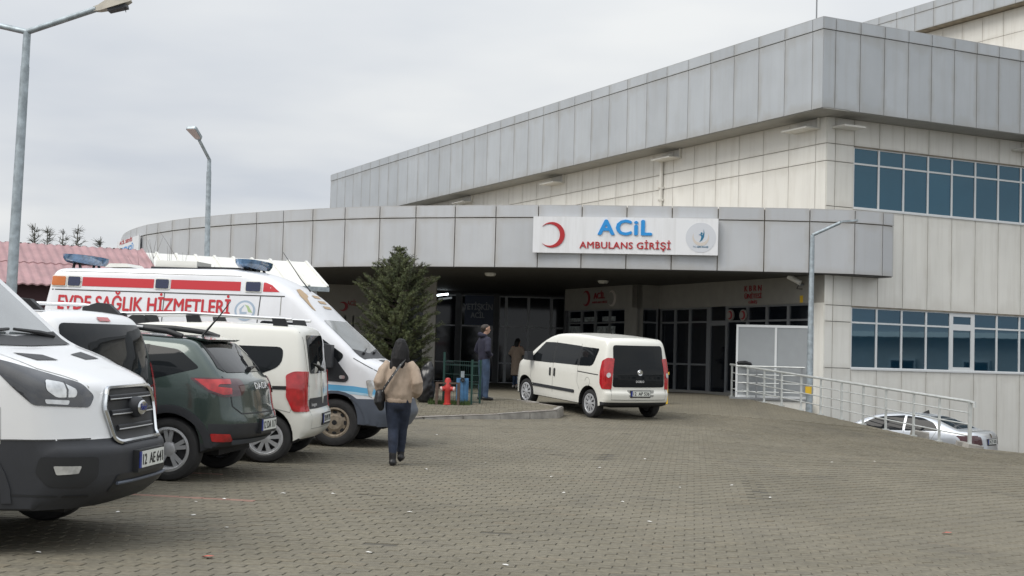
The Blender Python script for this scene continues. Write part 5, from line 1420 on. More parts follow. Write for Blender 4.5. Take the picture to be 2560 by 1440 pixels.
c.patch('bonnet_vent', [(2.18, -0.2), (2.30, -0.2), (2.30, 0.25), (2.18, 0.25)], 'z+', 'black', 0.004, 0.05)
c.patch('headlight', [(-0.92, 0.72), (-0.60, 0.74), (-0.62, 0.94), (-0.94, 0.98)], 'x+', 'lamp_clear', 0.006, 0.05, r=0.03); c.patch('headlight', [(0.92, 0.72), (0.60, 0.74), (0.62, 0.94), (0.94, 0.98)], 'x+', 'lamp_clear', 0.006, 0.05, r=0.03)
c.patch('grille', [(-0.5, 0.74), (0.5, 0.74), (0.5, 0.90), (-0.5, 0.90)], 'x+', 'black', 0.006, 0.06, r=0.04)
# gold arch and lettering on the roof fairing
arch_ = [(-0.50, 1.98), (-0.44, 2.16), (-0.22, 2.26), (0.05, 2.28), (-0.02, 2.17), (-0.20, 2.14), (-0.34, 2.06), (-0.42, 1.94)]
c.patch('emblem', [(y_ - 0.22, z) for y_, z in arch_], 'x+', 'sticker_tan', 0.006, 0.05, r=0.03)
for z in (2.16, 2.08, 2.00): c.patch('fairing_lettering', [(0.06, z), (0.52, z), (0.52, z + 0.04), (0.06, z + 0.04)], 'x+', 'sticker_tan', 0.006, 0.06)
# beacon bars
for x0 in (-2.36, 0.22):
    zz0 = 2.545
    sec = [(-0.10, 0.0), (-0.15, 0.06), (-0.16, 0.125), (0.16, 0.125), (0.15, 0.06), (0.10, 0.0)]
    def bar(y_, sc_): return [(x0 + u * sc_, y_, zz0 + 0.02 + w_ * (0.55 + 0.45 * sc_) + (1 - sc_) * 0.05) for u, w_ in sec]
    ys = [(-0.70, 0.15), (-0.64, 0.55), (-0.48, 0.9), (-0.2, 1.1), (0.2, 1.1), (0.48, 0.9), (0.64, 0.55), (0.70, 0.15)]
    q = MB()
    for k, (y_, sc_) in enumerate(ys): q.v += bar(y_, sc_)
    for k in range(len(ys) - 1):
        for j in range(6): q.f.append((k * 6 + j, k * 6 + (j + 1) % 6, (k + 1) * 6 + (j + 1) % 6, (k + 1) * 6 + j)); q.mi.append(1 if j == 2 else 0)
    q.f += [tuple(range(6)), tuple(len(q.v) - 6 + j for j in range(6))]; q.mi += [0, 0]
    bc = q.build('beacon_bar', ['lamp_blue_clear', 'lamp_blue'], t5, 40)
    for y_ in (-0.35, 0.35):
        f_ = MB(); f_.tube([(x0 - 0.05, y_, 2.46), (x0 - 0.02, y_, 2.63)], 0.022, 6); f_.tube([(x0 + 0.07, y_, 2.46), (x0 + 0.03, y_, 2.63)], 0.022, 6); f_.build('beacon_foot', 'black', bc)
# roof hatch box and vent
q = MB(); q.box((-0.75, -0.05, 2.50), (0.05, 0.6, 2.585)); q.box((-1.25, -0.10, 2.54), (-0.62, 0.55, 2.66), 1); q.box((-1.30, -0.15, 2.50), (0.30, 0.0, 2.56)); q.build('roof_unit', ['plastic', 'paint_cream'], t5)
q = MB(); q.prism([(-1.95, 2.52), (-1.88, 2.58), (-1.62, 2.585), (-1.55, 2.53)], -0.3, 0.3, lambda u, v, h: (u, h, v)); q.build('roof_vent', 'paint_cream', t5)
q = MB(); q.tube([(1.06, 0.1, 2.26), (0.90, 0.1, 2.45), (0.62, 0.1, 2.85)], [0.012, 0.008, 0.004], 6); q.build('antenna', 'black', t5)
put(t5, -4.05, 20.53, RX(-6.3)); t5.scale = (1, 1, 0.965)

# ---------------------------------------------------------------- cream small van driving up to the entrance
t6 = empty('passenger_van', label='cream white small van with black tailgate glass at the entrance ramp', cat='van')
axles_z = 0.32
c = Car([(-2.00, 0.33), (-2.09, 0.42, 0.06), (-2.11, 0.60, 0.06), (-2.06, 0.66, 0.04), (-2.05, 1.05, 0.3), (-1.93, 1.72, 0.14), (-1.80, 1.82, 0.10), (-0.3, 1.86, 0.6), (0.55, 1.76, 0.5), (1.40, 1.15, 0.2), (2.05, 0.95, 0.35), (2.26, 0.62, 0.15), (2.18, 0.25)],
        0.28, [1.37, -1.38], 0.385, 0.915, 1.02, 0.15, 0.28, 0.10, 0.03, 0.075, (0.13, 0.05))
c.finish(t6, 'paint_cream', [('bumper_strip', 'plastic', [((0, 0, 0.40), (0, 0, 1)), ((-1.80, 0, 0), (1, 0, 0))], lambda p: p.z < 0.40 and p.x < -1.80)])
for x in (1.37, -1.38):
    for y in (-0.775, 0.775): wheel(t6, x, y, 0.318, 0.2, 'cap')
for sg, ax in ((-1, 'y-'), (1, 'y+')):
    c.patch('side_window', [(-1.62, 1.56, .06), (-1.48, 1.16, .12), (-0.95, 1.13), (-0.95, 1.56)], ax, 'car_glass', 0.004, 0.06, r=0.03)
    c.patch('side_window', [(-0.86, 1.13), (0.10, 1.11), (0.10, 1.58), (-0.86, 1.57)], ax, 'car_glass', 0.004, 0.06, r=0.02)
    c.patch('side_window', [(0.18, 1.10), (1.22, 1.08), (0.62, 1.56), (0.18, 1.58)], ax, 'car_glass', 0.004, 0.06, r=0.03)
    c.patch('window_pillar', [(-0.95, 1.13), (-0.86, 1.13), (-0.86, 1.57), (-0.95, 1.56)], ax, 'black', 0.0035, 0.05); c.patch('window_pillar', [(0.10, 1.11), (0.18, 1.10), (0.18, 1.58), (0.10, 1.58)], ax, 'black', 0.0035, 0.05)
    c.patch('side_moulding', [(-0.80, 0.50), (1.06, 0.50), (1.06, 0.57), (-0.80, 0.57)], ax, 'plastic', 0.014, 0.08, r=0.03, skirt=0.012)
    c.line('door_seam', [(0.14, 1.62), (0.14, 0.42)], ax, 'seam_soft', 0.010); c.line('door_seam', [(-0.90, 1.62), (-0.90, 0.75), (-1.0, 0.6)], ax, 'seam_soft', 0.010); c.line('door_seam', [(1.10, 1.08), (1.12, 0.7), (1.0, 0.42)], ax, 'seam_soft', 0.010)
    c.line('slide_rail', [(-1.72, 0.985), (-0.90, 1.00)], ax, 'seam', 0.022)
    for x0 in (0.03, 0.22):
        c.patch('door_handle', [(x0, 0.80), (x0 + 0.065, 0.80), (x0 + 0.065, 0.99), (x0, 0.99)], ax, 'black', 0.014, 0.04, r=0.03, skirt=0.01)
    fl = [(-1.32 + 0.095 * math.cos(2 * math.pi * j / 20), 0.80 + 0.095 * math.sin(2 * math.pi * j / 20)) for j in range(17)]
    c.line('fuel_flap', fl, ax, 'seam_soft', 0.008)
    c.patch('tail_light', [(0.66, 1.30), (0.62, 1.05), (0.63, 0.80), (0.69, 0.69), (0.90, 0.69), (0.92, 1.37), (0.78, 1.38)], 'r' + ax[1], 'lamp_red', 0.012, 0.03, r=0.03, skirt=0.01)
    c.patch('reversing_lamp', [(0.83 + 0.04 * math.cos(2 * math.pi * j / 14), 1.0 + 0.055 * math.sin(2 * math.pi * j / 14)) for j in range(14)], 'r' + ax[1], 'lamp_clear', 0.018, 0.03)
    q = MB(); q.prism([(0.98, 1.10), (1.16, 1.10), (1.14, 1.30), (1.02, 1.31)], sg * 0.94, sg * 1.10, lambda u, v, h: (u, h, v)); q.build('mirror', 'plastic', t6)
    c.line('roof_groove', [(-1.75, sg * 0.62), (0.5, sg * 0.58)], 'z+', 'seam_soft', 0.012)
c.patch('windscreen', [(-0.72, 1.19), (0.72, 1.19), (0.64, 1.66), (-0.64, 1.66)], 'x+', 'car_glass_light', 0.005, 0.06, r=0.06)
rw = c.patch('tailgate_glass', [(-0.70, 0.74), (0.70, 0.74), (0.66, 1.66), (-0.66, 1.66)], 'x-', 'car_glass', 0.006, 0.05, r=0.07, skirt=0.006)
hb = c.hit('x-', 0.0, 1.06, 0.01)[0]
q = MB(); q.lathe([(0.0, -0.014), (0.030, -0.014), (0.034, -0.008), (0.062, -0.012), (0.07, 0.0)], 24, 'x'); o = q.build('badge', 'chrome', rw, 40); o.location = hb
c.word('lettering', 'DOBLO', 'x-', 0.11, 0.845, 0.22, 0.045, 'badge_white', 0.01, 0.009, -1, rw)
c.line('tailgate_seam', [(-0.74, 0.70), (-0.73, 0.46), (0.73, 0.46), (0.74, 0.70)], 'x-', 'seam', 0.010)
rc = c.patch('plate_recess', [(-0.36, 0.53), (0.30, 0.53), (0.34, 0.68), (-0.40, 0.68)], 'x-', 'seam_soft', 0.003, 0.06, r=0.02)
plate(t6, c.hit('x-', 0, 0.60, 0.008)[0], (0, -1, 0), '12  AP 536')
RL = at_y(1478, 1045, 31.2); FL = at_y(1320, 1010, 33.55)
place(t6, RL, FL, (-1.38, 0.80), (1.37, 0.80))

# ---------------------------------------------------------------- silver saloon in the lower car park
t7 = empty('saloon_car', label='silver saloon car parked below the railing beside the white wall', cat='car')
axles_z = 0.31
c = Car([(-2.20, 0.35), (-2.28, 0.55, 0.1), (-2.24, 0.98, 0.10), (-2.14, 1.06, 0.05), (-1.72, 1.08, 0.1), (-0.92, 1.41, 0.3), (-0.3, 1.46, 0.5), (0.45, 1.40, 0.4), (1.18, 1.00, 0.2), (1.95, 0.84, 0.3), (2.24, 0.6, 0.2), (2.15, 0.25)],
        0.24, [1.32, -1.26], 0.36, 0.885, 0.92, 0.22, 0.30, 0.16, 0.03, 0.08, (0.15, 0.10))
c.finish(t7, 'paint_silver')
for x in (1.32, -1.26):
    for y in (-0.76, 0.76): wheel(t7, x, y, 0.315, 0.2, 'alloy')
for sg, ax in ((-1, 'y-'), (1, 'y+')):
    c.patch('side_window', [(-1.28, 1.05, .05), (-1.18, 1.22, .1), (-0.85, 1.34, .1), (-0.46, 1.37), (-0.46, 1.02)], ax, 'car_glass', 0.004, 0.06, r=0.02)
    c.patch('side_window', [(-0.40, 1.02), (-0.40, 1.38), (0.30, 1.32, .2), (0.92, 0.99)], ax, 'car_glass', 0.004, 0.06, r=0.02)
    c.line('door_seam', [(-1.24, 1.03), (-1.10, 0.80), (-1.0, 0.6)], ax, 'seam_soft', 0.010); c.line('door_seam', [(-0.43, 1.02), (-0.42, 0.4)], ax, 'seam_soft', 0.010)
    c.patch('tail_light', [(-1.90, 0.97), (-2.12, 0.98), (-2.28, 0.94), (-2.28, 0.76), (-2.05, 0.78), (-1.92, 0.84)], ax, 'lamp_dark_red', 0.008, 0.04, r=0.03)
    c.patch('tail_light', [(sg * 0.48, 0.76), (sg * 0.90, 0.74), (sg * 0.90, 0.97), (sg * 0.52, 0.95)], 'x-', 'lamp_dark_red', 0.007, 0.04, r=0.04)
    q = MB(); q.prism([(0.66, 0.98), (0.84, 0.98), (0.82, 1.12), (0.70, 1.13)], sg * 0.88, sg * 1.04, lambda u, v, h: (u, h, v)); q.build('mirror', 'black', t7)
    c.patch('door_handle', [(-1.08, 0.86), (-0.90, 0.87), (-0.90, 0.90), (-1.08, 0.89)], ax, 'chrome', 0.015, 0.04)
c.patch('rear_window', [(-0.60, 1.115), (0.60, 1.115), (0.48, 1.37), (-0.48, 1.37)], 'x-', 'car_glass', 0.005, 0.05, r=0.04)
c.patch('boot_spoiler', [(-2.02, -0.60), (-1.98, -0.64), (-1.98, 0.64), (-2.02, 0.60)], 'z+', 'black', 0.012, 0.06)
q = MB(); q.prism([(-0.72, 1.40), (-0.52, 1.42), (-0.70, 1.51)], -0.03, 0.03, lambda u, v, h: (u, h, v)); q.build('roof_fin', 'black', t7)
c.patch('badge', [(0.05 * math.cos(2 * math.pi * j / 16), 0.97 + 0.05 * math.sin(2 * math.pi * j / 16)) for j in range(16)], 'x-', 'chrome', 0.008, 0.03)
plate(t7, c.hit('x-', 0, 0.83, 0.01)[0], (0, -1, 0), '24 ZY 070')
rr_ = at_y(2474, 1098, 33.0); hd = RX(180 - 39)
t7.rotation_euler = (0, 0, hd)
t7.location = (rr_.x + 2.2 * math.cos(hd), rr_.y + 2.2 * math.sin(hd), LOW - 0.02)
# ================================================================== people
mat('skin', (0.42, 0.25, 0.18), 0.55, var=0.06, vscale=20); mat('hair_black', (0.008, 0.0075, 0.008), 0.62, spec=0.3); mat('hair_brown', (0.035, 0.026, 0.020), 0.6)
mat('jacket_beige', (0.40, 0.315, 0.245), 0.9, var=0.10, vscale=14, bump=0.3, bscale=220); mat('coat_beige', (0.34, 0.26, 0.20), 0.9, var=0.08, vscale=14)
mat('jeans_dark', (0.018, 0.026, 0.048), 0.85, var=0.25, vscale=10, bump=0.2, bscale=300); mat('jeans_blue', (0.040, 0.066, 0.118), 0.85, var=0.35, vscale=7, bump=0.2, bscale=300)
mat('hoodie_navy', (0.022, 0.022, 0.040), 0.9, var=0.15, vscale=10); mat('boot_black', (0.014, 0.014, 0.016), 0.45); mat('shoe_pale', (0.45, 0.42, 0.38), 0.7); mat('strap_stud', (0.6, 0.6, 0.58), 0.3, metal=0.6)
def lump(parts, voxel=0.014, smooth=4, wrinkle=0.0, wscale=9.0, seed=0.0, wz=0.8, ext=0.9):
    """parts: list of (points, radii); one continuous remeshed surface"""
    q = MB()
    for pts, rad in parts:
        n = len(pts); r0 = rad[0] if isinstance(rad, (list, tuple)) else rad
        P = [Vector(p) for p in pts]; R = list(rad) if isinstance(rad, (list, tuple)) else [rad] * n
        f = lambda r, k: (r[0] * k, r[1] * k) if isinstance(r, (tuple, list)) else r * k
        mx = lambda r: min(r) if isinstance(r, (tuple, list)) else r
        a = (P[0] - P[1]).normalized(); b = (P[-1] - P[-2]).normalized()
        P = [P[0] + a * mx(R[0]) * ext, P[0] + a * mx(R[0]) * ext * 0.66] + P + [P[-1] + b * mx(R[-1]) * 0.6, P[-1] + b * mx(R[-1]) * 0.9]
        R = [f(R[0], 0.35), f(R[0], 0.78)] + R + [f(R[-1], 0.78), f(R[-1], 0.35)]
        q.tube(P, R, 14)
    me = q.mesh('lump', 'skin'); o = bpy.data.objects.new('lump', me); COL.objects.link(o)
    md = o.modifiers.new('r', 'REMESH'); md.mode = 'VOXEL'; md.voxel_size = voxel
    sm = o.modifiers.new('s', 'SMOOTH'); sm.iterations = smooth; sm.factor = 0.5
    dg = bpy.context.evaluated_depsgraph_get(); dg.update()
    res = bpy.data.meshes.new_from_object(o.evaluated_get(dg)); bpy.data.objects.remove(o); bpy.data.meshes.remove(me)
    if wrinkle:
        nr = [v.normal.copy() for v in res.vertices]
        for v, n_ in zip(res.vertices, nr):
            p = v.co; k = noise.noise(Vector((p.x * wscale + seed, p.y * wscale, p.z * wscale * wz))) + 0.6 * noise.noise(Vector((p.x * wscale * 2.3, p.y * wscale * 2.3 + seed, p.z * wscale * 2.0 * wz)))
            v.co = p + n_ * (k * wrinkle)
    res.shade_smooth(); return res
def wear(name, parts, m_, root, **kw):
    me = lump(parts, **kw); me.materials.clear(); me.materials.append(MATS[m_]); return link(name, me, root)
def hand(p, d, side, sc=1.0):
    """palm and five bent fingers hanging from wrist p along d"""
    p = Vector(p); d = Vector(d).normalized(); a = Vector(side).normalized(); n_ = d.cross(a).normalized()
    out_ = [([p, p + d * 0.05, p + d * 0.09], [(0.024, 0.030), (0.020, 0.040), (0.016, 0.038)])]
    for k, ln in ((-1.5, 0.062), (-0.5, 0.075), (0.5, 0.078), (1.5, 0.068)):
        b = p + d * 0.085 + a * (k * 0.019); out_.append(([b, b + d * ln * 0.55 + n_ * 0.006, b + d * ln * 0.9 + n_ * 0.03], [0.0095, 0.009, 0.0075]))
    b = p + d * 0.03 + a * 0.035; out_.append(([b, b + d * 0.03 + a * 0.02, b + d * 0.06 + a * 0.02 + n_ * 0.012], [0.011, 0.010, 0.008]))
    return out_
def head_parts(c, fwd, h=0.225):
    """skull, jaw, nose, ears, neck around head centre c looking along fwd"""
    c = Vector(c); f = Vector(fwd).normalized(); s_ = f.cross(Vector((0, 0, 1))).normalized(); z = Vector((0, 0, 1))
    P = [([c - f * 0.03 + z * 0.025, c + f * 0.03 + z * 0.03], [0.078, 0.074]), ([c + f * 0.035 - z * 0.01, c + f * 0.045 - z * 0.075], [0.062, 0.042]),
         ([c + f * 0.095 + z * 0.005, c + f * 0.112 - z * 0.028], [0.010, 0.014]), ([c + f * 0.088 - z * 0.062, c + f * 0.088 - z * 0.066], [0.016, 0.016]),
         ([c - f * 0.015 - z * 0.06, c - f * 0.03 - z * 0.19], [0.052, 0.058])]
    for k in (-1, 1): P.append(([c + s_ * k * 0.078 - f * 0.005 + z * 0.012, c + s_ * k * 0.080 - f * 0.008 - z * 0.022], [0.016, 0.013]))
    return P
def eyes(root, c, fwd):
    c = Vector(c); f = Vector(fwd).normalized(); s_ = f.cross(Vector((0, 0, 1))).normalized(); z = Vector((0, 0, 1))
    for k in (-1, 1):
        q = MB(); o = c + f * 0.080 + s_ * k * 0.032 + z * 0.008
        q.lathe([(0.0, 0.008), (0.008, 0.005), (0.011, 0.0), (0.008, -0.005), (0, -0.008)], 10, 'z', tuple(o)); q.build('eye', 'black', root, 60)

# ---- woman walking away, seen from behind: beige jacket, dark jeans, black boots, cross-body bag
P = ground_at(990, 1166); wom = empty('person', (P.x, P.y, P.z + 0.009), RX(-4), label='person in beige jacket and dark jeans walking away with a crossbody bag', cat='person')
wom.scale = (0.92, 0.95, 0.96)
body = [([(0, 0, 0.86), (0, 0, 1.05), (0, 0.0, 1.22), (0, 0.0, 1.33)], [(0.13, 0.09), (0.12, 0.08), (0.12, 0.08), (0.06, 0.05)]),
        ([(-0.08, 0, 0.84), (-0.06, 0.04, 0.46), (-0.045, -0.02, 0.12)], [0.070, 0.042, 0.030]), ([(0.075, 0, 0.84), (0.045, 0.15, 0.48), (0.025, 0.20, 0.14)], [0.070, 0.042, 0.030]),
        ([(-0.13, 0, 1.26), (-0.235, -0.03, 1.05), (-0.20, 0.12, 0.90)], [0.038, 0.034, 0.028]), ([(0.13, 0, 1.26), (0.235, -0.03, 1.05), (0.20, 0.12, 0.90)], [0.038, 0.034, 0.028]),
        ([(-0.045, -0.03, 0.06), (-0.045, 0.08, 0.03)], [0.035, 0.03]), ([(0.03, 0.18, 0.09), (0.03, 0.28, 0.07)], [0.035, 0.03])]
body += head_parts((0.01, 0.02, 1.475), (0, 1, 0)) + hand((-0.20, 0.15, 0.89), (0.2, 0.7, -0.3), (1, 0, 0)) + hand((0.21, 0.17, 0.91), (-0.2, 0.7, -0.3), (-1, 0, 0))
wear('body', body, 'skin', wom, voxel=0.011, smooth=3)
eyes(wom, (0.01, 0.02, 1.475), (0, 1, 0))
wear('jacket', [([(0, 0.01, 0.83), (0, 0.01, 0.90), (0, 0, 1.08), (0, 0, 1.24), (0, 0.01, 1.345)], [(0.178, 0.13), (0.205, 0.15), (0.198, 0.14), (0.18, 0.12), (0.09, 0.08)]),
                ([(-0.12, 0.0, 1.285), (-0.195, -0.01, 1.19), (-0.255, -0.04, 1.05), (-0.245, 0.01, 0.965), (-0.215, 0.10, 0.90)], [0.075, 0.088, 0.084, 0.076, 0.055]),
                ([(0.12, 0.0, 1.285), (0.195, -0.01, 1.19), (0.255, -0.04, 1.05), (0.245, 0.01, 0.965), (0.215, 0.10, 0.90)], [0.075, 0.088, 0.084, 0.076, 0.055])], 'jacket_beige', wom, voxel=0.011, smooth=3, wrinkle=0.011, wscale=11, wz=0.45, ext=0.12)
wear('hem_band', [([(0, 0.01, 0.795), (0, 0.01, 0.835)], [(0.178, 0.128), (0.185, 0.135)])], 'jacket_beige', wom, voxel=0.009, smooth=2, wrinkle=0.003, wscale=34, wz=0.1, ext=0.1)
wear('jeans', [([(0, 0, 0.90), (0, 0, 0.78)], [(0.165, 0.115), (0.155, 0.115)]), ([(-0.075, 0, 0.84), (-0.07, 0.02, 0.66), (-0.06, 0.04, 0.46), (-0.05, 0.0, 0.30), (-0.045, -0.02, 0.15)], [0.102, 0.092, 0.074, 0.070, 0.052]),
               ([(0.075, 0, 0.84), (0.065, 0.08, 0.66), (0.045, 0.15, 0.48), (0.03, 0.18, 0.32), (0.025, 0.20, 0.17)], [0.104, 0.095, 0.074, 0.068, 0.052])], 'jeans_dark', wom, voxel=0.012, wrinkle=0.004, wscale=14)
for nm, (x, y, z) in (('boot', (-0.045, -0.02, 0.0)), ('boot', (0.028, 0.20, 0.05))):
    wear(nm, [([(x, y, z + 0.16), (x, y - 0.005, z + 0.06)], [0.052, 0.046]), ([(x, y - 0.03, z + 0.042), (x, y + 0.10, z + 0.034), (x, y + 0.15, z + 0.028)], [(0.046, 0.042), (0.044, 0.034), (0.036, 0.026)]), ([(x, y - 0.035, z + 0.04), (x, y - 0.035, z + 0.012)], [0.032, 0.028])], 'boot_black', wom, voxel=0.009)
wear('hair', [([(0.01, -0.005, 1.53), (0.012, -0.05, 1.44), (0.005, -0.085, 1.34), (0.0, -0.10, 1.235)], [(0.080, 0.08), (0.086, 0.07), (0.094, 0.05), (0.075, 0.025)]),
              ([(0.0, 0.03, 1.55), (-0.05, 0.01, 1.44), (-0.08, -0.07, 1.27), (-0.085, -0.09, 1.24)], [0.065, 0.055, 0.042, 0.03]), ([(0.02, 0.03, 1.55), (0.08, 0.0, 1.44), (0.105, -0.02, 1.30), (0.11, -0.01, 1.25)], [0.065, 0.050, 0.036, 0.02])], 'hair_black', wom, voxel=0.009, smooth=2, wrinkle=0.006, wscale=42, wz=0.08)
st_pts = [(0.08, -0.085, 1.345), (0.03, -0.16, 1.26), (-0.06, -0.185, 1.13), (-0.15, -0.17, 1.00), (-0.215, -0.10, 0.90)]
q = MB(); q.tube(st_pts, [(0.026, 0.008)] * 5, 8); strap = q.build('bag_strap', 'black', wom, 50)
for k in range(7):
    t = 0.3 + k * 0.55; i = min(3, int(t)); f_ = t - i
    a = Vector(st_pts[i]).lerp(Vector(st_pts[i + 1]), f_); q = MB(); q.lathe([(0, -0.012), (0.008, -0.010), (0.010, 0.0)], 8, 'y', tuple(a)); q.build('stud', 'strap_stud', strap)
wear('bag', [([(-0.235, -0.02, 0.90), (-0.245, -0.03, 0.80), (-0.225, -0.01, 0.73)], [(0.075, 0.11), (0.07, 0.12), (0.045, 0.08)])], 'boot_black', wom, voxel=0.013, wrinkle=0.006, wscale=16)

# ---- man standing in navy hoodie and blue jeans, looking to the right, hands in the pouch pocket
P = at_y(1207, 1001, 32.4); man = empty('person', (P.x, P.y, isl_z(P.x, P.y) + 0.012 if in_poly(P.x, P.y, island_poly) else gz(P.x, P.y) + 0.012), RX(-62), label='person in navy hoodie and blue jeans standing on the pavement', cat='person')
hc = (0.0, 0.025, 1.645); 
body = [([(0, 0, 0.95), (0, 0, 1.15), (0, 0.0, 1.36), (0, -0.01, 1.47)], [(0.13, 0.09), (0.13, 0.09), (0.14, 0.09), (0.075, 0.06)]),
        ([(-0.09, 0, 0.92), (-0.10, 0.02, 0.50), (-0.11, -0.01, 0.10)], [0.075, 0.05, 0.036]), ([(0.09, 0, 0.92), (0.10, 0.02, 0.50), (0.12, -0.01, 0.10)], [0.075, 0.05, 0.036]),
        ([(-0.17, 0, 1.38), (-0.265, -0.05, 1.16), (-0.14, 0.12, 1.05)], [0.042, 0.036, 0.030]), ([(0.17, 0, 1.38), (0.265, -0.05, 1.16), (0.14, 0.12, 1.05)], [0.042, 0.036, 0.030]),
        ([(-0.11, -0.03, 0.06), (-0.12, 0.14, 0.03)], [0.038, 0.034]), ([(0.12, -0.03, 0.06), (0.14, 0.14, 0.03)], [0.038, 0.034])]
body += head_parts(hc, (0.15, 1, 0.02)) + hand((-0.14, 0.13, 1.05), (0.9, 0.25, -0.1), (0, 0, 1)) + hand((0.14, 0.13, 1.05), (-0.9, 0.25, -0.1), (0, 0, 1))
wear('body', body, 'skin', man, voxel=0.011, smooth=3); eyes(man, hc, (0.15, 1, 0.02))
wear('hoodie', [([(0, 0, 0.93), (0, 0.01, 1.05), (0, 0, 1.22), (0, 0, 1.38), (0, -0.01, 1.475)], [(0.175, 0.125), (0.19, 0.14), (0.195, 0.135), (0.20, 0.125), (0.10, 0.08)]),
                ([(-0.16, 0, 1.40), (-0.24, -0.03, 1.27), (-0.285, -0.055, 1.14), (-0.235, 0.02, 1.06), (-0.12, 0.12, 1.05)], [0.075, 0.075, 0.068, 0.060, 0.050]),
                ([(0.16, 0, 1.40), (0.24, -0.03, 1.27), (0.285, -0.055, 1.14), (0.235, 0.02, 1.06), (0.12, 0.12, 1.05)], [0.075, 0.075, 0.068, 0.060, 0.050]),
                ([(-0.07, -0.075, 1.50), (0.0, -0.12, 1.52), (0.07, -0.075, 1.50)], [0.055, 0.065, 0.055]), ([(-0.085, -0.04, 1.50), (0, 0.055, 1.455), (0.085, -0.04, 1.50)], [0.042, 0.036, 0.042])], 'hoodie_navy', man, voxel=0.013, wrinkle=0.007, wscale=9, seed=4)
wear('jeans', [([(0, 0, 0.98), (0, 0, 0.88)], [(0.16, 0.115), (0.16, 0.115)]), ([(-0.085, 0, 0.92), (-0.10, 0.01, 0.70), (-0.105, 0.02, 0.48), (-0.11, 0.0, 0.28), (-0.115, 0.0, 0.08)], [0.098, 0.092, 0.078, 0.070, 0.066]),
               ([(0.085, 0, 0.92), (0.10, 0.01, 0.70), (0.11, 0.02, 0.48), (0.12, 0.0, 0.28), (0.125, 0.0, 0.08)], [0.098, 0.092, 0.078, 0.070, 0.066])], 'jeans_blue', man, voxel=0.012, wrinkle=0.006, wscale=11)
for x in (-0.115, 0.13):
    wear('shoe', [([(x, -0.05, 0.045), (x, 0.06, 0.045), (x * 1.1, 0.17, 0.03)], [(0.046, 0.045), (0.050, 0.045), (0.042, 0.030)])], 'boot_black', man, voxel=0.009)
wear('hair', [([(hc[0] - 0.004, hc[1] - 0.045, hc[2] + 0.030), (hc[0] + 0.002, hc[1] + 0.012, hc[2] + 0.048)], [0.083, 0.074]), ([(hc[0] - 0.008, hc[1] - 0.058, hc[2] + 0.02), (hc[0] - 0.01, hc[1] - 0.06, hc[2] - 0.045)], [0.066, 0.048])], 'hair_brown', man, voxel=0.009, smooth=2, wrinkle=0.003, wscale=40)

# ---- woman in a long beige coat going in, far under the canopy
P = at_y(1290, 972, 45.6); cw = empty('person', (P.x, P.y, gz(P.x, P.y) + 0.01), RX(-25), label='person in long beige coat walking into the dark entrance', cat='person')
body = [([(0, 0, 0.88), (0, 0, 1.25), (0, 0, 1.36)], [(0.14, 0.10), (0.15, 0.10), (0.11, 0.08)]), ([(-0.08, 0, 0.86), (-0.08, 0.05, 0.46), (-0.08, 0.0, 0.10)], [0.07, 0.045, 0.034]), ([(0.08, 0, 0.86), (0.08, 0.0, 0.46), (0.08, -0.12, 0.12)], [0.07, 0.045, 0.034]),
        ([(-0.16, 0, 1.32), (-0.22, -0.02, 1.08), (-0.14, 0.16, 1.02)], [0.05, 0.04, 0.032]), ([(0.16, 0, 1.32), (0.25, 0.05, 1.12), (0.22, 0.24, 1.10)], [0.05, 0.04, 0.032]), ([(-0.08, -0.02, 0.06), (-0.08, 0.10, 0.03)], [0.036, 0.03]), ([(0.08, -0.14, 0.08), (0.08, -0.05, 0.03)], [0.036, 0.03])]
body += head_parts((0, 0.05, 1.50), (0, 1, -0.3)) + hand((0.22, 0.25, 1.10), (0, 1, 0.1), (1, 0, 0)) + hand((-0.13, 0.17, 1.02), (0.3, 1, 0), (-1, 0, 0))
wear('body', body, 'skin', cw, voxel=0.013, smooth=3); eyes(cw, (0, 0.05, 1.50), (0, 1, -0.3))
wear('coat', [([(0, 0, 0.42), (0, 0, 0.70), (0, 0, 1.0), (0, 0, 1.22), (0, 0.01, 1.37)], [(0.20, 0.165), (0.19, 0.155), (0.185, 0.14), (0.19, 0.13), (0.10, 0.08)]),
              ([(-0.13, 0, 1.31), (-0.23, -0.02, 1.12), (-0.15, 0.13, 1.02)], [0.075, 0.075, 0.055]), ([(0.13, 0, 1.31), (0.25, 0.04, 1.13), (0.23, 0.20, 1.10)], [0.075, 0.075, 0.055])], 'coat_beige', cw, voxel=0.016, wrinkle=0.006, ext=0.15)
wear('jeans', [([(-0.08, 0.03, 0.50), (-0.08, 0.0, 0.12)], [0.066, 0.054]), ([(0.08, -0.02, 0.50), (0.08, -0.11, 0.14)], [0.066, 0.054])], 'jeans_blue', cw, voxel=0.014)
for x, y in ((-0.08, -0.02), (0.08, -0.13)): wear('shoe', [([(x, y - 0.03, 0.05), (x, y + 0.13, 0.035)], [(0.045, 0.05), (0.04, 0.035)])], 'shoe_pale', cw, voxel=0.011)
wear('hair', [([(0, 0.03, 1.55), (0, -0.04, 1.48), (0, -0.06, 1.36)], [(0.085, 0.08), (0.09, 0.06), (0.07, 0.04)])], 'hair_black', cw, voxel=0.012)
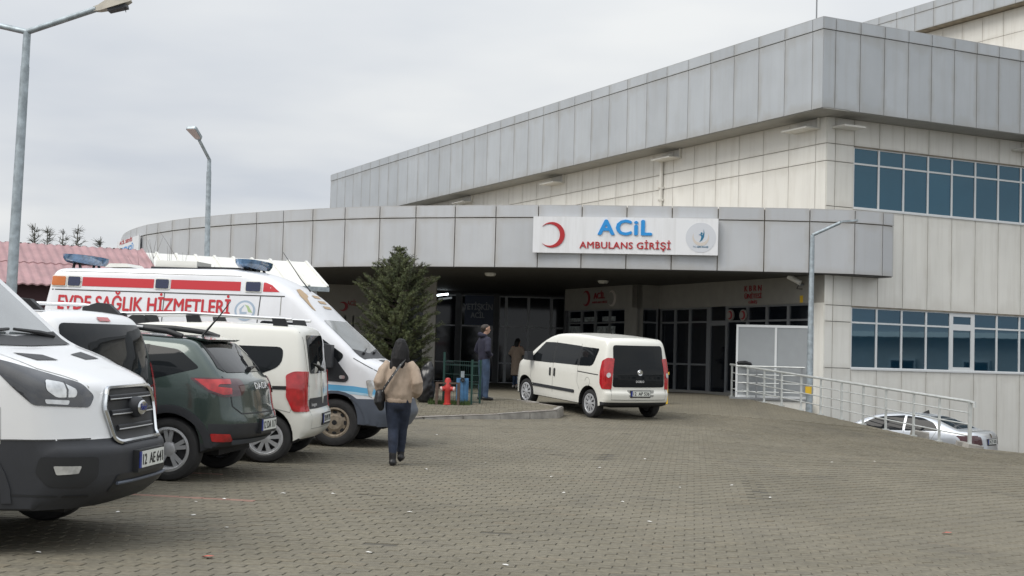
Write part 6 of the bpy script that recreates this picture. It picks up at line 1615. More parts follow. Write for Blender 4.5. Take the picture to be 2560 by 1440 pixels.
# ================================================================== railing, screen, lamps
RA, RB = Vector((6.25, 39.5)), Vector((9.93, 30.0)); RD = (RB - RA).normalized()
rail = empty('railing', (RA.x, RA.y, gz(*RA)), label='grey metal railing sloping down along the edge of the ramp', cat='railing')
def rp(px, py): return on_wall(px, py, RA, RD)
posts = [(1828.6, 993), (1868, 1000), (1910, 1010), (1953.6, 1021), (2002, 1031.5), (2051, 1040), (2103, 1051), (2157, 1061), (2214, 1071.5), (2283.5, 1085), (2347.7, 1096), (2424, 1111)]
tl, tr = rp(1828.6, 911), rp(2425, 1004)
def topz(P):
    k = (P.xy - tl.xy).dot(RD) / (tr.xy - tl.xy).dot(RD); return tl.z + (tr.z - tl.z) * k
for i, (px, py) in enumerate(posts):
    P = rp(px, py); zb = gz(P.x, P.y) - 0.02; q = MB(); s_ = 0.025 if i < 11 else 0.035
    q.box((P.x - s_, P.y - s_, zb), (P.x + s_, P.y + s_, topz(P) - 0.02)); B(q, 'post', 'rail_paint', rail)
    q = MB(); q.box((P.x - 0.07, P.y - 0.07, zb + 0.01), (P.x + 0.07, P.y + 0.07, zb + 0.04)); B(q, 'base_plate', 'rail_paint', rail)
a, b = rp(*posts[0]), rp(*posts[-1])
ov_ = Vector((RD.x, RD.y, 0)) * 0.15
q = MB(); q.tube([tl - ov_ * 0.3, tr, tr + ov_ + Vector((0, 0, -0.03)), tr + ov_ + Vector((0.0, 0, -0.12))], 0.032, 8); B(q, 'handrail', 'rail_paint', rail, 40)
for k in (0.25, 0.5, 0.75):
    za, zb = gz(a.x, a.y), gz(b.x, b.y); p0 = Vector((a.x, a.y, za + (tl.z - za) * k)); p1 = Vector((b.x, b.y, zb + (tr.z - zb) * k))
    # the lower rails follow the ground in steps between posts
    pts = []
    for (px, py) in posts:
        P = rp(px, py); zg = gz(P.x, P.y); pts.append((P.x, P.y, zg + (topz(P) - zg) * k))
    q = MB(); q.tube(pts, 0.016, 6); B(q, 'rail', 'rail_paint', rail, 40)
# screen of two pale panels on a concrete ledge
sa, sb = at_y(1838, 990, 38.9), at_y(2032, 995, 38.35); sdv = (sb.xy - sa.xy); sln = sdv.length; sdv = sdv / sln; snv = Vector((sdv.y, -sdv.x))
zt_ = on_wall(1838, 811, sa, sdv).z; zb_ = on_wall(1838, 992, sa, sdv).z
scr = empty('partition_screen', tuple(sa), label='pale grey two panel partition screen in a white frame by the railing', cat='screen')
mat('screen_panel', (0.31, 0.33, 0.345), 0.5, var=0.03)
mid = sln * 0.515
for (s0, s1) in ((0.06, mid - 0.03), (mid + 0.03, sln - 0.06)):
    q = MB(); q.slab(sa.xy + sdv * s0, sa.xy + sdv * s1, zb_ + 0.06, zt_ - 0.07, snv, -0.02, 0.0); B(q, 'panel', 'screen_panel', scr)
for (s0, s1) in ((0, 0.06), (mid - 0.03, mid + 0.03), (sln - 0.06, sln)):
    q = MB(); q.slab(sa.xy + sdv * s0, sa.xy + sdv * s1, zb_, zt_, snv, -0.04, 0.02); B(q, 'frame', 'white_frame', scr)
for (z0, z1) in ((zb_, zb_ + 0.06), (zt_ - 0.07, zt_)):
    for (s0, s1) in ((0.06, mid - 0.03), (mid + 0.03, sln - 0.06)):
        q = MB(); q.slab(sa.xy + sdv * s0, sa.xy + sdv * s1, z0, z1, snv, -0.038, 0.018); B(q, 'frame', 'white_frame', scr)
q = MB(); q.slab(sa.xy + sdv * -0.1 + snv * 0.2, sa.xy + sdv * (sln - 0.1) + snv * 0.2, LOW, zb_ - 0.01, snv, -0.6, 0.15); q.slab(sa.xy + sdv * -0.12 + snv * 0.2, sa.xy + sdv * (sln - 0.08) + snv * 0.2, zb_ - 0.05, zb_ + 0.0, snv, -0.6, 0.19, 1)
q.build('concrete_ledge', ['wall_white', 'alu_dark'], label='low white concrete ledge under the partition screen', cat='ledge')
# short inner rail in front of the screen
r2 = empty('short_railing', tuple(sa), label='short dark grey railing standing right in front of the partition screen', cat='railing')
for k in (0.28, 0.58, 0.86):
    P = sa.xy + sdv * (sln * k) + snv * 0.18; q = MB(); q.box((P.x - 0.022, P.y - 0.022, zb_ - 0.02), (P.x + 0.022, P.y + 0.022, zb_ + 0.86)); B(q, 'post', 'alu_dark', r2)
for h in (0.16, 0.40, 0.63, 0.86):
    p0 = sa.xy + sdv * (sln * 0.02) + snv * 0.18; p1 = sa.xy + sdv * (sln * 0.9) + snv * 0.18; q = MB(); q.tube([(p0.x, p0.y, zb_ + h), (p1.x, p1.y, zb_ + h)], 0.017 if h < 0.8 else 0.028, 6); B(q, 'rail', 'rail_paint', r2, 40)
P = rp(1860, 912); q = MB()
q.v = []; ps_ = lump([([(P.x - 0.16, P.y, P.z + 0.05), (P.x + 0.02, P.y, P.z + 0.07), (P.x + 0.18, P.y, P.z + 0.03)], [(0.06, 0.045), (0.07, 0.05), (0.06, 0.04)])], voxel=0.015, wrinkle=0.006); ps_.materials.clear(); ps_.materials.append(MATS['black'])
link('folded_cloth', ps_, label='dark folded cloth lying on the left end of the railing', cat='cloth')
# loose rubble at the foot of the railing
for i, (px, py, sx, sy, sz, lb) in enumerate(((2300, 1086, 0.22, 0.10, 0.10, 'grey concrete block at the foot of the railing under the saloon window'), (2408, 1112, 0.16, 0.10, 0.09, 'broken kerb piece beside the last railing post'), (2432, 1116, 0.20, 0.12, 0.07, 'flat broken slab just right of the last railing post'))):
    P = ground_at(px, py + 3); q = MB(); q.hexa([(-sx, -sy, -0.05), (sx, -sy * 0.9, -0.05), (sx * 0.9, sy, -0.05), (-sx, sy, -0.05), (-sx * 0.9, -sy * 0.9, sz), (sx, -sy * 0.8, sz * 0.8), (sx * 0.8, sy * 0.9, sz), (-sx * 0.85, sy, sz * 1.1)])
    o = q.build('rubble_block', 'concrete', label=lb, cat='rubble'); o.location = (P.x, P.y, P.z); o.rotation_euler = (0.05 * i, 0.1, -0.5 + 0.4 * i)

def lamp_post(name, base, pole_pts, rads, arms, heads, **kw):
    root = empty(name, tuple(base), **kw); q = MB(); q.tube(pole_pts, rads, 12); B(q, 'pole', 'galv', root, 50)
    for a_, r_ in arms: q = MB(); q.tube(a_, r_, 10); B(q, 'arm', 'galv', root, 50)
    for h in heads: h(root)
    return root
mat('lamp_cream', (0.42, 0.39, 0.33), 0.5, var=0.15, vscale=9); mat('lamp_face', (0.50, 0.44, 0.42), 0.4)
def cobra(P, d, ln, wd):
    P = Vector(P); d = Vector(d).normalized(); s_ = d.cross(Vector((0, 0, 1))).normalized(); u_ = s_.cross(d)
    def f(root):
        q = MB(); prof = [(0, 0.05, 0.045, -0.03), (0.15, 0.07, 0.055, -0.05), (0.45, wd * 0.9, 0.11, -0.05), (0.75, wd, 0.09, -0.04), (1.0, wd * 0.5, 0.03, -0.01)]
        for (t, w_, hu, hd_) in prof:
            c0 = P + d * (t * ln); q.v += [tuple(c0 - s_ * w_ + u_ * hd_), tuple(c0 - s_ * w_ * 0.75 + u_ * hu), tuple(c0 + s_ * w_ * 0.75 + u_ * hu), tuple(c0 + s_ * w_ + u_ * hd_)]
        for k in range(4):
            for j in range(4): q.f.append((k * 4 + j, k * 4 + (j + 1) % 4, k * 4 + 4 + (j + 1) % 4, k * 4 + 4 + j)); q.mi.append(0)
        q.f += [(0, 1, 2, 3), (16, 17, 18, 19)]; q.mi += [0, 0]
        o = B(q, 'lamp_head', 'lamp_cream', root, 50)
        q = MB(); c0 = P + d * (0.62 * ln) - u_ * 0.06; q.hexa([tuple(c0 + d * a_ * ln + s_ * b_ * wd + u_ * h) for h in (-0.04, 0.02) for a_, b_ in ((-0.25, -0.7), (0.25, -0.7), (0.25, 0.7), (-0.25, 0.7))]); B(q, 'lamp_glass', 'plastic', o)
        q = MB(); e = P + d * (ln * 0.8); q.tube([e - u_ * 0.04, e - u_ * 0.16], 0.006, 5); B(q, 'loose_wire', 'black', o)
    return f
# tall double-arm lamp at left
Y0 = 23.0; tp = at_y(68, 80, Y0); lw = at_y(30, 700, Y0); dv = (lw - tp); gb = tp + dv * ((tp.z - 0.1) / (tp.z - lw.z)); nk = tp + dv * 0.14
e1 = at_y(242, 22, Y0 - 0.5); e0 = at_y(-190, 22, Y0 + 0.3)
lamp_post('street_lamp', (gb.x, gb.y, gz(gb.x, gb.y)), [gb, nk + dv * 0.001, nk, tp], [0.10, 0.072, 0.066, 0.062], [([tp, e1], 0.05), ([tp, e0], 0.05)],
          [cobra(e1 - (e1 - tp).normalized() * 0.05, at_y(330, 2, Y0 - 0.5) - e1, 0.62, 0.13), cobra(e0, (e0 - tp), 0.62, 0.13)], label='tall galvanised street lamp with two arms at the left edge', cat='street lamp', group='street lamps')
def flat_head(P, d, ln, wd, th=0.06):
    P = Vector(P); d = Vector(d).normalized(); s_ = d.cross(Vector((0, 0, 1))).normalized(); u_ = s_.cross(d)
    def f(root):
        pol = rounded([(0, -wd * 0.6), (ln, -wd), (ln, wd), (0, wd * 0.6)], 0.06); q = MB(); q.prism(pol, 0.0, th, lambda a_, b_, h: tuple(P + d * a_ + s_ * b_ + u_ * h)); o = B(q, 'lamp_head', 'galv', root)
        pol = [(0.05 + (a_) * 0.85, b_ * 0.85) for a_, b_ in pol]; q = MB(); q.prism(pol, -0.012, 0.0, lambda a_, b_, h: tuple(P + d * a_ + s_ * b_ + u_ * h)); B(q, 'lamp_glass', 'lamp_face', o)
    return f
Y1 = 31.0; tp = at_y(523, 398, Y1); lw = at_y(517, 655, Y1); dv = lw - tp; gb = tp + dv * ((tp.z - 0.2) / (tp.z - lw.z)); ar = at_y(498, 350, Y1 - 0.7)
lamp_post('street_lamp', (gb.x, gb.y, gz(gb.x, gb.y)), [gb, tp + dv * 0.12, tp + dv * 0.118, tp], [0.075, 0.055, 0.048, 0.045], [([tp, ar], 0.035)], [flat_head(ar, Vector((-0.35, -1, 0.55)), 0.42, 0.13)],
          label='slim street lamp with flat square head behind the ambulance roof', cat='street lamp', group='street lamps')
Y2 = 36.6; tp = at_y(2031, 588, Y2); lw = at_y(2023, 1000, Y2); dv = lw - tp; gb = tp + dv * ((tp.z - LOW) / (tp.z - lw.z)); ar = at_y(2100, 557, Y2)
lp = lamp_post('street_lamp', (gb.x, gb.y, LOW), [gb, tp + dv * 0.04, tp], [0.10, 0.062, 0.055], [([tp, ar], 0.045)], [flat_head(ar, ar - tp + Vector((0, 0, -0.28)), 0.46, 0.14, 0.05)],
               label='slim galvanised street lamp standing behind the ramp railing at the building corner', cat='street lamp', group='street lamps')
mk = at_y(2024, 976, Y2 - 0.12); q = MB(); q.lathe([(0.092, -0.10), (0.094, 0.10)], 14, 'z', (mk.x, mk.y + 0.11, mk.z)); B(q, 'yellow_mark', 'yellow', lp)

# ================================================================== prefabs with metal roofs
mat('red_roof', (0.35, 0.205, 0.212), 0.6, var=0.16, vscale=2.5, streak=0.40, dirt=(0.28, 0.20, 0.19)); mat('white_roof', (0.70, 0.70, 0.665), 0.45, var=0.05, vscale=1.5, streak=0.15); mat('prefab_wall', (0.60, 0.63, 0.68), 0.5, var=0.04); mat('dark_red_wall', (0.06, 0.025, 0.03), 0.7)
E = at_y(822, 718, 30.0); R_ = Vector((E.x, E.y)) + D1 * 1.55; zE = E.z; zR = zE + 0.62
pre = empty('prefab_hut', (E.x, E.y, gz(E.x, E.y)), label='white prefab hut with ribbed white metal roof behind the ambulance', cat='hut')
def roof_sheet(eave, ridge_off, z0, z1, length, rib, ribh, ribw, m_, root, name='roof', wave=False, seg=None):
    """slope from the eave (plan point) up along D1*ridge_off, running along -D2 for length"""
    us = []
    if wave:
        k = int(length / rib * 6); us = [(i * length / k, ribh * 0.5 * (1 + math.cos(2 * math.pi * i / 6))) for i in range(k + 1)]
    else:
        s = 0.0
        while s < length:
            us += [(s, 0), (s, ribh), (s + ribw, ribh), (s + ribw, 0)]; s += rib
        us.append((length, 0))
    q = MB(); n = len(us)
    for (f0, f1, lift) in (seg or [(0, 1, 0)]):
        b = len(q.v)
        for f in (f0, f1):
            for (u_, h) in us:
                p = eave - D2 * u_ + D1 * (ridge_off * f); q.v.append((p.x, p.y, z0 + (z1 - z0) * f + h + lift))
        for (u_, h) in us:
            p = eave - D2 * u_ + D1 * (ridge_off * f0); q.v.append((p.x, p.y, z0 + (z1 - z0) * f0 + h + lift - 0.025))
        for i in range(n - 1): q.f.append((b + i, b + i + 1, b + n + i + 1, b + n + i)); q.f.append((b + i, b + i + 1, b + 2 * n + i + 1, b + 2 * n + i)); q.mi += [0, 0]
    return B(q, name, m_, root)
eave = Vector((E.x, E.y))
roof_sheet(eave, 1.55, zE, zR, 4.3, 0.42, 0.035, 0.05, 'white_roof', pre)
roof_sheet(eave + D1 * 3.1, -1.55, zE, zR, 4.3, 0.42, 0.035, 0.05, 'white_roof', pre)
q = MB(); q.slab(eave + D1 * 0.25 - D2 * 0.18, eave + D1 * 0.25 - D2 * 4.3, 0.1, zE - 0.02, N1 * 0 + Vector((-D1.x, -D1.y)), -2.6, 0.0); B(q, 'wall', 'prefab_wall', pre)
q = MB(); q.slab(eave - D2 * -0.01, eave - D2 * 4.3, zE - 0.10, zE - 0.005, Vector((-D1.x, -D1.y)), -0.02, 0.012); B(q, 'gutter', 'galv', pre)
q = MB(); g0 = eave - D2 * 0.18 + D1 * 0.25; g1 = g0 + D1 * 2.6; mid_ = g0 + D1 * 1.3; q.add([(g0.x, g0.y, zE - 0.02), (g1.x, g1.y, zE - 0.02), (mid_.x, mid_.y, zR - 0.05)], [(0, 1, 2)]); B(q, 'gable', 'prefab_wall', pre)
re = empty('red_roofed_hut', tuple(E), label='long hut with faded red corrugated metal roof at far left', cat='hut')
rr0 = R_ - D2 * 3.7; ro = 2.7; zre = zR + 0.01 - 0.92
roof_sheet(rr0 - D1 * ro, ro, zre, zR + 0.02, 9.0, 0.17, 0.026, 0.05, 'red_roof', re, wave=True, seg=[(0, 0.52, 0.0), (0.50, 1.0, 0.02)])
roof_sheet(rr0 + D1 * ro, -ro, zre, zR + 0.02, 9.0, 0.145, 0.045, 0.05, 'red_roof', re, wave=True)
q = MB(); q.slab(rr0 - D1 * (ro - 0.3) - D2 * 0.2, rr0 - D1 * (ro - 0.3) - D2 * 9, 0.0, zre, Vector((-D1.x, -D1.y)), -4.6, 0.0); B(q, 'wall', 'dark_red_wall', re)
q = MB(); p0 = rr0 - D1 * ro; q.tube([(p0.x, p0.y, zre + 0.02), (rr0.x, rr0.y, zR + 0.06)], 0.035, 6); B(q, 'verge_trim', 'red_roof', re)

# ================================================================== trees and shrubs
mat('bark', (0.07, 0.055, 0.045), 0.9, var=0.3, vscale=20); mat('twig', (0.10, 0.08, 0.075), 0.9); mat('larch', (0.105, 0.105, 0.085), 0.9, var=0.3, vscale=5)
def needle_mat(name, c0, c1):
    M = bpy.data.materials.new(name); M.use_nodes = True; t = M.node_tree; b = t.nodes['Principled BSDF']
    g = t.nodes.new('ShaderNodeNewGeometry'); r = t.nodes.new('ShaderNodeValToRGB'); r.color_ramp.elements[0].color = (*c0, 1); r.color_ramp.elements[1].color = (*c1, 1)
    n = t.nodes.new('ShaderNodeTexNoise'); n.inputs['Scale'].default_value = 3.5; n.inputs['Detail'].default_value = 3; t.links.new(g.outputs['Position'], n.inputs['Vector'])
    a = t.nodes.new('ShaderNodeMath'); a.operation = 'MULTIPLY_ADD'; a.inputs[1].default_value = 0.4; t.links.new(g.outputs['Random Per Island'], a.inputs[0]); 
    s_ = t.nodes.new('ShaderNodeMath'); s_.operation = 'MULTIPLY_ADD'; s_.inputs[1].default_value = 1.5; s_.inputs[2].default_value = -0.45; t.links.new(n.outputs['Fac'], s_.inputs[0]); t.links.new(s_.outputs[0], a.inputs[2])
    t.links.new(a.outputs[0], r.inputs[0]); t.links.new(r.outputs[0], b.inputs['Base Color']); b.inputs['Roughness'].default_value = 0.65; MATS[name] = M
needle_mat('needles', (0.022, 0.040, 0.013), (0.115, 0.130, 0.040))
rnd = random.Random(21)
def spruce(base, H, R, **kw):
    root = empty('spruce_tree', tuple(base), **kw); bx, by, bz = base
    q = MB(); q.tube([(bx, by, bz - 0.05), (bx + 0.02, by, bz + H * 0.5), (bx, by, bz + H * 0.97)], [0.075, 0.05, 0.010], 8); B(q, 'trunk', 'bark', root, 50)
    br = MB(); nd = MB()
    prof = [(0.0, 0.52), (0.12, 0.82), (0.35, 1.04), (0.60, 1.04), (0.70, 0.98), (0.78, 0.80), (0.85, 0.46), (0.91, 0.18), (1.0, 0.03)]
    def rad(t):
        for (a, ra), (b, rb) in zip(prof, prof[1:]):
            if a <= t <= b: return ra + (rb - ra) * (t - a) / (b - a)
        return 0.05
    def needles(p, d, dens, ln):
        side = d.cross(Vector((rnd.uniform(-1, 1), rnd.uniform(-1, 1), rnd.uniform(-1, 1))))
        if side.length < 1e-3: return
        side.normalize()
        v = (d * rnd.uniform(0.25, 0.8) + side).normalized() * ln * rnd.uniform(0.7, 1.25)
        w_ = v.cross(d).normalized() * 0.0055
        b = len(nd.v); nd.v += [tuple(p - w_), tuple(p + w_), tuple(p + v + w_ * 0.4), tuple(p + v - w_ * 0.4)]; nd.f.append((b, b + 1, b + 2, b + 3)); nd.mi.append(0)
    def twig(p0, d, ln, n):
        br.tube([p0, p0 + d * ln], [0.005, 0.002], 3, cap=False)
        for k in range(n):
            t = rnd.random(); needles(p0 + d * (ln * t), d, 1, 0.036)
    lv = 0.06
    while lv < 0.985:
        z = bz + H * lv; nb_ = 9 if lv < 0.8 else 6
        a0 = rnd.random() * 6.28
        for k in range(nb_):
            a = a0 + 2 * math.pi * k / nb_ + rnd.uniform(-0.25, 0.25); L_ = R * rad(lv) * rnd.uniform(0.66, 1.06)
            up = 0.15 + 0.40 * lv + rnd.uniform(-0.15, 0.2)
            d = Vector((math.cos(a), math.sin(a), up)).normalized(); p = Vector((bx, by, z))
            tip = p + d * L_ + Vector((0, 0, 0.10 * L_)); mid_ = p + d * L_ * 0.55 - Vector((0, 0, 0.05 * L_))
            br.tube([p, mid_, tip], [0.014, 0.008, 0.003], 4, cap=False)
            nt = int(7 + L_ * 24)
            for j in range(nt):
                t = 0.28 + 0.72 * (j + rnd.random()) / nt
                q0 = p.lerp(mid_, t / 0.55) if t < 0.55 else mid_.lerp(tip, (t - 0.55) / 0.45)
                s_ = Vector((-math.sin(a), math.cos(a), 0)) * (1 if j % 2 else -1)
                dd_ = (d * rnd.uniform(0.6, 1.0) + s_ * rnd.uniform(0.3, 0.9) + Vector((0, 0, rnd.uniform(-0.25, 0.45)))).normalized()
                twig(q0, dd_, rnd.uniform(0.12, 0.22) * (1.15 - 0.4 * t), 20)
            twig(tip - d * 0.12, (d + Vector((0, 0, 0.4))).normalized(), 0.17, 16)
        lv += 0.030 + 0.012 * rnd.random()
    # upright leaders at the top
    for k in range(14):
        a = rnd.random() * 6.28; r_ = rnd.uniform(0.0, 0.32); z = bz + H * rnd.uniform(0.80, 0.93)
        p = Vector((bx + r_ * math.cos(a), by + r_ * math.sin(a), z)); twig(p, Vector((0.45 * math.cos(a) * r_ * 3, 0.45 * math.sin(a) * r_ * 3, 1)).normalized(), rnd.uniform(0.25, 0.42), 16)
    twig(Vector((bx, by, bz + H * 0.9)), Vector((0.02, 0, 1)), H * 0.12, 30)
    cr_ = B(br, 'branches', 'bark', root); tag(cr_, kind='stuff'); c2 = B(nd, 'crown', 'needles', root); tag(c2, kind='stuff')
    return root
SPX, SPY = at_y(990, 900, 32.6).x, 32.6
spruce((SPX, SPY, isl_z(SPX, SPY)), 3.50, 0.97, label='bushy dark green spruce tree beside the entrance', cat='tree')
def larch(base, H, R, seed, **kw):
    rn = random.Random(seed); root = empty('larch_tree', tuple(base), **kw); bx, by, bz = base
    q = MB(); q.tube([(bx, by, bz), (bx + rn.uniform(-.1, .1), by, bz + H * 0.6), (bx, by, bz + H)], [0.12, 0.07, 0.012], 7); B(q, 'trunk', 'larch', root)
    br = MB(); z = 0.25
    while z < 0.98:
        for k in range(rn.choice((2, 3, 4))):
            a = rn.random() * 6.28; L_ = R * (1.10 - z) * rn.uniform(0.3, 1.35); p = Vector((bx, by, bz + H * z)); d = Vector((math.cos(a), math.sin(a), rn.uniform(0.0, 1.0))).normalized()
            t_ = p + d * L_; br.tube([p, p + d * L_ * 0.5 - Vector((0, 0, 0.04)), t_], [0.018, 0.012, 0.005], 4, cap=False)
            for j in range(7):
                f = rn.uniform(0.25, 1.0); p2 = p.lerp(t_, f); d2 = (d * 0.5 + Vector((rn.uniform(-1, 1), rn.uniform(-1, 1), rn.uniform(-0.4, 0.8)))).normalized(); br.tube([p2, p2 + d2 * rn.uniform(0.12, 0.30)], [0.010, 0.004], 3, cap=False)
        z += rn.uniform(0.012, 0.045)
    tag(B(br, 'crown', 'larch', root), kind='stuff')
for i, (px, py, wd, lb) in enumerate(((88, 558, 0.95, 'leftmost of the small larch trees behind the red roof'), (120, 569, 0.9, 'second larch tree from the left behind the red roof, thin and leaning'), (158, 572, 1.0, 'third larch tree from the left behind the red roof'), (196, 561, 1.1, 'tallest and densest larch tree behind the red roof'), (252, 591, 1.0, 'rightmost low larch tree behind the red roof near the banner'))):
    T_ = at_y(px, py, 58.0 + i); larch((T_.x, T_.y, 0.0), T_.z, wd * 1.25, 40 + i, label=lb, cat='tree', group='larch trees behind the red roof')
def sapling(base, H, seed, n, **kw):
    rn = random.Random(seed); root = empty('bare_sapling', tuple(base), **kw); bx, by, bz = base; q = MB(); tw = MB()
    def grow(mb, p, d, L_, r, depth):
        pts = [p]; 
        for k in range(3): d = (d + Vector((rn.uniform(-.18, .18), rn.uniform(-.18, .18), 0.08))).normalized(); pts.append(pts[-1] + d * L_ / 3)
        mb.tube(pts, [r, r * 0.8, r * 0.6, r * 0.35], 4, cap=False)
        if depth:
            for k in range(n):
                i_ = rn.choice((1, 2, 3)); d2 = (d + Vector((rn.uniform(-1, 1), rn.uniform(-1, 1), rn.uniform(-.1, .6))) * 0.75).normalized(); grow(tw, pts[i_], d2, L_ * rn.uniform(0.35, 0.6), r * 0.45, depth - 1)
    for k in range(3): grow(q, Vector((bx, by, bz)), Vector((rn.uniform(-.25, .25), rn.uniform(-.2, .2), 1)).normalized(), H * rn.uniform(0.7, 1.0), 0.018, 2)
    B(q, 'trunk', 'twig', root); tag(B(tw, 'crown', 'twig', root), kind='stuff')
for i, (px, py, Y, lb) in enumerate(((322, 580, 25.5, 'bare sapling in front of the red roof beside the banner'), (395, 622, 25.0, 'bare bushy sapling in front of the white ribbed roof'), (445, 632, 25.3, 'bare sapling nearest the lamp pole behind the ambulance'), (60, 592, 57, 'thin bare sapling behind the red roof next to the tall lamp'))):
    T_ = at_y(px, py, Y); sapling((T_.x, T_.y, gz(T_.x, T_.y) if Y < 40 else 0.0), (T_.z - 0.2) * 0.62, 60 + i, 4, label=lb, cat='tree', group='bare saplings')

# ================================================================== hydrant corner
def isl_pt(px, py):
    d = ray(px, py); t = 20.0
    while t < 45:
        P = CAM + d * t
        if P.z <= isl_z(P.x, P.y) + 0.008: break
        t += 0.02
    return P
P = isl_pt(1118, 1012); hy = empty('fire_hydrant', tuple(P), label='red pillar fire hydrant beside the green mesh fence', cat='hydrant')
mat('hydrant_red', (0.46, 0.035, 0.03), 0.4, var=0.12, vscale=12); mat('hydrant_pale', (0.55, 0.40, 0.38), 0.5)
q = MB(); q.lathe([(0.0, 0.0), (0.09, 0.0), (0.09, 0.03), (0.068, 0.04), (0.068, 0.28), (0.078, 0.30), (0.078, 0.42), (0.068, 0.44), (0.068, 0.54), (0.05, 0.585), (0.0, 0.60)], 20); q.build('body', 'hydrant_red', hy, 35)
for s_ in (-1, 1):
    q = MB(); q.tube([(s_ * 0.05, -0.01, 0.36), (s_ * 0.13, -0.03, 0.35)], [0.05, 0.05], 12); o = q.build('outlet', 'hydrant_red', hy, 40); q = MB(); q.tube([(s_ * 0.13, -0.03, 0.35), (s_ * 0.165, -0.04, 0.345)], [0.058, 0.05], 12); q.build('outlet_cap', 'hydrant_pale', o, 40)
mat('rust_brown', (0.09, 0.06, 0.045), 0.7, var=0.3, vscale=15)
hf = empty('hydrant_guard', tuple(P), label='rusty brown metal guard frame around the red hydrant', cat='guard frame')
for x in (-0.24, 0.24):
    for y in (-0.04, 0.20):
        q = MB(); q.box((x - 0.028, y - 0.028, -0.05), (x + 0.028, y + 0.028, 0.46)); q.build('post', 'rust_brown', hf)
for y in (-0.04, 0.20): q = MB(); q.box((-0.268, y - 0.02, 0.46), (0.268, y + 0.02, 0.495)); q.build('bar', 'rust_brown', hf)
mat('box_blue', (0.07, 0.19, 0.36), 0.5, var=0.18, vscale=8, streak=0.3)
P2 = isl_pt(1155, 1008); bx_ = empty('blue_cabinet', tuple(P2), label='faded blue metal cabinet with padlock behind the hydrant', cat='cabinet')
q = MB(); q.box((-0.14, 0.0, 0.0), (0.13, 0.26, 0.56)); q.build('body', 'box_blue', bx_)
for x in (-0.08, 0.0, 0.08): q = MB(); q.box((x - 0.016, -0.014, 0.02), (x + 0.016, 0.0, 0.54)); q.build('rib', 'box_blue', bx_)
q = MB(); q.box((-0.045, -0.03, 0.58), (0.035, -0.01, 0.72)); q.build('hasp', 'galv', bx_); q = MB(); q.lathe([(0.02, -0.02), (0.05, -0.02), (0.05, 0.02), (0.02, 0.02)], 16, 'y', (0, -0.04, 0.52), 0, True); q.build('padlock', 'black', bx_); q = MB(); q.box((-0.02, -0.022, 0.5), (0.015, -0.008, 0.60)); q.build('hasp_strap', 'galv', bx_)
mat('mesh_green', (0.008, 0.045, 0.036), 0.5)
fA, fB = isl_pt(1086, 1006), isl_pt(1178, 1012); fe = empty('mesh_fence', tuple(fA), label='dark green welded mesh fence panel behind the hydrant', cat='fence')
dfe = (fB - fA); dfe.z = 0; lnf = dfe.length; dfe /= lnf; bkf = Vector((-dfe.y, dfe.x, 0)) * 0.45
for nm, p0, h in (('post', fA + bkf, 1.12), ('post', fB, 0.98), ('post', fB + bkf, 0.98)):
    q = MB(); q.box((p0.x - 0.024, p0.y - 0.024, p0.z - 0.05), (p0.x + 0.024, p0.y + 0.024, p0.z + h)); q.box((p0.x - 0.027, p0.y - 0.027, p0.z + h), (p0.x + 0.027, p0.y + 0.027, p0.z + h + 0.02)); B(q, nm, 'mesh_green', fe)
def mesh_panel(p0, p1, h):
    q = MB(); d = (p1 - p0); ln = Vector((d.x, d.y, 0)).length; n = int(ln / 0.05)
    for k in range(n + 1): p = p0.lerp(p1, k / n); q.tube([(p.x, p.y, p.z + 0.05), (p.x, p.y, p.z + h)], 0.003, 3)
    for z in [0.05 + k * 0.2 for k in range(int((h - 0.05) / 0.2) + 1)] + [h - 0.08, h]: q.tube([(p0.x, p0.y, p0.z + z), (p1.x, p1.y, p1.z + z)], 0.005, 3)
    tag(B(q, 'wire_mesh', 'mesh_green', fe), kind='stuff')
mesh_panel(fA + bkf, fB + bkf, 0.95); mesh_panel(fB, fB + bkf, 0.95)
# grass tuft around the hydrant
gr_ = MB(); rg_ = random.Random(9)
for k in range(1500):
    x = P.x + rg_.uniform(-0.42, 0.50); y = P.y + rg_.uniform(-0.06, 0.42); h = rg_.uniform(0.03, 0.12) * (1.6 if rg_.random() < 0.1 else 1); a = rg_.random() * 6.28; w_ = 0.006
    z = isl_z(x, y) + 0.004; dx, dy = math.cos(a) * w_, math.sin(a) * w_; lx, ly = rg_.uniform(-.04, .04), rg_.uniform(-.04, .04)
    gr_.add([(x - dx, y - dy, z), (x + dx, y + dy, z), (x + lx, y + ly, z + h)], [(0, 1, 2)])
gr_.build('grass', 'grass', label='short green grass around the hydrant', cat='grass', kind='stuff')
# rubbish bags
mat('bag_plastic', (0.012, 0.012, 0.014), 0.28, spec=0.6)
P3 = isl_pt(1062, 1006); rb = lump([([(0, 0, 0.14), (0.02, 0, 0.36), (0.03, 0.0, 0.60), (0.06, 0, 0.80), (0.10, 0.0, 0.90)], [(0.22, 0.18), (0.20, 0.17), (0.17, 0.14), (0.14, 0.10), (0.04, 0.04)])], voxel=0.02, wrinkle=0.022, wscale=6, seed=3)
rb.materials.clear(); rb.materials.append(MATS['bag_plastic']); o = link('rubbish_bag', rb, label='tall black plastic rubbish bag beside the mesh fence', cat='bag'); o.location = P3
# yellow bin at the far side of the passenger van
P4 = at_y(1657, 990, 36.0); q = MB(); q.box((-0.12, -0.1, 0), (0.12, 0.1, 0.75)); q.box((-0.14, -0.12, 0.75), (0.14, 0.12, 0.82)); o = q.build('yellow_bin', 'yellow', label='yellow bin half hidden behind the passenger van', cat='bin'); o.location = (P4.x, P4.y, gz(P4.x, P4.y))
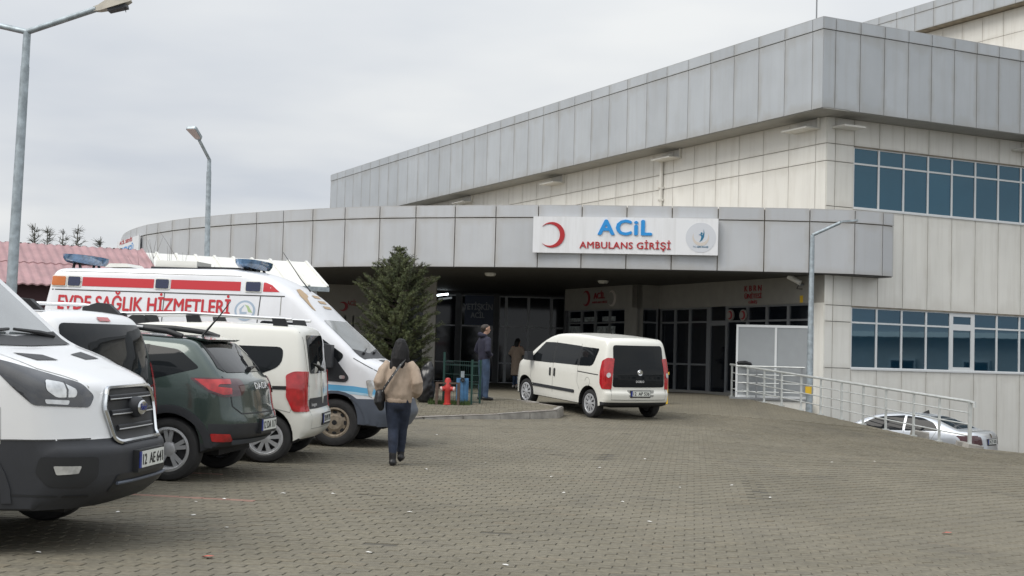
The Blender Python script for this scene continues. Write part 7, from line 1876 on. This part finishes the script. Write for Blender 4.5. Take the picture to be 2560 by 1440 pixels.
# paper scraps
mat('paper', (0.72, 0.71, 0.68), 0.8); mat('red_scrap', (0.55, 0.10, 0.07), 0.7); mat('dry_leaf', (0.10, 0.08, 0.055), 0.9)
rs = random.Random(17)
scr_me = []
for k in range(4):
    q = MB(); n = 6; pts = [(rs.uniform(0.02, 0.045) * math.cos(2 * math.pi * j / n) * 1.5, rs.uniform(0.02, 0.045) * math.sin(2 * math.pi * j / n), rs.uniform(0.002, 0.016)) for j in range(n)] + [(0, 0, 0.018)]
    q.add(pts, [(j, (j + 1) % n, n) for j in range(n)]); scr_me.append(q.mesh('paper_scrap', 'paper'))
spots = [(560, 1251), (490, 1259), (485, 1292), (95, 1386), (295, 1284), (1024, 1284), (566, 1324), (1214, 1160), (1092, 1089), (1066, 1176), (1378, 1195), (1410, 1235), (1556, 1258), (1622, 1308), (1264, 1418), (1612, 1150), (708, 1237), (2080, 1158), (2186, 1156), (1925, 1247), (920, 1386), (1830, 1216), (1700, 1222), (832, 1238), (1500, 1172)]
for px, py in spots:
    P = ground_at(px, py); o = bpy.data.objects.new('paper_scrap', rs.choice(scr_me)); COL.objects.link(o); o.location = (P.x, P.y, P.z + 0.012); o.rotation_euler = (0, 0, rs.random() * 6.28); o.scale = (0.5, 0.5, 0.6)
    tag(o, 'tiny white paper scrap lying on the paving blocks', 'litter', 'paper scraps on the paving')
for px, py, lb in ((518, 1399, 'tiny red scrap on the paving in the left foreground'), (2366, 1338, 'tiny red scrap on the paving at lower right')):
    P = ground_at(px, py); m2 = scr_me[0].copy(); m2.materials.clear(); m2.materials.append(MATS['red_scrap']); o = link('red_scrap', m2, label=lb, cat='litter'); o.location = (P.x, P.y, P.z + 0.012)

# ================================================================== low building opposite, outside the frame: the lower windows mirror it
mat('opposite_wall', (0.62, 0.62, 0.60), 0.7, var=0.05)
ob = empty('neighbouring_building', (52, 14, LOW), label='low pale building across the lower car park, mirrored in the lower windows', cat='building')
q = MB(); q.hexa([(46, -6, LOW), (50, 40, LOW), (62, 40, LOW), (58, -6, LOW), (46, -6, 3.4), (50, 40, 3.4), (62, 40, 3.4), (58, -6, 3.4)]); B(q, 'wall', 'opposite_wall', ob)
q = MB(); q.hexa([(45.4, -6.4, 3.4), (49.4, 40.4, 3.4), (62.4, 40.4, 3.4), (58.4, -6.4, 3.4), (45.8, -6.4, 3.7), (49.8, 40.4, 3.7), (62, 40.4, 3.7), (58, -6.4, 3.7)]); B(q, 'roof', 'white_roof', ob)
for k in range(11):
    y0 = -4 + k * 4.0; x0 = 46 + (y0 + 6) / 46 * 4 - 0.03
    q = MB(); q.box((x0 - 0.06, y0, 0.4), (x0 + 0.3, y0 + 1.5, 2.2)); o = B(q, 'window', 'white_frame', ob); q = MB(); q.box((x0 - 0.08, y0 + 0.1, 0.5), (x0 - 0.05, y0 + 1.4, 2.1)); B(q, 'pane', 'dark_glass', o)
